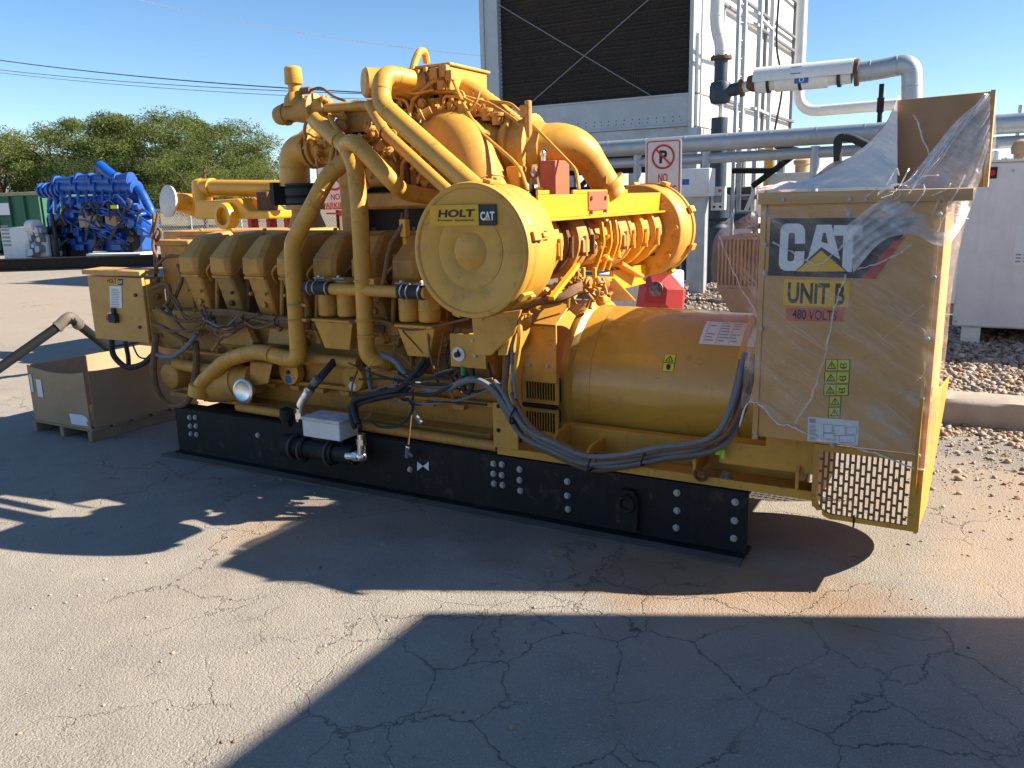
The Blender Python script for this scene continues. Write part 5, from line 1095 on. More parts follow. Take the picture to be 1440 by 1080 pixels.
# air can, down pipe, junction box on top
b = MB(); p0 = PY(511, 116, .2); p1 = PY(606, 122, .5); d = p1-p0; b.lathe([(0, 0), (.0, .068), (.012, .078), (.3, .078), (.31, .084), (.33, .084), (.34, .07), (np.linalg.norm(d), .07)], p0, d, 26); can = part('air_can', YEL, b)
b = MB(); b.ring(p0+nrm(d)*.32, d, .08, .008, 24, 6); part('band', DUST, b, can)
b = MB(); b.beads(PL([(578, 112, .28), (538, 104, .1), (535, 146, .06), (684, 279, -.14)]), [.09, .09], .05, 18); b.tube(fillet(PL([(578, 112, .28), (538, 104, .1), (535, 146, .06), (684, 279, -.14)]), [.09, .09], 9), .05, 18); part('down_pipe', YEL, b)
a, c = PY(543, 148, .46), PY(636, 93, .46); b = MB(); b.box((a[0], .46, a[2]), (c[0]-.22, .86, c[2]-.03)); b.box((c[0]-.2195, .43, a[2]+.03), (c[0], .82, c[2]-.0)); jb = part('junction_box', YEL, b, bevel=.008)
b = MB(); b.box((a[0]-.03, .43, c[2]-.0295), (c[0]-.222, .9, c[2]-.012)); b.box((a[0]+.01, .47, c[2]-.0115), (c[0]-.24, .82, c[2]+.02)); b.box((c[0]-.22, .42, c[2]+.0005), (c[0]+.012, .84, c[2]+.016)); part('lid', YEL, b, jb, bevel=.004)
b = MB()
for px, py, s in ((612, 104, .03), (625, 100, .03), (633, 106, .025), (600, 98, .012), (588, 104, .02), (580, 118, .018), (606, 122, .02), (622, 120, .025)): q = PY(px, py, .41); b.box(q-V(s*.8, .02, s), q+V(s*.8, .018, s))
part('connector', DUST, b, jb, bevel=.003)
b = MB(); b.hose(PL([(576, 132, .42), (578, 112, .42), (583, 88, .46), (590, 73, .5), (597, 74, .55), (600, 88, .58)]), .02, 10); part('gooseneck_hose', YEL, b, jb)
b = MB(); b.hose(PL([(602, 96, .44), (606, 112, .42), (590, 130, .4), (592, 160, .38), (590, 175, .36)]), .006, 6); part('green_wire', TEAL, b, jb)
b = MB()
for pts, rr in (([(634, 108, .44), (612, 112, .4), (596, 126, .38), (580, 140, .36), (576, 168, .34)], .011), ([(636, 110, .44), (646, 134, .4), (660, 162, .34), (676, 186, .28), (722, 226, .2), (733, 240, .16), (742, 268, .12)], .009),
                ([(684, 141, .5), (719, 146, .48), (730, 156, .46), (806, 234, .32), (811, 242, .3), (814, 266, .28)], .009), ([(600, 128, .42), (652, 128, .42), (654, 150, .42), (660, 168, .38)], .008), ([(640, 132, .44), (690, 146, .44), (724, 168, .42), (736, 182, .4)], .009), ([(623, 145, .4), (625, 135, .4), (648, 136, .4), (676, 150, .4)], .008), ([(545, 128, .35), (585, 132, .35), (610, 126, .38)], .007), ([(552, 136, .3), (572, 142, .32), (577, 165, .3)], .007)): b.tube(fillet(PL(pts), .03, 4), rr, 8)
part('sense_line', YEL, b)
# ---- red oxide bracket, chrome clevis
a, c = PY(760, 272, .3), PY(781, 225, .3); b = MB(); b.box((a[0], .3, a[2]-.04), (c[0], .46, c[2])); rd = part('red_bracket', ORANGE, b, bevel=.005)
b = MB(); b.box((a[0]-.02, .29, a[2]-.06), (a[0]+.02, .33, a[2]+.03)); part('foot', GOLD, b, rd)
b = MB(); q = PY(752, 240, .35); b.bar(q+V(-.03, 0, -.1), q+V(-.005, 0, .03), .012); b.bar(q+V(.03, 0, -.1), q+V(.005, 0, .03), .012); b.ball(q-V(0, .01, .02), .022, 10, 6); b.tube([q+V(.05, 0, .0), q+V(.05, 0, .07)], .012, 8); b.ball(q+V(.05, 0, .08), .018, 8, 5); part('clevis', CHROME, b)
b = MB(); q = PY(727, 268, .3); b.box(q-V(.04, .04, .08), q+V(.04, .04, .12)); b.lathe([(0, .035), (.16, .035)], PY(720, 270, .4)-V(0, 0, .1), (0, 0, 1), 12); part('oil_drain', GOLD, b, bevel=.01)

# ---- air cleaners
DY = -.42; c1 = (PY(658, 255, DY)+PY(655, 448, DY))/2; R1 = (PY(658, 255, DY)[2]-PY(655, 448, DY)[2])/2; cx = PY(661, 351, DY)[0]; C1 = V(cx, DY, c1[2]); AY = V(0, 1, 0)
b = MB(); b.lathe([(.0, 0), (.0, R1*.27), (.0022, R1*.277), (.0022, R1*.283), (.0, R1*.29), (.0, R1*.55), (.0022, R1*.556), (.0022, R1*.562), (.0, R1*.57), (.0, R1*.90), (-.006, R1*.915), (-.008, R1*.95), (-.004, R1*.985), (.012, R1), (.03, R1), (.035, R1*.985), (.05, R1*.985), (.055, R1), (.07, R1), (.075, R1*.975), (.26, R1*.975), (.265, R1*.96), (.28, R1*.6), (.28, 0)], C1, AY, 64); d1 = part('air_cleaner', YEL, b, ang=50)
o = lambda px, py, f=0: PY(px, py, DY-.006-f)
b = MB(); b.mi = 0; q0, q1 = o(604, 289), o(698, 317); b.box((q0[0], DY-.0075, q1[2]), (o(673, 300)[0], DY-.005, q0[2])); b.mi = 1; b.box((o(673.3, 300)[0], DY-.0075, q1[2]), (q1[0], DY-.005, q0[2]))
b.text('HOLT', PY(616, 306, DY-.009), V(1, 0, 0), V(0, 0, 1), PY(616, 295, DY)[2]-PY(616, 306, DY)[2], PY(668, 300, DY)[0]-PY(616, 300, DY)[0], bold=.035, shear=.12)
b.text('Power Systems', PY(616, 312.5, DY-.009), V(1, 0, 0), V(0, 0, 1), .014, PY(666, 310, DY)[0]-PY(616, 310, DY)[0], bold=.012)
b.mi = 2; b.text('CAT', PY(675.5, 310, DY-.009), V(1, 0, 0), V(0, 0, 1), .037, PY(695.5, 300, DY)[0]-PY(675.5, 300, DY)[0], bold=.04)
b.mi = 0; q = PY(685.5, 310, DY-.0105); b.flat([q+V(-.018, 0, 0), q+V(.018, 0, 0), q+V(0, 0, .018)]); part('maker_decal', [HOLTY, INK, WINK], b, d1, flat=True)
b = MB()
for an in (12, 75, 170, 250, 320): a = radians(an); q = C1+V(cos(a)*R1, .07, sin(a)*R1); t_ = V(-sin(a), 0, cos(a)); n_ = V(cos(a), 0, sin(a)); b.obox(q+n_*.008, t_*.02, V(0, .045, 0), n_*.008); b.obox(q+n_*.014+V(0, .04, 0), t_*.01, V(0, .02, 0), n_*.012)
part('latch', YEL, b, d1, bevel=.003)
b = MB(); q = C1+V(R1*.98, .1, .07); b.obox(q+V(-.008, .05, 0), V(.004, 0, -.002), V(0, .03, 0), V(0, 0, .008)); b.obox(q+V(-.008, .06, -.03), V(.004, 0, 0), V(0, .02, 0), V(0, 0, .006)); part('stencil_mark', RUST, b, d1)
D2Y = 1.70; C2 = PY(917, 323, D2Y); b = MB(); b.lathe([(-.28, 0), (-.28, .12), (-.275, .15), (-.27, R1*.93), (-.26, R1*.965), (-.06, R1*.965), (-.055, R1*1.0), (-.03, R1*1.0), (-.025, R1*.97), (.0, R1*.98), (.02, R1*.9), (.02, 0)], C2, AY, 64); d2 = part('air_cleaner', YEL, b, ang=50)
b = MB()
for an in (-60, -20, 25, 70, 110): a = radians(an); q = C2+V(cos(a)*R1, -.05, sin(a)*R1); n_ = V(cos(a), 0, sin(a)); t_ = V(-sin(a), 0, cos(a)); b.obox(q+n_*.01, t_*.02, V(0, .04, 0), n_*.01)
for an in (-35, 5): a = radians(an); q = C2+V(cos(a)*R1*.86, -.278, sin(a)*R1*.86); b.cyl(q, q-V(0, .012, 0), .016, 12)
part('latch', YEL, b, d2, bevel=.003)
b = MB(); q = PY(916, 343, D2Y-.3); b.mi = 0; b.cyl(q+V(0, 0, -.03), q+V(0, 0, .04), .026, 14); b.mi = 1; b.cyl(q+V(0, 0, -.07), q+V(0, 0, -.03), .022, 14); b.mi = 2; b.cyl(q+V(0, 0, -.012), q+V(0, 0, .01), .0272, 14); b.mi = 3; b.tube([q+V(0, 0, .04), q+V(-.01, .02, .1)], .008, 8); part('service_indicator', [CHROME, RUBBER, TEAL, GOLD], b, d2)
# intake duct with clamps between them
b = MB(); IA = V(cx, DY+.28, C1[2]); D = V(C2[0]-cx, C2[1]-.28-DY-.28, C2[2]-C1[2]); LD = np.linalg.norm(D)
prof = [(0, .17), (LD*.1, .16), (LD*.2, .15), (LD*.5, .145), (LD*.8, .15), (LD*.92, .17), (LD, .18)]; b.lathe(prof, IA, D, 30); du = part('intake_duct', DUST, b)
for f, w, r, mt in ((.12, .035, .19, YEL), (.22, .02, .17, RUST), (.30, .06, .185, DUST), (.38, .015, .165, RUST), (.62, .06, .185, DUST), (.70, .025, .175, YEL), (.80, .03, .185, GOLD), (.90, .02, .195, YEL)):
    b = MB(); b.lathe([(-w, r-.02), (-w+.006, r), (w-.006, r), (w, r-.02)], IA+D*f, D, 32)
    q = IA+D*f+V(r*.98, 0, -.02); b.obox(q, V(.014, 0, 0), V(0, w*.6, 0), V(0, 0, .03)); b.obox(q+V(.006, 0, .0), V(.012, 0, 0), V(0, .008, 0), V(0, 0, .05)); part('band_clamp', mt, b, du)
b = MB()
for f in (.3, .62): q = IA+D*f+V(.186, -.01, .0); b.box(q+V(-.004, -.018, -.016), q+V(.002, .018, .018))
part('clamp_label', LABEL, b, du)
b = MB()
for f in (.44, .5, .55): q = IA+D*f+V(.15, 0, 0); b.tube(fillet([q+V(-.05, 0, .14), q+V(.02, 0, .1), q+V(.03, .01, -.02), q+V(-.02, 0, -.17)], .03, 4), .014, 8); b.greeble(q, 7, (.03, .04, .12), .014)
part('wastegate_linkage', GOLD, b, du, bevel=.004)
# beam that ties them
BX = 2.80; z0, z1 = PY(757, 308, -.14)[2], PY(757, 274, -.14)[2]; ye = 1.46
b = MB(); b.box((BX, -.16, z0), (BX+.012, ye, z1)); b.box((BX-.1, -.16, z0-.012), (BX+.05, ye+.02, z0-.0005)); b.box((BX, -.16, z1+.0005), (BX+.012, -.05, z1+.02)); b.box((BX, .2, z1+.0005), (BX+.012, .9, z1+.02))
bm = part('tie_beam', GOLD, b, bevel=.002)
q = PY(843, 288, .75); ya = [P(827, 285, X=BX+.014)[1], P(853, 285, X=BX+.014)[1]]; b = MB(); b.box((BX+.0125, ya[0], z0+.025), (BX+.018, ya[1], z1+.012)); rp = part('red_plate', ORANGE, b, bm, bevel=.001)
b = MB()
for f in (.12, .88):
    for g_ in (.15, .8): b.cyl((BX+.018, ya[0]+(ya[1]-ya[0])*f, z0+(z1-z0)*g_), (BX+.026, ya[0]+(ya[1]-ya[0])*f, z0+(z1-z0)*g_), .011, 8)
part('plate_bolt', RUST, b, rp)
# supports under the duct
b = MB(); b.bar(PY(775, 420, -.05), PY(812, 372, .3), .03, .02); b.bar(PY(820, 402, .4), PY(820, 376, .4), .02); b.bar(PY(836, 402, .5), PY(836, 376, .5), .02); b.bar(PY(800, 410, .3), PY(846, 402, .6), .03); b.bar(PY(838, 398, .5), PY(858, 392, .9), .04, .02); b.bar(PY(860, 395, 1.0), PY(905, 385, 1.4), .03, .12); part('duct_support', GOLD, b, bevel=.003)
b = MB(); b.prism(PL([(853, 367, 1.0), (884, 386, 1.25), (884, 390, 1.25), (853, 372, 1.0)]), (.1, 0, 0)); b.bar(PY(690, 445, -.1), PY(690, 470, -.05), .08, .02); part('duct_bracket', YEL, b)
for _ in range(1):
    b = MB()
    for px, py, y in ((785, 400, .2), (805, 398, .3), (828, 400, .4), (843, 405, .5), (762, 412, .1)): b.greeble(PY(px, py, y), 9, (.06, .08, .04), .016)
    part('rear_fitting', DUST, b, bevel=.003)
b = MB()
for k in range(6):
    j = lambda: random.uniform(-4, 4)
    b.hose(PL([(722, 440+j(), .05), (748, 428+j(), .0), (785, 418+j(), .05), (806, 408+j(), .12), (815, 404+j(), .2), (806, 398+j(), .3)]), random.uniform(.011, .018), 8, 6)
part('hose_bundle', LOOM, b)
# big support bracket below the near drum
b = MB(); b.prism(PL([(663, 445, -.12), (732, 436, -.12), (722, 470, -.12), (690, 500, -.12), (668, 500, -.12)]), (0, .02, 0)); b.prism(PL([(700, 448, -.1), (722, 448, -.1), (712, 500, -.1), (700, 500, -.1)]), (0, .2, 0)); part('drum_bracket', YEL, b, bevel=.003)

# ---- flywheel housing, alternator
ALY, ALZ, ALR = .65, .612, .388
b = MB(); xh = PY(700, 560, .1)[0]; b.box((2.34, .27, .32), (2.52, 1.04, .98)); b.lathe([(0, .40), (.12, .40)], (2.36, ALY, .64), (1, 0, 0), 40); fh = part('flywheel_housing', YEL, b, bevel=.01)
b = MB(); a, c = PY(694, 629, .0), PY(727, 561, .0); b.box((a[0], .0, a[2]), (c[0], .014, c[2]-.03)); b.prism([(a[0]+.04, .0, c[2]-.031), (c[0], .0, c[2]-.031), (c[0]-.03, .0, c[2]+.04), (a[0]+.04, .0, c[2]+.04)][::1], (0, .014, 0)); mb_ = part('mount_bracket', YEL, b, bevel=.004)
b = MB()
for px, py in ((701, 571), (719, 587), (701, 605)): q = PY(px, py, -.001); b.cyl(q, q+V(0, -.003, 0), .011, 14)
part('bolt_hole', DARK, b, mb_)
# rear hood of the coupling: front plate, slanting roof, louvred guards
yh = .12
f0, f1, f2, f3 = PY(738, 536, yh), PY(783, 539, yh), PY(792, 457, yh), PY(744, 455, yh)
xl, xr, zb_, zt_ = f0[0], f1[0], f0[2], f3[2]
b = MB(); b.hexa([(xl, yh, zb_), (xr, yh, zb_), (xr, yh+.012, zb_), (xl, yh+.012, zb_), (xl, yh, zt_), (xr, yh, zt_), (xr, yh+.012, zt_), (xl, yh+.012, zt_)]); 
b.prism([(xl, yh, zt_+.0005), (xr, yh, zt_+.0005), (xr, yh+.34, zt_+.17), (xl, yh+.34, zt_+.17)], (0, 0, -.012)); b.prism([(xl, yh+.341, zt_+.17), (xr, yh+.341, zt_+.17), (xr, ALY+.2, zt_+.17), (xl, ALY+.2, zt_+.17)], (0, 0, -.012)); b.prism([(xl, ALY+.201, zt_+.17), (xr, ALY+.201, zt_+.17), (xr, ALY+.54, zt_), (xl, ALY+.54, zt_)], (0, 0, -.012)); hd = part('coupling_guard', YEL, b, bevel=.004)
bolts([(745, 513), (770, 515)], hd, yh, SMALL_ME)
def vent(pxs, pys, n, y=.17):
    a, c = PY(pxs[0], pys[1], y), PY(pxs[1], pys[0], y); b = MB(); b.mi = 0
    b.box((a[0]-.02, y, a[2]-.02), (c[0]+.02, y+.012, a[2])); b.box((a[0]-.02, y, c[2]), (c[0]+.02, y+.012, c[2]+.02)); b.box((a[0]-.02, y, a[2]+.0005), (a[0], y+.012, c[2]-.0005)); b.box((c[0], y, a[2]+.0005), (c[0]+.02, y+.012, c[2]-.0005))
    for k in range(1, n): x = a[0]+(c[0]-a[0])*k/n; b.box((x-.0019, y+.002, a[2]), (x+.0019, y+.01, c[2]))
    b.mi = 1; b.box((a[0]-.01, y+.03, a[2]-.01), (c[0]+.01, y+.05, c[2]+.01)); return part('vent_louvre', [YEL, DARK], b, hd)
vent((740, 780), (537, 560), 11); vent((740, 780), (582, 604), 11); vent((749, 776), (625, 640), 9)
b = MB(); a, c = PY(736, 640, .18), PY(783, 540, .18); b.box((a[0], .235, a[2]-.02), (c[0], .28, c[2])); q0, q1 = PY(735, 567, .165), PY(782, 573, .165); part('side_guard', YEL, b, hd)
b = MB(); b.box((q0[0], .158, q0[2]-.012), (q1[0], .182, q0[2]+.004)); part('guard_gap_shadow', DARK, b, hd)  # dark strip painted in for the shadow of the gap
xe = PY(790, 520, ALY-ALR)[0]
def al(px, py=540): return PY(px, py, ALY-ALR)[0]
b = MB(); b.lathe([(0, .36), (.004, .425), (.02, .43), (.045, .43), (.055, .41), (.065, .398), (al(828)-al(790), ALR), (al(828)-al(790)+.001, ALR)], (al(790), ALY, ALZ), (1, 0, 0), 72); alt = part('alternator', ALTP, b, ang=40)
L2 = 3.86-al(828)
b = MB(); b.lathe([(0, ALR-.004), (.004, ALR+.003), (L2, ALR+.003), (L2+.002, ALR-.05)], (al(828), ALY, ALZ), (1, 0, 0), 96); b.box((al(828)+.02, ALY-.34, .335), (3.86, ALY+.34, .5)); part('alternator_shell', ALTP, b, alt, ang=40)
def on_shell(px, py, off=.002):   # sight line against the barrel
    d = CF+CR*(px-720)/FPX-CU*(py-540)/FPX; oy, oz = CAM_POS[1]-ALY, CAM_POS[2]-ALZ; R = ALR+.003+off
    A = d[1]**2+d[2]**2; B2 = oy*d[1]+oz*d[2]; Cc = oy*oy+oz*oz-R*R; s = (-B2-sqrt(B2*B2-A*Cc))/A; return CAM_POS+d*s
def shell_patch(b, x0, x1, a0, a1, off, n=6):
    R = ALR+.003+off; b.grid(lambda u, v: (x0+(x1-x0)*u, ALY+R*cos(a0+(a1-a0)*v), ALZ+R*sin(a0+(a1-a0)*v)), 1, n)
def ang_of(q): return atan2(q[2]-ALZ, q[1]-ALY) % (2*pi)
q0, q1 = on_shell(1000, 452), on_shell(1042, 487); x0, x1, a0, a1 = q0[0], q1[0]+.06, ang_of(q0), ang_of(q1)
b = MB(); b.mi = 0; shell_patch(b, x0-.02, x1, a0, a1, .002); b.mi = 1
for i in range(4):
    for j in range(7):
        if random.random() < .85: u0 = x0+.0+i*(x1-x0)/4+.006; v0 = a0+(a1-a0)*(.08+j*.125); shell_patch(b, u0, u0+random.uniform(.02, .05), v0, v0+(a1-a0)*.035, .0032, 1)
    shell_patch(b, x0+i*(x1-x0)/4, x0+i*(x1-x0)/4+.002, a0+(a1-a0)*.05, a0+(a1-a0)*.95, .0032)
part('rating_label', [LABEL, GREYINK], b, alt, flat=True)
q0, q1 = on_shell(935.5, 498), on_shell(946.5, 523); x0, x1, a0, a1 = q0[0], q1[0], ang_of(q0), ang_of(q1); am = (a0+a1)/2
b = MB(); b.mi = 1; shell_patch(b, x0-.002, x1+.002, a0-.004*(1 if a1 > a0 else -1), a1+.004*(1 if a1 > a0 else -1), .0015); b.mi = 0; shell_patch(b, x0, x1, a0, am-(am-a0)*.05, .0025); shell_patch(b, x0, x1, am+(am-a0)*.05, a1, .0025)
b.mi = 1; cc = lambda f, g: V(x0+(x1-x0)*f, ALY+(ALR+.0065)*cos(a0+(a1-a0)*g), ALZ+(ALR+.0065)*sin(a0+(a1-a0)*g))
b.flat([cc(.5, .06), cc(.9, .42), cc(.1, .42)]); b.mi = 0; b.flat([c+V(0, -.001, 0) for c in (cc(.5, .15), cc(.75, .38), cc(.25, .38))]); b.mi = 1; b.flat([c+V(0, -.002, 0) for c in (cc(.5, .2), cc(.58, .34), cc(.42, .34))]); b.flat([cc(.3, .62), cc(.5, .56), cc(.7, .62), cc(.7, .82), cc(.55, .93), cc(.35, .85)])
part('hazard_decal', [LIME, INK], b, alt, flat=True)
b = MB(); b.lathe([(0, ALR+.004), (.012, ALR+.008), (.03, ALR+.008), (.034, ALR)], (al(1030, 560), ALY, ALZ), (1, 0, 0), 80); part('end_seam', YEL, b, alt)
b = MB(); a = PY(845, 425, ALY); b.box((al(800)+.0, ALY-.05, ALZ+.41), (al(800)+.05, ALY+.05, ALZ+.45)); part('lifting_eye', YEL, b, alt, bevel=.01)
# base rails and gussets under the alternator
zr = .33
b = MB(); b.box((2.46, .02, .306), (4.02, .2, .320)); b.box((2.46, .008, .306), (4.02, .0195, .345)); br = part('base_rail', YEL, b, bevel=.002)
b = MB(); b.box((2.5, .2005, .306), (3.95, .26, .45)); part('base_web', YEL, b, br)
for px, h in ((788, .11), (835, .06), (905, .05), (983, .12), (1125, .13)):
    q = PY(px, 660, .1); b = MB(); x = q[0]; b.prism([(x, .0, .3455), (x, .2, .3455), (x, .2, .3455+h), (x, .06, .3455+h), (x, .0, .3455+h*.6)], (.014, 0, 0)); part('gusset', YEL, b, br, bevel=.002)
for px, py in ((788, 632), (985, 668)):
    q = PY(px, py, -.01); b = MB(); b.ring(q, (0, 1, .2), .026, .008, 18, 6); part('lifting_ring', RUST, b, br)
b = MB()
for px, py in ((1020, 674), (875, 655)): q = PY(px, py, .1); b.cyl((q[0], .1, .3205), (q[0], .1, .345), .02, 6); b.cyl((q[0], .1, .3205), (q[0], .1, .326), .03, 14)
part('anchor_bolt', BOLT, b, br)
b = MB(); q = PY(1010, 630, .0); b.box(q-V(.012, .005, .03), q+V(.012, .005, .03)); b.box(q+V(.014, -.005, -.045), q+V(.03, .005, -.005)); part('tag', flatmat('lime_tag', (.45, .75, .05)), b, br)
# ---- small junction plate with gauge
a, c = PY(634, 515, -.06), PY(682, 472, -.06); b = MB(); b.box((a[0], -.06, a[2]), (c[0], -.048, c[2])); b.box((a[0]+.01, -.0475, a[2]+.01), (c[0]-.01, .05, c[2]-.01)); jp = part('terminal_plate', YEL, b, bevel=.003)
q = PY(645, 498, -.062); b = MB(); b.mi = 0; b.lathe([(0, .036), (.004, .036), (.004, 0)], q, (0, -1, 0), 24); b.mi = 1; b.lathe([(.004, .014), (.025, .014), (.026, .0)], q, (0, -1, 0), 14); b.flat([q+V(-.014, -.006, .0), q+V(.014, -.006, .0), q+V(0, -.006, .028)]); part('selector_knob', [LABEL, RUBBER], b, jp)
bolts([(666, 479), (676, 479), (669, 500)], jp, -.06, SMALL_ME)
b = MB(); b.hose(PL([(651, 516, -.04), (650, 536, -.05), (654, 550, -.05), (660, 551, -.05), (664, 540, -.05), (664, 518, -.04)]), .014, 8); part('loop_cable', RUBBER, b, jp)
b = MB(); q = PY(652, 522, -.05); b.cyl(q-V(0, 0, .02), q+V(0, 0, .03), .014, 10); part('green_plug', flatmat('green_plug', (.03, .25, .08)), b, jp)
# ---- prelube pump and white controller box on the near rail
by = -.16; a, c = PY(427, 620, by), PY(478, 588, by)
x0, x1, z0, z1 = a[0], PY(477, 605, by)[0], PY(450, 617, by)[2], PY(450, 589, by)[2]
b = MB(); b.box((x0, by, z0), (x1, by+.16, z1-.02)); cb = part('controller_box', WHITE, b, bevel=.006)
b = MB(); b.box((x0-.006, by-.006, z1-.0195), (x1+.006, by+.166, z1)); part('lid', paint('rusty_white', (.62, .62, .62), .5, (.25, .15, .08), .7, 14), b, cb, bevel=.004)
b = MB(); b.tube([PY(412, 627, by+.04), PY(500, 640, by+.04)], .055, 20); b.lathe([(0, .065), (.03, .065)], PY(428, 629, by+.04), (1, 0, 0), 20); b.lathe([(0, .066), (.02, .066)], PY(470, 636, by+.04), (1, 0, 0), 20); pm = part('prelube_pump', BLACK, b)
b = MB(); q = PY(412, 627, by+.04); b.lathe([(-.05, .05), (-.04, .07), (.02, .072), (.03, .06)], q, (1, 0, 0), 20); part('pump_head', BLACK, b, pm)
b = MB()
for px, py in ((416, 628), (429, 632), (466, 637)): b.ring(PY(px, py, by+.04), (1, 0, 0), .068, .008, 20, 6)
part('pump_band', DSTEEL, b, pm)
b = MB(); b.tube([PY(488, 641, by), PY(508, 642, by)], .022, 14); b.tube([PY(508, 646, by), PY(508, 610, by)], .022, 14); b.lathe([(0, .028), (.03, .028)], PY(508, 625, by), (0, 0, 1), 6); b.lathe([(0, .028), (.03, .028)], PY(498, 641, by), (1, 0, 0), 6); b.ball(PY(508, 642, by), .03, 12, 8); part('elbow_fitting', CHROME, b, pm)
b = MB(); a, c = PY(397, 622, by+.06), PY(425, 582, by+.06); b.box((a[0], by+.06, a[2]+.05), (c[0], by+.15, c[2]-.03)); b.cyl(PY(403, 590, by+.05), PY(403, 575, by+.05), .04, 16); b.box(PY(396, 600, by+.03), PY(407, 578, by+.05)); part('solenoid_valve', BLACK, b, pm, bevel=.006)
b = MB(); b.pipe(PL([(421, 592, by+.08), (421, 570, by+.08), (436, 546, by+.1)]), .023, .06, 14); b.lathe([(0, .03), (.035, .03)], PY(421, 588, by+.08), (0, 0, 1), 6); b.lathe([(0, .027), (.03, .03)], PY(433, 552, by+.1), PY(436, 546, by+.1)-PY(431, 556, by+.1), 14); part('hose_fitting', CHROME, b, pm)
hose('supply_hose', [(434, 550, by+.1), (447, 535, by+.12), (460, 520, .0), (470, 508, .06)], .022, RUBBER, pm)
b = MB(); b.cyl(PY(443, 537, by+.1)-V(.012, 0, .012), PY(447, 532, by+.1)+V(.0, 0, .0), .0235, 14); part('hose_label', CONDUIT, b, pm)
b = MB(); b.hose(PL([(400, 582, by+.06), (402, 571, by+.06), (412, 570, by+.06), (420, 575, by+.06)]), .006, 6); part('solenoid_lead', RUBBER, b, pm)
b = MB(); b.box((x0+.02, by+.04, z0-.04), (x1-.02, .0035, z0-.001)); part('shelf_bracket', BLACK, b, pm)
# ---- cables
def bundle(name, pts, mats, n, rr, jit, parent=None):
    for k in range(n):
        a = 2*pi*k/n+.5; off = [(jit*cos(a)*1.0, jit*sin(a)) for _ in pts]
        b = MB(); b.hose([PY(x+o[0]*1.3, y+o[1]*1.2, z+.004*o[1]) for (x, y, z), o in zip(pts, off)], rr, 8, 8); part(name, mats[k % len(mats)], b, parent)
bundle('armoured_cable', [(700, 545, -.02), (712, 560, -.04), (724, 583, -.05), (745, 612, -.06), (785, 632, -.06), (830, 650, -.06), (880, 648, -.06), (930, 638, -.06), (980, 632, -.05), (1012, 618, -.04), (1032, 585, -.02), (1044, 545, .03), (1052, 505, .1)], [CONDUIT, LOOM, CONDUIT], 5, .0125, 8)
hose('engine_cable', [(536, 498, .02), (556, 508, .0), (572, 528, -.02), (595, 545, -.03), (622, 549, -.04), (650, 537, -.06), (668, 534, -.07), (690, 545, -.06), (708, 566, -.06), (722, 586, -.06)], .018, CONDUIT)
hose('engine_cable', [(520, 500, .04), (518, 520, .02), (522, 550, .0)], .013, CONDUIT)
bundle('black_cable', [(503, 600, -.12), (497, 580, -.1), (500, 566, -.1), (530, 558, -.08), (562, 550, -.06), (582, 530, -.03), (598, 508, .0)], [RUBBER], 3, .015, 3.5)
hose('black_cable', [(498, 570, -.1), (540, 558, -.1), (575, 554, -.08), (602, 556, -.06), (625, 548, -.06), (640, 540, -.06)], .009, RUBBER)
hose('thin_wire', [(520, 592, -.1), (534, 600, -.1), (556, 600, -.1), (574, 588, -.09), (580, 572, -.08), (572, 560, -.08)], .007, RUBBER)
hose('thin_wire', [(577, 500, .04), (582, 540, -.02), (578, 585, -.05), (574, 625, -.06)], .005, LOOM)
hose('thin_wire', [(503, 520, -.02), (495, 545, -.08), (497, 580, -.1), (510, 590, -.1), (524, 580, -.1)], .005, LOOM)
b = MB(); q = PY(574, 636, -.06); b.tube([q+V(0, 0, .03), q-V(.01, 0, .03)], .013, 8); b.tube([q-V(.0, 0, 0), q+V(.03, 0, -.02)], .009, 8); part('loose_plug', CONDUIT, b)
b = MB(); q = PY(585, 586, -.08); b.tube([q, q+V(.03, 0, -.03)], .012, 8); b.tube(PL([(578, 560, -.05), (586, 583, -.08)]), .006, 6); part('loose_plug', CONDUIT, b)
b = MB(); b.tube(fillet(PL([(556, 495, .08), (572, 506, .06), (578, 514, .05), (580, 560, .05)]), .02, 4), .008, 8); b.tube(fillet(PL([(633, 517, .1), (636, 560, .1), (640, 568, .1)]), .02, 4), .007, 8); b.bar(PY(588, 520, .08), PY(612, 488, .08), .05, .03); part('oil_line', DUST, b)
hose('riser_cable', [(732, 430, .02), (726, 450, -.02), (716, 490, -.06), (712, 520, -.06), (711, 545, -.06), (712, 560, -.06)], .02, LOOM)
hose('riser_cable', [(728, 440, -.02), (731, 470, -.05), (726, 510, -.06), (718, 540, -.06), (722, 575, -.06)], .014, YEL)
hose('riser_cable', [(724, 448, -.04), (720, 480, -.07), (721, 520, -.07), (726, 560, -.07)], .009, CONDUIT)
b = MB()
for px, py in ((724, 584), (833, 650), (908, 642)): q = PY(px, py, -.06); b.ring(q, nrm(V(1, 0, -.3)), .045, .005, 18, 5)
part('cable_tie', RUBBER, b)

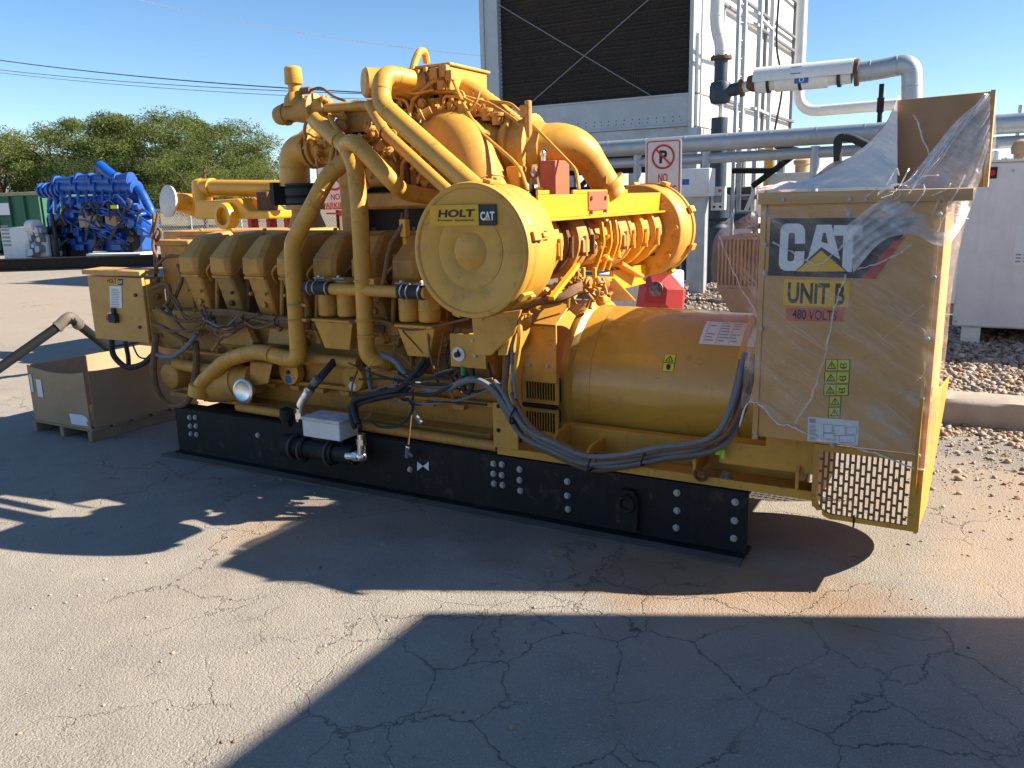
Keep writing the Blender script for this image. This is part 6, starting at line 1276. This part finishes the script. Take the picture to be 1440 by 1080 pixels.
# loose black and brown leads hanging along the crankcase
rl = random.Random(5)
for k in range(12):
    x0, x1 = rl.uniform(490, 560), rl.uniform(590, 712); y0, y1 = rl.uniform(500, 560), rl.uniform(505, 570); n = 5
    pts = [(x0+(x1-x0)*i/(n-1)+rl.uniform(-8, 8), y0+(y1-y0)*i/(n-1)+22*sin(pi*i/(n-1))*rl.uniform(.2, 1)+rl.uniform(-5, 5), -.03-.04*sin(pi*i/(n-1))*rl.random()) for i in range(n)]
    hose('loose_lead', pts, rl.uniform(.004, .008), (RUBBER, RUBBER, LOOM, CONDUIT)[k % 4])
for k in range(7):
    x0 = rl.uniform(225, 300); pts = [(x0, rl.uniform(428, 446), .1), (x0+rl.uniform(5, 20), rl.uniform(440, 462), .05), (x0+rl.uniform(10, 50), rl.uniform(440, 480), .05), (x0+rl.uniform(40, 90), rl.uniform(436, 452), .1)]
    hose('loose_lead', pts, rl.uniform(.005, .009), (LOOM, RUBBER, LOOM, CONDUIT)[k % 4])
for k in range(6):
    x0 = rl.uniform(590, 720); pts = [(x0, rl.uniform(455, 480), .02), (x0+rl.uniform(-15, 15), rl.uniform(490, 520), -.02), (x0+rl.uniform(-20, 20), rl.uniform(530, 556), .0)]
    hose('loose_lead', pts, rl.uniform(.005, .008), (RUBBER, LOOM)[k % 2])
b = MB(); b.greeble(PY(590, 505, .1), 10, (.12, .04, .06), .014); b.greeble(PY(470, 470, .12), 14, (.5, .03, .05), .012); b.greeble(PY(300, 480, .14), 12, (.3, .03, .08), .014); part('valve_fitting', GRIME_SHADE, b)
# ================================================================== TERMINAL ENCLOSURE AT THE GENERATOR'S END
PYF = -.05
bx0, bx1 = PY(1066, 450, PYF)[0], PY(1312, 500, PYF)[0]
bz0, bz1 = PY(1180, 628, PYF)[2], PY(1200, 274, PYF)[2]
YB = 1.12
PLY = None
def plywood_mat():
    m, nt, bs = newmat('grained_side'); c = coord(nt); mp = N(nt, 'ShaderNodeMapping'); mp.inputs['Scale'].default_value = (1, 3, 22); nt.links.new(c, mp.inputs[0])
    o = mix(nt, ramp(nt, noise(nt, mp.outputs[0], 2.5, 5), [(.35, (0, 0, 0)), (.7, (1, 1, 1))]), (.52, .31, .145), (.64, .40, .20)); nt.links.new(o, bs.inputs['Base Color']); bs.inputs['Roughness'].default_value = .7; return m
PLY = plywood_mat()
b = MB(); b.box((bx0, PYF+.016, bz0), (bx1-.01, YB, bz1)); box = part('terminal_box', TANP, b, bevel=.006)
b = MB(); b.box((bx0+.018, PYF, bz0+.004), (bx1-.012, PYF+.0155, bz1-.004)); fp = part('front_panel', TANP, b, box, bevel=.003)
b = MB(); b.box((bx0-.006, PYF-.004, bz0-.01), (bx0+.0175, PYF+.0155, bz1-.005)); b.box((bx1-.0115, PYF-.004, bz0-.06), (bx1+.004, PYF+.04, bz1)); part('edge_angle', TANP, b, box, bevel=.002)
q0, q1 = PY(1064, 289, PYF-.03), PY(1370, 264, PYF-.03); b = MB(); b.box((q0[0], PYF-.014, q0[2]+.003), (q1[0], PYF-.0045, q1[2]+.0)); part('top_plank', PLY, b, box, bevel=.003)
b = MB(); b.box((bx0-.02, PYF-.0, bz1+.0005), (bx1+.07, YB+.02, bz1+.016)); part('top_deck', PLY, b, box, bevel=.003)
bolts([(1076, 301), (1194, 301), (1322, 301), (1076, 344), (1076, 384), (1314, 390), (1071, 462), (1305, 476), (1297, 560), (1292, 640), (1063, 612), (1171, 626), (1102, 281), (1196, 280), (1218, 281)], fp, PYF-.004, SMALL_ME)
# lower louvred housing, open to the back so that daylight shows through the slots
lz0 = .26; lx0 = PY(1143, 690, PYF)[0]; lx1 = PY(1283, 690, PYF)[0]; gz1 = PY(1200, 640, PYF)[2]; gz0 = PY(1240, 735, PYF)[2]; gx0 = PY(1148, 690, PYF)[0]; gx1 = PY(1279, 690, PYF)[0]
b = MB(); b.box((gx0-.02, PYF+.004, gz1), (bx1, PYF+.016, bz0-.001)); b.box((gx1, PYF+.004, gz0-.02), (bx1+.002, PYF+.016, gz1-.0005))
r = .07; arc = [V(gx0+r-r*cos(a), 0, gz0+r-r*sin(a)) for a in np.linspace(0, pi/2, 8)]
for k in range(7):
    p, q = arc[k], arc[k+1]; b.prism([p, q, q+V(0, 0, -.02) if k > 3 else q+V(-.02, 0, -.006), p+V(0, 0, -.02) if k > 3 else p+V(-.02, 0, -.003)], (0, .016, 0))
b2 = MB(); b2.v = [(x, y+PYF, z) if k >= 0 else None for k, (x, y, z) in enumerate(b.v[16:])]
b.v = b.v[:16]+b2.v
b.box((gx0-.02, PYF+.004, gz0+r), (gx0, PYF+.016, gz1-.0005)); b.box((gx0+r, PYF+.004, gz0-.02), (gx1-.0005, PYF+.016, gz0)); gf = part('grille_frame', YEL, b)
GRILLE_SHADE = paint('shaded_grille', (.22, .12, .04), .6, (.08, .05, .03), .6, 9)  # shade on the grille bars, put into a darker brown
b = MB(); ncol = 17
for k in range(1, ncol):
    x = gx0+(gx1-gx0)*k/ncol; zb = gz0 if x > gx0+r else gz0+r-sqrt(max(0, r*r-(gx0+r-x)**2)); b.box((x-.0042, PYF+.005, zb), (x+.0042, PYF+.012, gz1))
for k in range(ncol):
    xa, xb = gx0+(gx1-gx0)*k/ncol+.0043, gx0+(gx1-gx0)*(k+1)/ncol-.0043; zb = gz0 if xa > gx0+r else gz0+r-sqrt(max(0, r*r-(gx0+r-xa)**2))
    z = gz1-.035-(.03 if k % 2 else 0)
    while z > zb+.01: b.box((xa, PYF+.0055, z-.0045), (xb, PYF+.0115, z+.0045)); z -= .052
part('grille', GRILLE_SHADE, b, gf, flat=True)
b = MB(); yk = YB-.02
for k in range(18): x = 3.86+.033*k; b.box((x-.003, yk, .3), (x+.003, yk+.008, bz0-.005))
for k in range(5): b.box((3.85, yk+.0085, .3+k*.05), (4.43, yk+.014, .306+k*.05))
part('back_grille', GRILLE_SHADE, b, gf, flat=True)
# right end: folded corner post and sunlit end sheet, left inner wall, exciter drum under the box
b = MB(); tz = PY(1320, 600, .0)[2]; b.hexa([(bx1-.016, PYF+.003, .25), (bx1-.004, PYF+.003, .25), (bx1+.012, .3, .25), (bx1+.006, .3, .25), (bx1-.006, PYF+.003, bz0+.22), (bx1+.006, PYF+.003, bz0+.22), (bx1+.05, .45, bz0+.22), (bx1+.044, .45, bz0+.22)]); part('corner_post', YEL, b, box, bevel=.003)
b = MB(); b.box((gx0-.02, PYF+.03, lz0+.03), (gx0-.006, .5, bz0-.002)); b.box((3.80, .02, .46), (gx0-.021, .1, bz0-.002)); part('side_sheet', YEL, b, box)
b = MB(); b.lathe([(0, .3), (.02, .36), (.12, .36), (.14, .2), (.14, 0)], (3.862, .65, .62), (1, 0, 0), 40); part('exciter_drum', YEL, b)
b = MB(); b.lathe([(0, 0), (0, .51), (.012, .51), (.012, 0)], (bx1-.03, .41, .635), (1, 0, 0), 56); part('end_shadow_disc', YEL, b, box)  # unseen disc added to give the cast shadow its rounded end
b = MB(); b.box((3.6, .03, bz0-.16), (gx0-.021, .12, bz0-.06)); part('lower_beam', YEL, b, box)
b = MB(); q = PY(1201, 725, PYF); b.tube([q, q-V(0, 0, .05)], .004, 6); part('hanging_wire', BLACK, b, gf)

# ---- decals on the front panel (flat prints at their real size)
def pp(px, py, off=.001): return PY(px, py, PYF-off)
def poly(b, pts, off, th=.0012): b.prism([pp(x, y, off) for x, y in pts], (0, th, 0))
S = lambda x, y: (960+x/3, 120+y/3)                # points read off the 3x enlargement of the panel
b = MB(); b.mi = 0; poly(b, [(1083.5, 307), (1290, 305.5), (1268, 334), (1211, 391.5), (1080, 387.5)], .0015)
b.mi = 1; poly(b, [(1255, 341), (1272, 333.5), (1231, 392.5), (1211.5, 391.5)], .0028)
b.mi = 2
C_o = [(440, 583), (490, 583), (508, 592), (516, 610), (516, 668), (474, 668), (474, 628), (468, 622), (452, 622), (447, 628), (441, 735), (446, 742), (464, 742), (470, 735), (473, 700), (514, 700), (510, 755), (500, 772), (484, 782), (430, 782), (413, 773), (405, 755), (413, 610), (422, 590)]
poly(b, [S(*p) for p in C_o], .0028)
poly(b, [S(*p) for p in [(566, 588), (628, 588), (664, 735), (585, 682), (528, 735), (530, 722)]], .0028)
poly(b, [S(*p) for p in [(530, 722), (528, 735), (522, 738), (519, 738)]], .0028)
poly(b, [S(*p) for p in [(638, 590), (762, 590), (760, 634), (722, 634), (713, 788), (672, 786), (678, 634), (636, 634)]], .0028)
b.mi = 0; poly(b, [S(*p) for p in [(592, 622), (604, 622), (612, 668), (585, 660)]], .0040)
b.mi = 0; poly(b, [S(*p) for p in [(468, 790), (584, 686), (700, 790)]], .0040)
b.mi = 3; poly(b, [S(*p) for p in [(478, 785), (584, 697), (688, 785)]], .0052)
part('logo_decal', [CHAR, RINK, WINK, YINK], b, fp, flat=True)
RX, RZ = V(1, 0, 0), V(0, 0, 1)
def lbl(b, s, x0, y0, x1, y1, off, bold=.02): a, c = pp(x0, y1, off), pp(x1, y0, off); b.text(s, a, RX, RZ, c[2]-a[2], c[0]-a[0], bold=bold)
b = MB(); b.mi = 0; poly(b, [(1103, 393), (1195, 395), (1193, 432), (1101, 429)], .0015); b.mi = 1; lbl(b, 'UNIT B', 1107, 399, 1189, 426.5, .0018, .032); part('unit_decal', [YINK, INK], b, fp, flat=True)
b = MB(); b.mi = 0; poly(b, [(1106, 432.5), (1188, 434), (1186, 453), (1104, 451)], .0015); b.mi = 1; lbl(b, '480 VOLTS', 1114, 437, 1177, 448.5, .0018, .018); part('voltage_decal', [SALMON, INK], b, fp, flat=True)
def warn(x0, y0, w, h, cols):
    b = MB(); b.mi = 1; poly(b, [(x0-.8, y0-.8), (x0+w*cols+.8, y0-.6), (x0+w*cols+.4, y0+h+.8), (x0-1.2, y0+h+.6)], .0012)
    for c in range(cols):
        xa = x0+w*c; b.mi = 0; poly(b, [(xa+.4, y0), (xa+w-.6, y0+.1), (xa+w-.9, y0+h), (xa+.1, y0+h-.1)], .0022)
        b.mi = 1; m = xa+w/2
        if cols == 2 and c == 1: poly(b, [(m-5, y0+h*.3), (m-.5, y0+h*.4), (m+4, y0+h*.3), (m+4, y0+h*.75), (m-.5, y0+h*.85), (m-5, y0+h*.75)], .0032); b.mi = 0; poly(b, [(m-3.8, y0+h*.42), (m-1, y0+h*.5), (m-1, y0+h*.7), (m-3.8, y0+h*.65)], .0042); poly(b, [(m+3, y0+h*.42), (m+.2, y0+h*.5), (m+.2, y0+h*.7), (m+3, y0+h*.65)], .0042)
        else:
            poly(b, [(m, y0+h*.12), (m+6.5, y0+h*.86), (m-6.8, y0+h*.85)], .0032); b.mi = 0; poly(b, [(m, y0+h*.32), (m+4.4, y0+h*.76), (m-4.6, y0+h*.75)], .0042); b.mi = 1; poly(b, [(m-.8, y0+h*.42), (m+.8, y0+h*.42), (m+.4, y0+h*.7), (m-.6, y0+h*.7)], .0052)
    part('warning_decal', [LIME, INK], b, fp, flat=True)
warn(1161, 506, 17, 15, 2); warn(1160, 523.5, 17, 15, 2); warn(1159, 541, 17, 14.5, 2); warn(1166.5, 557.5, 16, 14, 1); warn(1165.5, 573.5, 16, 14, 1)
b = MB(); b.mi = 0; poly(b, [(1136.5, 586), (1208, 592), (1206.5, 626), (1135.5, 619.5)], .002); b.mi = 1
for k in range(12): y = 597+k*1.9; poly(b, [(1138, y), (1138+random.uniform(8, 14), y+.6), (1138+10, y+1.4), (1138, y+.8)], .003)
for x0, y0, x1, y1 in ((1158, 596, 1170, 608), (1172, 598, 1188, 612), (1190, 600, 1204, 610), (1158, 609, 1174, 618), (1180, 612, 1202, 622)):
    for (a, c) in (((x0, y0), (x1, y0+.8)), ((x0, y1), (x1, y1+.8)), ((x0, y0), (x0+.7, y1)), ((x1, y0), (x1+.7, y1))): poly(b, [(a[0], a[1]), (c[0], a[1]+.2), (c[0], c[1]+.2), (a[0], c[1])], .003)
poly(b, [(1138, 588.5), (1147, 589), (1147, 595), (1138, 594.5)], .003); part('wiring_label', [LABEL, GREYINK], b, fp, flat=True)

# ---- louvred air vent sticking out at the left of the enclosure
va0, va1 = PY(1007, 420, .25), PY(1066, 336, .25)
b = MB(); zt, zm, zl = PY(1008, 334, .25)[2], PY(1008, 404, .25)[2], PY(1008, 430, .25)[2]
b.box((va0[0], .25, zm-.002), (bx0-.001, .7, zm+.01)); b.box((va0[0], .25, zt-.01), (bx0-.001, .7, zt)); b.box((va0[0], .5, zm+.0105), (bx0-.001, .7, zt-.0105)); b.hexa([(va0[0]+.06, .27, zl-.03), (bx0-.001, .27, zl-.03), (bx0-.001, .7, zl-.03), (va0[0]+.06, .7, zl-.03), (va0[0], .25, zm-.003), (bx0-.001, .25, zm-.003), (bx0-.001, .7, zm-.003), (va0[0], .7, zm-.003)][::1]); av = part('air_vent', CARD, b, bevel=.003)
b = MB()
for k in range(15): x = va0[0]+.004+(bx0-va0[0]-.02)*k/14; b.box((x-.0035, .256, zm+.0105), (x+.0035, .29, zt-.0105))
part('vent_slat', CARD, b, av)
# ---- tan hood on top
hy0, hy1 = .1, .85
h00, h10, h11, h01 = PY(1257, 268, hy0), PY(1382, 262, hy0), PY(1394, 128, hy0), PY(1258, 141, hy0)
b = MB(); zb = bz1+.0165
b.hexa([(h00[0], hy0, zb), (h10[0], hy0, zb), (h10[0], hy1, zb), (h00[0], hy1, zb), (h01[0], hy0, h01[2]), (h11[0], hy0, h11[2]), (h11[0], hy1, h11[2]), (h01[0], hy1, h01[2])]); hood = part('outlet_hood', paint('tan_duct', (.47, .245, .115), .55, (.3, .18, .08), .25, 3), b, bevel=.004)
b = MB(); b.hexa([(h10[0]-.001, hy0-.012, zb), (h10[0]+.016, hy0-.012, zb), (h10[0]+.016, hy1, zb), (h10[0]+.001, hy1, zb), (h11[0]-.001, hy0-.012, h11[2]+.003), (h11[0]+.014, hy0-.012, h11[2]+.003), (h11[0]+.014, hy1, h11[2]+.003), (h11[0]+.001, hy1, h11[2]+.003)]); part('hood_lip', PLY, b, hood)

# ================================================================== PLASTIC FILM
def film_mat(name, lo, hi, scale, tint=(.82, .80, .80), rough=.25, trans=.55):
    m, nt, bs = newmat(name); L = nt.links.new; c = coord(nt)
    mp = N(nt, 'ShaderNodeMapping', vector_type='TEXTURE'); mp.inputs['Rotation'].default_value = (0, radians(32), 0); mp.inputs['Scale'].default_value = (1, 1, .2); L(c, mp.inputs[0])
    wr = noise(nt, mp.outputs[0], scale, 7, .68); wr2 = noise(nt, c, scale*.45, 4)
    f = ramp(nt, wr, [(.44, (lo,)*3), (.60, (lo+(hi-lo)*.35,)*3), (.74, (hi,)*3)])
    f = math_(nt, 'MULTIPLY', f, ramp(nt, wr2, [(.3, (.7,)*3), (.7, (1.25,)*3)]))
    nt.nodes.remove(bs); di = N(nt, 'ShaderNodeBsdfDiffuse'); di.inputs[0].default_value = (*tint, 1); tl = N(nt, 'ShaderNodeBsdfTranslucent'); tl.inputs[0].default_value = (*tint, 1)
    gl = N(nt, 'ShaderNodeBsdfGlossy'); gl.inputs['Roughness'].default_value = rough
    bp = N(nt, 'ShaderNodeBump'); bp.inputs['Strength'].default_value = .9; bp.inputs['Distance'].default_value = .012; L(wr, bp.inputs['Height'])
    for s in (di, gl): L(bp.outputs[0], s.inputs['Normal'])
    m1 = N(nt, 'ShaderNodeMixShader'); m1.inputs[0].default_value = trans; L(di.outputs[0], m1.inputs[1]); L(tl.outputs[0], m1.inputs[2])
    m2 = N(nt, 'ShaderNodeMixShader'); m2.inputs[0].default_value = .16; L(m1.outputs[0], m2.inputs[1]); L(gl.outputs[0], m2.inputs[2])
    tp = N(nt, 'ShaderNodeBsdfTransparent'); m3 = N(nt, 'ShaderNodeMixShader'); L(f, m3.inputs[0]); L(tp.outputs[0], m3.inputs[1]); L(m2.outputs[0], m3.inputs[2])
    L(m3.outputs[0], nt.nodes['Material Output'].inputs[0]); return m
FILM = film_mat('clear_stretch_film', .09, .62, 4, (.95, .86, .77), .18, .3); MILK = film_mat('gathered_film', .9, 1.0, 3, (.98, .92, .85), .25, .25); SEMI = film_mat('wrinkled_film', .42, 1.0, 6, (.97, .95, .93), .12, .1)
EDGE = film_mat('sunlit_thin_film', .22, .75, 4, (.80, .70, .60))
VEIL = film_mat('thin_film', .16, .6, 3.5, (.9, .88, .9))
W = thing('plastic_wrap', 'torn clear stretch film draped over the enclosure and its hood', 'plastic film', (4.1, .4, bz1))
WO = V(4.1, .4, bz1)
def film(name, mat, fn, nu, nv, wob=.006, seed=1):
    rg = np.random.default_rng(seed); b = MB(); ph = rg.uniform(0, 6.28, (6,)); fr = rg.uniform(2, 9, (6, 2))
    def g(u, v):
        p, n = fn(u, v); w = sum(sin(fr[k, 0]*u*3+fr[k, 1]*v*3+ph[k]) for k in range(6))/6+.8*abs(sin(9*u-14*v+ph[0]))**6*.6
        return np.asarray(p)+np.asarray(n)*wob*w
    b.grid(g, nu, nv); return build(b, name, mat, W, org=WO, ang=180)
def lerp_path(pts, u):
    pts = [np.asarray(p, float) for p in pts]; x = u*(len(pts)-1); i = min(int(x), len(pts)-2); f = x-i
    return pts[i]*(1-f)+pts[i+1]*f
def ruled(A, Bq, n=(0, -1, 0)):
    A, Bq = spline(A, 8), spline(Bq, 8)
    return lambda u, v: (lerp_path(A, u)*(1-v)+lerp_path(Bq, u)*v, n)
fy = PYF-.018
# front sheet over the panel, ragged lower edge
low = PL([(1040, 600, fy), (1052, 566, fy), (1072, 572, fy), (1094, 596, fy), (1112, 598, fy), (1138, 612, fy), (1200, 628, fy), (1245, 642, fy), (1284, 658, fy), (1301, 662, fy)])
top = PL([(1064, 292, fy), (1070, 291, fy), (1090, 291, fy), (1110, 291, fy), (1130, 290, fy), (1160, 289, fy), (1220, 287, fy), (1265, 286, fy), (1310, 284, fy), (1342, 283, fy)])
film('front_film', FILM, ruled(top, low), 60, 60, .007, 3)
# gathered band across the logo and up to the hood
film('gathered_fold', SEMI, ruled(PL([(1190, 318, fy-.015), (1225, 290, fy-.012), (1262, 268, fy+.02), (1300, 225, .06), (1345, 170, .08), (1393, 131, .085)]), PL([(1200, 384, fy-.012), (1240, 340, fy-.014), (1282, 330, fy-.012), (1330, 345, fy-.0), (1366, 290, .04), (1391, 200, .08)])), 40, 26, .014, 5)
# rim of the torn lower edge, and the long soft wrinkles pulled across the panel
rw = random.Random(3)
def crease(pq, r0, r1, mat=None): b = MB(); b.tube(pq, [rw.uniform(r0, r1) for _ in pq], 5); build(b, 'film_crease', mat or SEMI, W, org=WO, ang=180)
crease([p+V(0, -.004, rw.uniform(-.004, .004)) for p in spline(low, 6)], .0015, .005, MILK)
for k in range(26):
    x = rw.uniform(1085, 1270); y = rw.uniform(300, 590); ln = rw.uniform(25, 80); sl = rw.uniform(.35, .95)*(1 if rw.random() < .85 else -1)
    pq = spline([PY(min(x+ln*f, 1300), y+ln*sl*f+rw.uniform(-2, 2), fy-.009) for f in (0, .33, .66, 1)], 5); crease(pq, .0006, .0026, FILM)
for k in range(16):
    x, y = rw.uniform(1215, 1330), rw.uniform(250, 330); pq = spline([PY(x+f*rw.uniform(15, 45), y-f*rw.uniform(5, 50), fy-.02+.03*f) for f in (0, .5, 1)], 4); crease(pq, .0006, .003)
for k in range(7):
    f0 = rw.random(); pq = spline([PY(1393-120*f-rw.uniform(0, 10), 132+135*f+rw.uniform(0, 30)*f, .07-.06*f) for f in (.0, .3, .6, 1.0)], 5); crease(pq, .0008, .0035, MILK if k < 3 else SEMI)
# narrow creases
for k, pts in enumerate(([(1190, 385), (1172, 440), (1160, 500), (1140, 560), (1118, 594)], [(1010, 330), (1040, 400), (1062, 440), (1078, 500), (1094, 590)], [(1286, 160), (1300, 200), (1320, 250)], [(1190, 340), (1150, 372), (1110, 352), (1086, 340)], [(1205, 380), (1255, 362), (1282, 345)])):
    y = fy-.012 if k not in (1, 2) else (.0 if k == 1 else .075); pq = spline([PY(x, yy, y if not (k == 1 and i < 2) else .2-.1*i) for i, (x, yy) in enumerate(pts)], 8); b = MB()
    b.tube([p+V(random.uniform(-.004, .004), 0, random.uniform(-.003, .003)) for p in pq], [random.uniform(.0015, .0045) for _ in pq], 5); build(b, 'film_crease', SEMI, W, org=WO, ang=180)
# sail from the hood down to the deck: front curtain and its run to the back
arc = [(1262, 136), (1252, 163), (1238, 184), (1212, 209), (1180, 231), (1142, 250), (1105, 259), (1066, 266)]
deck = [(1262, 262), (1240, 263), (1215, 263), (1185, 264), (1155, 265), (1120, 266), (1090, 267), (1064, 268)]
film('sail_curtain', MILK, ruled([PY(x, y, .085) for x, y in arc], [PY(x, y, .0) for x, y in deck]), 40, 16, .008, 8)
film('sail_top', MILK, ruled([PY(x, y, .09) for x, y in arc], [PY(x, y, .09)+V(0, .8, 0) for x, y in arc], (0, 0, 1)), 40, 16, .02, 9)
# left tent over the air vent
film('side_film', VEIL, ruled([PY(1068, 272, -.03), PY(1066, 330, -.035), PY(1063, 420, -.035), PY(1060, 500, -.035), PY(1057, 596, -.035)], [PY(1062, 300, .1), PY(1006, 333, .235), PY(1006, 425, .235), PY(1044, 490, .12), PY(1050, 590, .02)]), 40, 18, .012, 12)
film('vent_film', VEIL, ruled([PY(1064, 300, .1), PY(1040, 320, .2), PY(1006, 333, .24)], [PY(1064, 300, .1)+V(0, .5, 0), PY(1040, 320, .2)+V(0, .4, 0), PY(1006, 333, .24)+V(0, .35, 0)], (0, 0, 1)), 14, 8, .01, 14)
# right end: sheet hanging down the sunlit side from the hood
film('edge_film', EDGE, ruled([PY(1392, 129, .085), PY(1384, 225, .07), PY(1350, 285, .0), PY(1326, 400, fy), PY(1314, 520, fy), PY(1303, 655, fy)], [PY(1392, 129, .1)+V(.02, .4, 0), PY(1389, 215, .12)+V(.02, .3, 0), PY(1362, 292, .1)+V(.0, .3, 0), PY(1338, 400, .05)+V(.0, .2, 0), PY(1329, 500, .0)+V(0, .1, 0), PY(1312, 650, .0)]), 60, 14, .01, 17)
film('hood_film', FILM, ruled(PL([(1262, 262, .08), (1300, 225, .075), (1345, 170, .08), (1393, 130, .085)]), PL([(1270, 268, .06), (1310, 268, .03), (1365, 272, .03), (1391, 225, .085)])), 24, 14, .01, 19)

# ================================================================== CARTON ON ITS PALLET, PIPE ON THE GROUND
def carton():
    pz = .0
    a, c, d = P(130, 622, Z=0), P(242, 580, Z=0), P(48, 606, Z=0)
    ex = nrm((d-a)*V(1, 1, 0)); ey = nrm((c-a)*V(1, 1, 0)); 
    ey = nrm(V(-ex[1], ex[0], 0)) if np.dot(V(-ex[1], ex[0], 0), ey) > 0 else nrm(V(ex[1], -ex[0], 0))
    Wd, Ln = np.linalg.norm(d-a)*1.0, 1.15
    A = lambda u, v, z: a+ex*u*Wd+ey*v*Ln+V(0, 0, z)
    t = thing('pallet', 'low timber pallet under the open cardboard carton', 'pallet', A(.5, .5, 0))
    for v in (0, .25, .5, .75): pass
    for u in (0.0, .47, .94):
        b = MB(); b.hexa([A(u, 0, 0), A(u, 1, 0), A(u+.06, 1, 0), A(u+.06, 0, 0), A(u, 0, .07), A(u, 1, .07), A(u+.06, 1, .07), A(u+.06, 0, .07)]); build(b, 'stringer', WOOD, t, bevel=.003)
    for k in range(7):
        v0, v1 = k/7+.005, (k+1)/7-.02; b = MB(); b.hexa([A(-.01, v0, .0705), A(-.01, v1, .0705), A(1.01, v1, .0705), A(1.01, v0, .0705), A(-.01, v0, .088), A(-.01, v1, .088), A(1.01, v1, .088), A(1.01, v0, .088)]); build(b, 'deck_board', WOOD, t, bevel=.002)
    H = .405; t2 = thing('cardboard_carton', 'large open topless cardboard carton on the pallet beside the control panel', 'carton', A(.5, .5, .089))
    th = .012
    def wall(u0, v0, u1, v1, name, bow=0, dip=0, label=None):
        p, q = A(u0, v0, .089), A(u1, v1, .089); d = q-p; n = nrm(np.cross(d, V(0, 0, 1))); b = MB()
        rows = []
        for s in (0, 1):
            for k in range(13):
                f = k/12; base = p+d*f-n*th*s+n*bow*4*f*(1-f)*.3; tp = p+d*f-n*th*s+n*bow*4*f*(1-f)+V(0, 0, H-dip*4*f*(1-f)+random.uniform(-.003, .003))
                rows.append((base, tp))
        n_ = 13; vs = [x for r in rows for x in r]; fs = []
        for k in range(12): fs += [(2*k, 2*k+2, 2*k+3, 2*k+1), (2*(n_+k), 2*(n_+k)+1, 2*(n_+k)+3, 2*(n_+k)+2), (2*k+1, 2*k+3, 2*(n_+k)+3, 2*(n_+k)+1), (2*k, 2*(n_+k), 2*(n_+k)+2, 2*k+2)]
        fs += [(0, 1, 2*n_+1, 2*n_), (24, 50, 51, 25)]; b.add(vs, fs); return build(b, name, CARD, t2, ang=40)
    w1 = wall(.02, .02, .98, .02, 'side_wall', .0, .03); w2 = wall(.02, .98, .02, .035, 'side_wall', .02, .02); wall(.98, .035, .98, .98, 'side_wall', .0, .01); wall(.98, .965, .035, .965, 'side_wall')
    b = MB(); b.hexa([A(.04, .04, .09), A(.04, .95, .09), A(.96, .95, .09), A(.96, .04, .09), A(.04, .04, .1), A(.04, .95, .1), A(.96, .95, .1), A(.96, .04, .1)]); build(b, 'bottom', CARD, t2)
    n = nrm(np.cross(ex, V(0, 0, 1))); n = n if np.dot(n, ey) < 0 else -n
    for u0, u1, z0, z1 in ((.84, .75, .27, .40), (.95, .91, .30, .43)):
        b = MB(); b.prism([A(u0, .02, z0)+n*.015, A(u1, .02, z0)+n*.015, A(u1, .02, z1)+n*.015, A(u0, .02, z1)+n*.015], n*.002); build(b, 'paper_label', LABEL, w1)
    b = MB(); b.prism([A(x, .02, z)+n*.015 for x, z in ((.32, .105), (.045, .11), (.07, .135), (.03, .15), (.06, .175), (.12, .185), (.34, .18))], n*.002); build(b, 'torn_label', LABEL, w1)
carton()
PIPEB = paint('black_plastic_pipe', (.008, .010, .012), .6, (.015, .015, .015), .4, 6, spec=.2)
def ground_pipe():
    e = P(99, 447, Y=1.25); a = P(-40, 545, Z=.055); z = P(165, 500, Y=1.9)
    t = thing('black_pipe', 'black pipe bent at a tan elbow, leaning over the ground behind the carton', 'pipe', a)
    b = MB(); b.tube([a, e], .044, 16); build(b, 'long_leg', PIPEB, t)
    g = e+nrm(z-e)*1.25; g = e+(z-e)*((e[2]-.05)/max(e[2]-z[2], .01)) if e[2]-z[2] > .02 else z
    b = MB(); b.tube([e, g], .044, 16); build(b, 'short_leg', PIPEB, t)
    d1, d2 = nrm(a-e), nrm(g-e); b = MB(); b.tube(fillet([e+d1*.13, e+V(0, 0, .03), e+d2*.13], .1, 8), .051, 16); b.lathe([(0, .056), (.03, .056)], e+d1*.12, d1, 16); b.lathe([(0, .056), (.03, .056)], e+d2*.12, d2, 16); build(b, 'elbow', paint('tan_elbow', (.13, .105, .08), .6, (.1, .08, .06), .5, 9), t)
ground_pipe()
